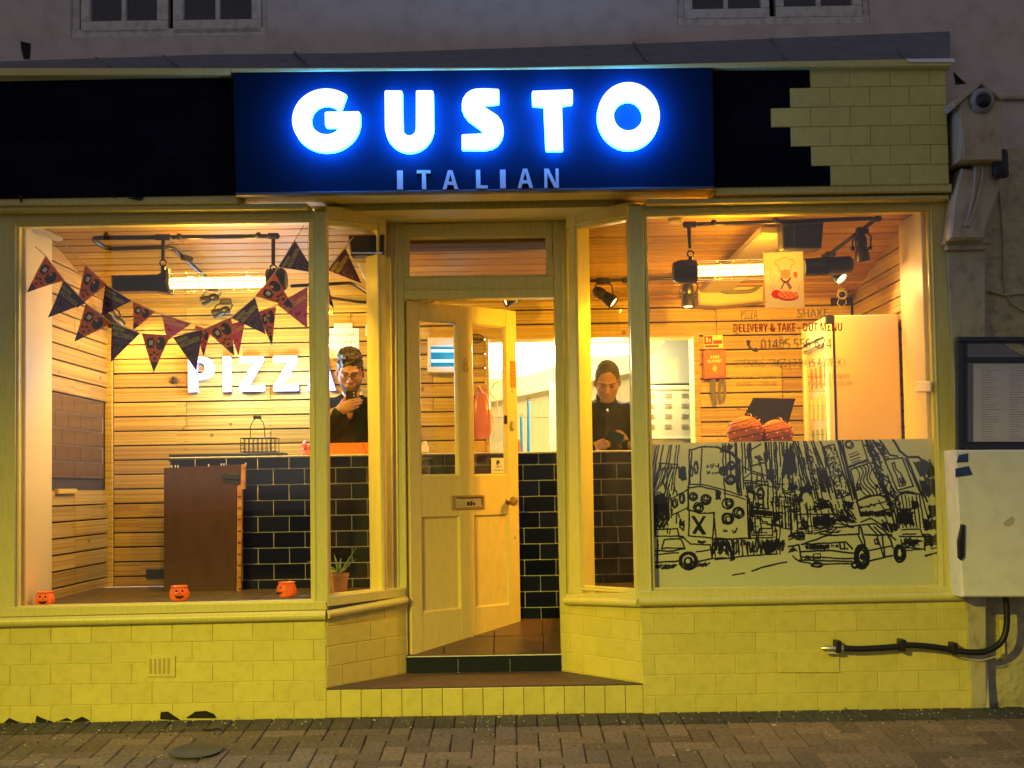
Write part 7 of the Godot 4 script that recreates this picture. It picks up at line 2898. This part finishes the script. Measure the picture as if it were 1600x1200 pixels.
class Field:
	var o: Vector3
	var c: float
	var n: Vector3i
	var d: PackedFloat32Array

	func _init(lo: Vector3, hi: Vector3, cell: float) -> void:
		o = lo
		c = cell
		n = Vector3i(((hi - lo) / cell).ceil()) + Vector3i(2, 2, 2)
		d.resize(n.x * n.y * n.z)
		d.fill(1.0)

	func limits(lo: Vector3, hi: Vector3) -> Array:
		var a := Vector3i(((lo - o) / c).floor()).clamp(Vector3i.ZERO, n - Vector3i.ONE)
		var b := Vector3i(((hi - o) / c).ceil()).clamp(Vector3i.ZERO, n - Vector3i.ONE)
		return [a, b]

	# tapered capsule joined with a smooth minimum; squash flattens it along the z axis
	func bone(a: Vector3, b: Vector3, ra: float, rb: float, k := 0.02, squash := 1.0) -> void:
		var m := maxf(ra, rb) + k + c * 3.0
		var l := limits(a.min(b) - Vector3(m, m, m), a.max(b) + Vector3(m, m, m))
		var ab := b - a
		var q := Vector3(1, 1, 1.0 / squash)
		var abq := ab * q
		var len2 := maxf(abq.length_squared(), 1e-9)
		for z in range(l[0].z, l[1].z + 1):
			for y in range(l[0].y, l[1].y + 1):
				var i: int = (z * n.y + y) * n.x + l[0].x
				for x in range(l[0].x, l[1].x + 1):
					var p := (o + Vector3(x, y, z) * c - a) * q
					var t := clampf(p.dot(abq) / len2, 0.0, 1.0)
					var e := (p - abq * t).length() - lerpf(ra, rb, t)
					e *= minf(1.0, squash)
					var f := d[i]
					var h := maxf(k - absf(f - e), 0.0) / k
					d[i] = minf(f, e) - h * h * k * 0.25
					i += 1

	func egg(at: Vector3, r: Vector3, turn := Basis(), k := 0.015, cut := false) -> void:
		var m := maxf(r.x, maxf(r.y, r.z)) + k + c * 3.0
		var l := limits(at - Vector3(m, m, m), at + Vector3(m, m, m))
		var inv := turn.transposed()
		var small := minf(r.x, minf(r.y, r.z))
		for z in range(l[0].z, l[1].z + 1):
			for y in range(l[0].y, l[1].y + 1):
				var i: int = (z * n.y + y) * n.x + l[0].x
				for x in range(l[0].x, l[1].x + 1):
					var p := inv * (o + Vector3(x, y, z) * c - at)
					var q := p / r
					var ql := q.length()
					var g := (p / (r * r)).length()
					var e := ql * (ql - 1.0) / g if g > 1e-6 else -small
					var f := d[i]
					if cut:
						e = -e
						var h := maxf(k - absf(f - e), 0.0) / k
						d[i] = maxf(f, e) + h * h * k * 0.25
					else:
						var h := maxf(k - absf(f - e), 0.0) / k
						d[i] = minf(f, e) - h * h * k * 0.25
					i += 1

	func below(y0: float) -> void:          # cut away all above y0
		for z in n.z:
			for y in n.y:
				var e := o.y + y * c - y0
				var i := (z * n.y + y) * n.x
				for x in n.x: d[i + x] = maxf(d[i + x], e)

	func ripple(noise: FastNoiseLite, freq: Vector3, amount: float) -> void:
		for z in n.z:
			for y in n.y:
				var i := (z * n.y + y) * n.x
				for x in n.x:
					if absf(d[i + x]) < 0.05:
						var p := (o + Vector3(x, y, z) * c) * freq
						d[i + x] += noise.get_noise_3d(p.x, p.y, p.z) * amount

	# surface nets: a vertex in each cell that the surface crosses, a quad round each crossed edge
	func mesh(st: SurfaceTool, xf: Transform3D) -> void:
		var sx := 1
		var sy := n.x
		var sz := n.x * n.y
		var vert := {}
		var pos := PackedVector3Array()
		var offs := [0, sx, sy, sx + sy, sz, sz + sx, sz + sy, sz + sx + sy]
		for z in n.z - 1:
			for y in n.y - 1:
				var i := (z * n.y + y) * n.x
				for x in n.x - 1:
					var f := d[i]
					if absf(f) < c * 3.0:
						var inside := 0
						for k in 8:
							if d[i + offs[k]] < 0.0: inside += 1
						if inside > 0 and inside < 8:
							var s := Vector3.ZERO
							var m := 0
							for e in [[0, 1], [2, 3], [4, 5], [6, 7], [0, 2], [1, 3], [4, 6], [5, 7], [0, 4], [1, 5], [2, 6], [3, 7]]:
								var fa := d[i + offs[e[0]]]
								var fb := d[i + offs[e[1]]]
								if (fa < 0.0) != (fb < 0.0):
									var t := fa / (fa - fb)
									var pa := Vector3(e[0] & 1, (e[0] >> 1) & 1, e[0] >> 2)
									var pb := Vector3(e[1] & 1, (e[1] >> 1) & 1, e[1] >> 2)
									s += pa.lerp(pb, t)
									m += 1
							vert[i] = pos.size()
							pos.append(xf * (o + (Vector3(x, y, z) + s / m) * c))
					i += 1
		st.set_smooth_group(7)
		for i in vert:
			var f := d[i]
			for ax in [[sx, sy, sz], [sy, sz, sx], [sz, sx, sy]]:
				var g: float = d[i + ax[0]]
				if (f < 0.0) == (g < 0.0): continue
				var q := [i, i - ax[1], i - ax[1] - ax[2], i - ax[2]]
				if not (vert.has(q[1]) and vert.has(q[2]) and vert.has(q[3])): continue
				var v := []
				for k in q: v.append(pos[vert[k]])
				# front faces run clockwise seen from outside
				var order := [0, 1, 2, 0, 2, 3] if f >= 0.0 else [0, 2, 1, 0, 3, 2]
				for k in order: st.add_vertex(v[k])
		st.set_smooth_group(-1)


# A hand in its own axes: wrist at the origin, fingers along +y, palm towards +z, thumb on the side of +x times side.
func hand(st: SurfaceTool, xf: Transform3D, side: float, curl: float) -> void:
	var f := Field.new(Vector3(-0.075, -0.06, -0.05), Vector3(0.075, 0.20, 0.10), 0.003)
	f.bone(Vector3(0, -0.05, 0), Vector3(0, 0.01, 0), 0.026, 0.025, 0.01, 0.8)
	f.bone(Vector3(0.012 * side, 0.02, 0), Vector3(0.022 * side, 0.082, 0), 0.020, 0.016, 0.012, 0.8)
	f.bone(Vector3(-0.006 * side, 0.02, 0), Vector3(0.0, 0.085, 0), 0.020, 0.016, 0.012, 0.8)
	f.bone(Vector3(-0.014 * side, 0.02, 0), Vector3(-0.024 * side, 0.076, 0), 0.020, 0.014, 0.012, 0.8)
	var roots := [Vector3(0.028, 0.088, 0), Vector3(0.0095, 0.093, 0), Vector3(-0.009, 0.089, 0), Vector3(-0.0265, 0.080, 0)]
	var long := [0.072, 0.080, 0.074, 0.058]
	for k in 4:
		var p: Vector3 = roots[k] * Vector3(side, 1, 1)
		var a := -0.06 * (k - 1.5) * side
		var bend := 0.0
		var r := 0.0092 if k < 3 else 0.008
		f.bone(p - Vector3(0, 0.03, 0), p, r * 1.15, r * 1.05, 0.006)
		for j in 3:
			bend += curl * [0.55, 0.75, 0.55][j] + 0.05 * k * curl
			var len: float = long[k] * [0.45, 0.31, 0.24][j]
			var dir := Vector3(sin(-a) * cos(bend), cos(bend), sin(bend))
			f.bone(p, p + dir * len, r, r * 0.93, 0.003)
			p += dir * len
			r *= 0.93
	var t := Vector3(0.020 * side, 0.022, 0.006)
	var t1 := t + Vector3(0.026 * side, 0.024, 0.014)
	var t2 := t1 + Vector3(0.012 * side, 0.026, 0.012 + 0.008 * curl)
	var t3 := t2 + Vector3(-0.002 * side, 0.022, 0.008 + 0.006 * curl)
	f.bone(t, t1, 0.015, 0.0115, 0.01)
	f.bone(t1, t2, 0.0112, 0.0102, 0.004)
	f.bone(t2, t3, 0.0102, 0.0085, 0.004)
	f.mesh(st, xf)


func head_field() -> Field:
	var f := Field.new(Vector3(-0.105, -0.19, -0.125), Vector3(0.105, 0.145, 0.135), 0.0045)
	f.egg(Vector3(0, 0.028, -0.012), Vector3(0.074, 0.098, 0.094))
	f.egg(Vector3(0, -0.050, 0.026), Vector3(0.056, 0.066, 0.062), Basis(), 0.03)
	f.egg(Vector3(0, -0.098, 0.056), Vector3(0.026, 0.020, 0.022), Basis(), 0.03)
	f.bone(Vector3(-0.05, -0.03, 0.0), Vector3(-0.018, -0.098, 0.05), 0.020, 0.014, 0.03)
	f.bone(Vector3(0.05, -0.03, 0.0), Vector3(0.018, -0.098, 0.05), 0.020, 0.014, 0.03)
	for s in [-1.0, 1.0]:
		f.egg(Vector3(0.040 * s, -0.022, 0.058), Vector3(0.022, 0.018, 0.018), Basis(), 0.02)
		f.egg(Vector3(0.030 * s, 0.008, 0.096), Vector3(0.020, 0.012, 0.018), Basis(), 0.012, true)
		f.bone(Vector3(0.012 * s, 0.026, 0.084), Vector3(0.050 * s, 0.026, 0.066), 0.009, 0.007, 0.012)
		f.egg(Vector3(0.0305 * s, 0.008, 0.073), Vector3(0.0145, 0.0105, 0.012), Basis(), 0.003)
		f.egg(Vector3(0.076 * s, -0.004, -0.006), Vector3(0.009, 0.031, 0.019), Basis(Vector3.UP, 0.4 * s), 0.006)
	f.bone(Vector3(0, 0.016, 0.083), Vector3(0, -0.026, 0.106), 0.0085, 0.0125, 0.012)
	f.egg(Vector3(0.011, -0.030, 0.098), Vector3(0.009, 0.008, 0.010), Basis(), 0.006)
	f.egg(Vector3(-0.011, -0.030, 0.098), Vector3(0.009, 0.008, 0.010), Basis(), 0.006)
	f.bone(Vector3(-0.020, -0.056, 0.082), Vector3(0.020, -0.056, 0.082), 0.0058, 0.0058, 0.006)
	f.bone(Vector3(-0.017, -0.066, 0.082), Vector3(0.017, -0.066, 0.082), 0.0066, 0.0066, 0.006)
	f.bone(Vector3(-0.022, -0.061, 0.092), Vector3(0.022, -0.061, 0.092), 0.0016, 0.0016, 0.002)
	f.bone(Vector3(0, -0.05, -0.03), Vector3(0, -0.17, -0.045), 0.052, 0.056, 0.025)
	return f


func hair_field(kind: int) -> Field:
	var f := Field.new(Vector3(-0.12, -0.10, -0.14), Vector3(0.12, 0.175, 0.13), 0.0045)
	if kind == 0:
		# thick wavy hair swept up from the forehead
		f.egg(Vector3(0, 0.048, -0.018), Vector3(0.080, 0.096, 0.097))
		f.egg(Vector3(-0.02, 0.118, 0.028), Vector3(0.050, 0.040, 0.050), Basis(), 0.03)
		f.egg(Vector3(0.035, 0.108, 0.030), Vector3(0.034, 0.030, 0.044), Basis(), 0.03)
		f.egg(Vector3(0.0, 0.120, -0.03), Vector3(0.058, 0.032, 0.06), Basis(), 0.03)
		f.egg(Vector3(0, -0.004, 0.075), Vector3(0.066, 0.072, 0.075), Basis(), 0.012, true)
		f.egg(Vector3(0, -0.08, 0.0), Vector3(0.12, 0.065, 0.10), Basis(), 0.01, true)
		f.ripple(noise, Vector3(30, 22, 30), 0.013)
		f.ripple(noise, Vector3(110, 40, 110), 0.006)
	else:
		# short greying hair with a high forehead
		f.egg(Vector3(0, 0.037, -0.018), Vector3(0.079, 0.101, 0.096))
		f.egg(Vector3(0, 0.016, 0.088), Vector3(0.066, 0.082, 0.074), Basis(), 0.012, true)
		f.egg(Vector3(0, -0.085, 0.0), Vector3(0.12, 0.070, 0.10), Basis(), 0.01, true)
		f.ripple(noise, Vector3(60, 40, 60), 0.006)
		f.ripple(noise, Vector3(140, 80, 140), 0.003)
	return f


# feet at p, facing the street; all joints are given in metres from the feet
func person(label: String, p: Vector3, k: Dictionary) -> Dictionary:
	var t := thing("person", label, "person", p)
	var hs: float = k.head_scale
	var head_xf := Transform3D(k.head_turn * Basis.from_scale(Vector3(hs, hs, hs)), p + k.head)
	var neck: Vector3 = k.neck
	# the body: head, neck, trunk and limbs as one mesh of skin, mostly under clothes
	var st := new_st()
	head_field().mesh(st, head_xf)
	var f := Field.new(Vector3(-0.36, 0.0, -0.24), Vector3(0.36, neck.y + 0.08, 0.42), 0.016)
	f.bone(neck + Vector3(0, 0.05, 0.0), neck + Vector3(0, -0.06, -0.01), 0.052, 0.06, 0.03)
	f.bone(Vector3(0, neck.y - 0.12, 0), Vector3(0, 0.95, 0), 0.11, 0.11, 0.06, 0.75)
	for s in [-1.0, 1.0]:
		f.bone(Vector3(0.09 * s, 0.92, 0), Vector3(0.10 * s, 0.50, 0.01), 0.072, 0.05, 0.03)
		f.bone(Vector3(0.10 * s, 0.50, 0.01), Vector3(0.10 * s, 0.08, -0.02), 0.048, 0.036, 0.02)
		f.bone(Vector3(0.10 * s, 0.05, -0.03), Vector3(0.11 * s, 0.03, 0.12), 0.036, 0.028, 0.02)
	for a in [k.arm_r, k.arm_l]:
		f.bone(a[0], a[1], 0.044, 0.036, 0.02)
		f.bone(a[1], a[2], 0.036, 0.026, 0.02)
	f.mesh(st, Transform3D(Basis(), p))
	hand(st, Transform3D(k.hand_r, p + k.arm_r[2]), k.get("side_r", 1.0), k.curl_r)
	hand(st, Transform3D(k.hand_l, p + k.arm_l[2]), k.get("side_l", -1.0), k.curl_l)
	obj("body", st, mats[k.skin], t)

	# jacket
	st = new_st()
	f = Field.new(Vector3(-0.40, 0.60, -0.26), Vector3(0.40, neck.y + 0.08, 0.44), 0.013)
	var sh: float = k.shoulder
	f.bone(Vector3(-sh * 0.72, neck.y - 0.095, -0.005), Vector3(sh * 0.72, neck.y - 0.095, -0.005), 0.088, 0.088, 0.05, 0.95)
	f.bone(neck + Vector3(0, -0.02, -0.015), neck + Vector3(0, -0.10, -0.01), 0.068, 0.11, 0.05, 0.9)
	f.bone(Vector3(0, neck.y - 0.18, 0.0), Vector3(0, 1.05, 0.005), 0.165, 0.150, 0.06, 0.72)
	f.bone(Vector3(0, 1.05, 0.0), Vector3(0, 0.78, 0.0), 0.150, 0.175, 0.06, 0.72)
	for a in [k.arm_r, k.arm_l]:
		f.bone(a[0], a[1], 0.072, 0.056, 0.035)
		f.bone(a[1], a[1].lerp(a[2], 0.93), 0.056, 0.042, 0.02)
	f.ripple(noise, Vector3(9, 6, 9), 0.014)
	# opening at the collar
	f.egg(neck + Vector3(0, 0.055, 0.03), Vector3(0.062, 0.09, 0.085), Basis(Vector3(1, 0, 0), -0.25), 0.01, true)
	if k.kind == 0:
		f.egg(neck + Vector3(0, -0.06, 0.135), Vector3(0.030, 0.11, 0.06), Basis(Vector3(1, 0, 0), -0.1), 0.01, true)
	f.mesh(st, Transform3D(Basis(), p))
	obj("jacket", st, mats[k.cloth], t)
	# trousers
	st = new_st()
	f = Field.new(Vector3(-0.26, 0.03, -0.22), Vector3(0.26, 0.98, 0.24), 0.018)
	f.bone(Vector3(-0.05, 0.90, 0), Vector3(0.05, 0.90, 0), 0.13, 0.13, 0.05, 0.8)
	for s in [-1.0, 1.0]:
		f.bone(Vector3(0.09 * s, 0.88, 0), Vector3(0.10 * s, 0.50, 0.01), 0.095, 0.07, 0.03)
		f.bone(Vector3(0.10 * s, 0.50, 0.01), Vector3(0.10 * s, 0.09, -0.02), 0.07, 0.06, 0.02)
	f.mesh(st, Transform3D(Basis(), p))
	obj("trousers", st, mats["suit"], t)
	# shirt: a band of collar and a front
	st = new_st()
	if k.kind == 0:
		f = Field.new(Vector3(-0.12, neck.y - 0.24, -0.12), Vector3(0.12, neck.y + 0.09, 0.16), 0.006)
		f.bone(neck + Vector3(0, 0.028, -0.012), neck + Vector3(0, -0.03, -0.012), 0.064, 0.070, 0.01)
		f.bone(neck + Vector3(0, -0.03, 0.02), neck + Vector3(0, -0.20, 0.055), 0.052, 0.05, 0.02)
		f.egg(neck + Vector3(0, 0.05, 0.0), Vector3(0.058, 0.05, 0.07), Basis(), 0.004, true)
		f.egg(neck + Vector3(0, 0.03, 0.075), Vector3(0.026, 0.05, 0.04), Basis(), 0.004, true)
		f.mesh(st, Transform3D(Basis(), p))
		obj("shirt", st, mats["shirt"], t)
		st = new_st()
		for a in [k.arm_r, k.arm_l]:
			var d: Vector3 = (a[2] - a[1]).normalized()
			tube(st, [p + a[2] - d * 0.04, p + a[2] - d * 0.008], 0.037, 14, 0.036)
		obj("shirt_cuff", st, mats["shirt"], t)
	else:
		f = Field.new(Vector3(-0.14, neck.y - 0.12, -0.14), Vector3(0.14, neck.y + 0.09, 0.16), 0.007)
		f.bone(neck + Vector3(0, 0.030, -0.014), neck + Vector3(0, -0.05, -0.008), 0.068, 0.080, 0.01)
		f.egg(neck + Vector3(0, 0.06, 0.01), Vector3(0.058, 0.06, 0.07), Basis(), 0.004, true)
		f.egg(neck + Vector3(0, 0.03, 0.08), Vector3(0.03, 0.06, 0.04), Basis(), 0.004, true)
		f.mesh(st, Transform3D(Basis(), p))
		obj("collar", st, mats[k.cloth], t)
		st = new_st()
		tube(st, [p + neck + Vector3(0, -0.05, 0.118), p + neck + Vector3(0, -0.16, 0.130), p + neck + Vector3(0, -0.45, 0.128)], 0.003, 6)
		obj("zip", st, mats["stain_black"], t)
		st = new_st()
		span(st, p + neck + Vector3(-0.006, -0.085, 0.122), p + neck + Vector3(0.006, -0.055, 0.136), 0.003)
		obj("zip_pull", st, mats["chrome"], t)
	# hair, brows, glasses
	st = new_st()
	hair_field(k.kind).mesh(st, head_xf)
	obj("hair", st, mats[k.hair], t)
	st = new_st()
	for s in [-1.0, 1.0]:
		tube(st, [head_xf * Vector3(0.013 * s, 0.024, 0.096), head_xf * Vector3(0.030 * s, 0.031, 0.092), head_xf * Vector3(0.050 * s, 0.025, 0.076)], 0.0045 * hs, 6, 0.002)
	obj("eyebrows", st, mats[k.hair], t)
	st = new_st()
	for s in [-1.0, 1.0]: ball(st, head_xf * Vector3(0.0305 * s, 0.0055, 0.0845), Vector3(0.005, 0.005, 0.0035) * hs, 5, 8)
	obj("iris", st, mats["stain_black"], t)
	if k.kind == 0:
		st = new_st()
		for s in [-1.0, 1.0]:
			var ring := []
			for i in 18:
				var w := TAU * i / 18
				ring.append(head_xf * Vector3(0.031 * s + cos(w) * 0.025, 0.004 + sin(w) * 0.018, 0.104 - absf(cos(w)) * 0.003))
			tube(st, ring, 0.0017 * hs, 6, -1.0, true)
			tube(st, [head_xf * Vector3(0.056 * s, 0.008, 0.101), head_xf * Vector3(0.078 * s, 0.008, 0.06), head_xf * Vector3(0.082 * s, 0.006, -0.01)], 0.0016 * hs, 6)
		tube(st, [head_xf * Vector3(-0.007, 0.009, 0.107), head_xf * Vector3(0.007, 0.009, 0.107)], 0.0017 * hs, 6)
		obj("glasses", st, mats["black_metal"], t)
		# a short dark beard
		st = new_st()
		f = Field.new(Vector3(-0.085, -0.135, -0.02), Vector3(0.085, -0.01, 0.12), 0.005)
		f.egg(Vector3(0, -0.055, 0.027), Vector3(0.0575, 0.066, 0.064))
		f.egg(Vector3(0, -0.098, 0.056), Vector3(0.027, 0.021, 0.024), Basis(), 0.03)
		f.bone(Vector3(-0.052, -0.03, 0.0), Vector3(-0.018, -0.099, 0.051), 0.021, 0.015, 0.03)
		f.bone(Vector3(0.052, -0.03, 0.0), Vector3(0.018, -0.099, 0.051), 0.021, 0.015, 0.03)
		f.egg(Vector3(0, -0.028, 0.09), Vector3(0.046, 0.046, 0.05), Basis(), 0.01, true)
		f.mesh(st, head_xf)
		obj("beard", st, mats["beard"], t)
	return {"root": t, "head": head_xf}


func phone(label: String, xf: Transform3D) -> void:
	var t := thing("mobile_phone", label, "phone", xf.origin)
	var st := new_st()
	box(st, xf, Vector3(0.072, 0.148, 0.009), 0.003)
	obj("case", st, mats["black_plastic"], t)
	st = new_st()
	box(st, Transform3D(xf.basis, xf * Vector3(0, 0, 0.0047)), Vector3(0.066, 0.140, 0.0008))
	obj("screen", st, mats["sign_board"], t)
	st = new_st()
	for q in [[-0.020, 0.055], [-0.020, 0.035]]: disc(st, xf * Vector3(q[0], q[1], -0.0045), -xf.basis.z, 0.007, 0.002, 12)
	obj("lens", st, mats["chrome"], t)


func people() -> void:
	noise.frequency = 1.0
	# man in a dark suit behind the counter, holding up a phone
	var z := -1.24
	var feet := at(550, 700, z)
	feet.y = floor_y
	var rel := func(x: float, y: float, dz: float) -> Vector3: return at(x, y, z + dz) - feet
	var chin: Vector3 = rel.call(548, 611, 0.04)
	var hc: Vector3 = rel.call(547, 583, 0.02)
	var neck: Vector3 = Vector3(0.0, chin.y - 0.035, -0.03)
	var wrist_r: Vector3 = rel.call(529, 641, 0.20)
	var grip := Basis(Vector3(-0.36, 0.93, 0), Vector3(0.93, 0.36, 0), Vector3(0, 0, -1))
	person("man in dark suit, white collar and glasses behind the counter, raising a phone", feet, {
		"kind": 0, "head": hc, "head_scale": 1.05, "head_turn": Basis(Vector3.UP, 0.10) * Basis(Vector3(1, 0, 0), 0.36), "neck": neck, "shoulder": 0.195,
		"arm_r": [Vector3(-0.165, neck.y - 0.10, -0.01), Vector3(-0.215, neck.y - 0.36, 0.03), wrist_r],
		"arm_l": [Vector3(0.165, neck.y - 0.10, -0.01), Vector3(0.215, neck.y - 0.37, -0.01), Vector3(0.10, neck.y - 0.47, 0.15)],
		"hand_r": grip, "hand_l": Basis(Vector3(0, 0, 1), 1.3) * Basis(Vector3.UP, PI), "curl_r": 0.55, "curl_l": 0.6, "side_r": 1.0, "side_l": 1.0,
		"skin": "skin", "cloth": "suit", "hair": "hair"})
	phone("black phone held up by the man in the dark suit", Transform3D(Basis(Vector3.UP, PI - 0.15) * Basis(Vector3(1, 0, 0), -0.35), at(550, 627, z + 0.172)))

	# man in a charcoal jacket in the opening, looking down at his phone
	z = -1.66
	feet = at(949, 700, z)
	feet.y = floor_y
	chin = rel.call(948, 622, 0.08)
	hc = rel.call(949, 597, 0.05)
	rel = func(x: float, y: float, dz: float) -> Vector3: return at(x, y, z + dz) - feet
	chin = rel.call(948, 622, 0.08)
	hc = rel.call(949, 597, 0.05)
	neck = Vector3(0.0, chin.y - 0.015, -0.03)
	var wr: Vector3 = rel.call(981, 694, 0.17)
	var wl: Vector3 = rel.call(928, 700, 0.15)
	person("man in charcoal zipped jacket behind the counter, head bowed over a phone", feet, {
		"kind": 1, "head": hc, "head_scale": 1.06, "head_turn": Basis(Vector3.UP, -0.06) * Basis(Vector3(1, 0, 0), 0.52), "neck": neck, "shoulder": 0.20,
		"arm_r": [Vector3(-0.17, neck.y - 0.10, -0.01), Vector3(-0.22, neck.y - 0.36, 0.02), wl],
		"arm_l": [Vector3(0.17, neck.y - 0.10, -0.01), Vector3(0.23, neck.y - 0.35, 0.02), wr],
		"hand_r": Basis(Vector3(0, 0, 1), -1.2) * Basis(Vector3(1, 0, 0), 0.6), "hand_l": Basis(Vector3(0, 0, 1), 1.15) * Basis(Vector3(1, 0, 0), -0.9), "curl_r": 0.7, "curl_l": 0.8, "side_r": 1.0, "side_l": 1.0,
		"skin": "skin", "cloth": "charcoal", "hair": "hair_grey"})
	phone("dark phone held low by the man in the charcoal jacket", Transform3D(Basis(Vector3(0, 0, 1), 1.2) * Basis(Vector3(1, 0, 0), -0.9), at(962, 684, z + 0.20)))
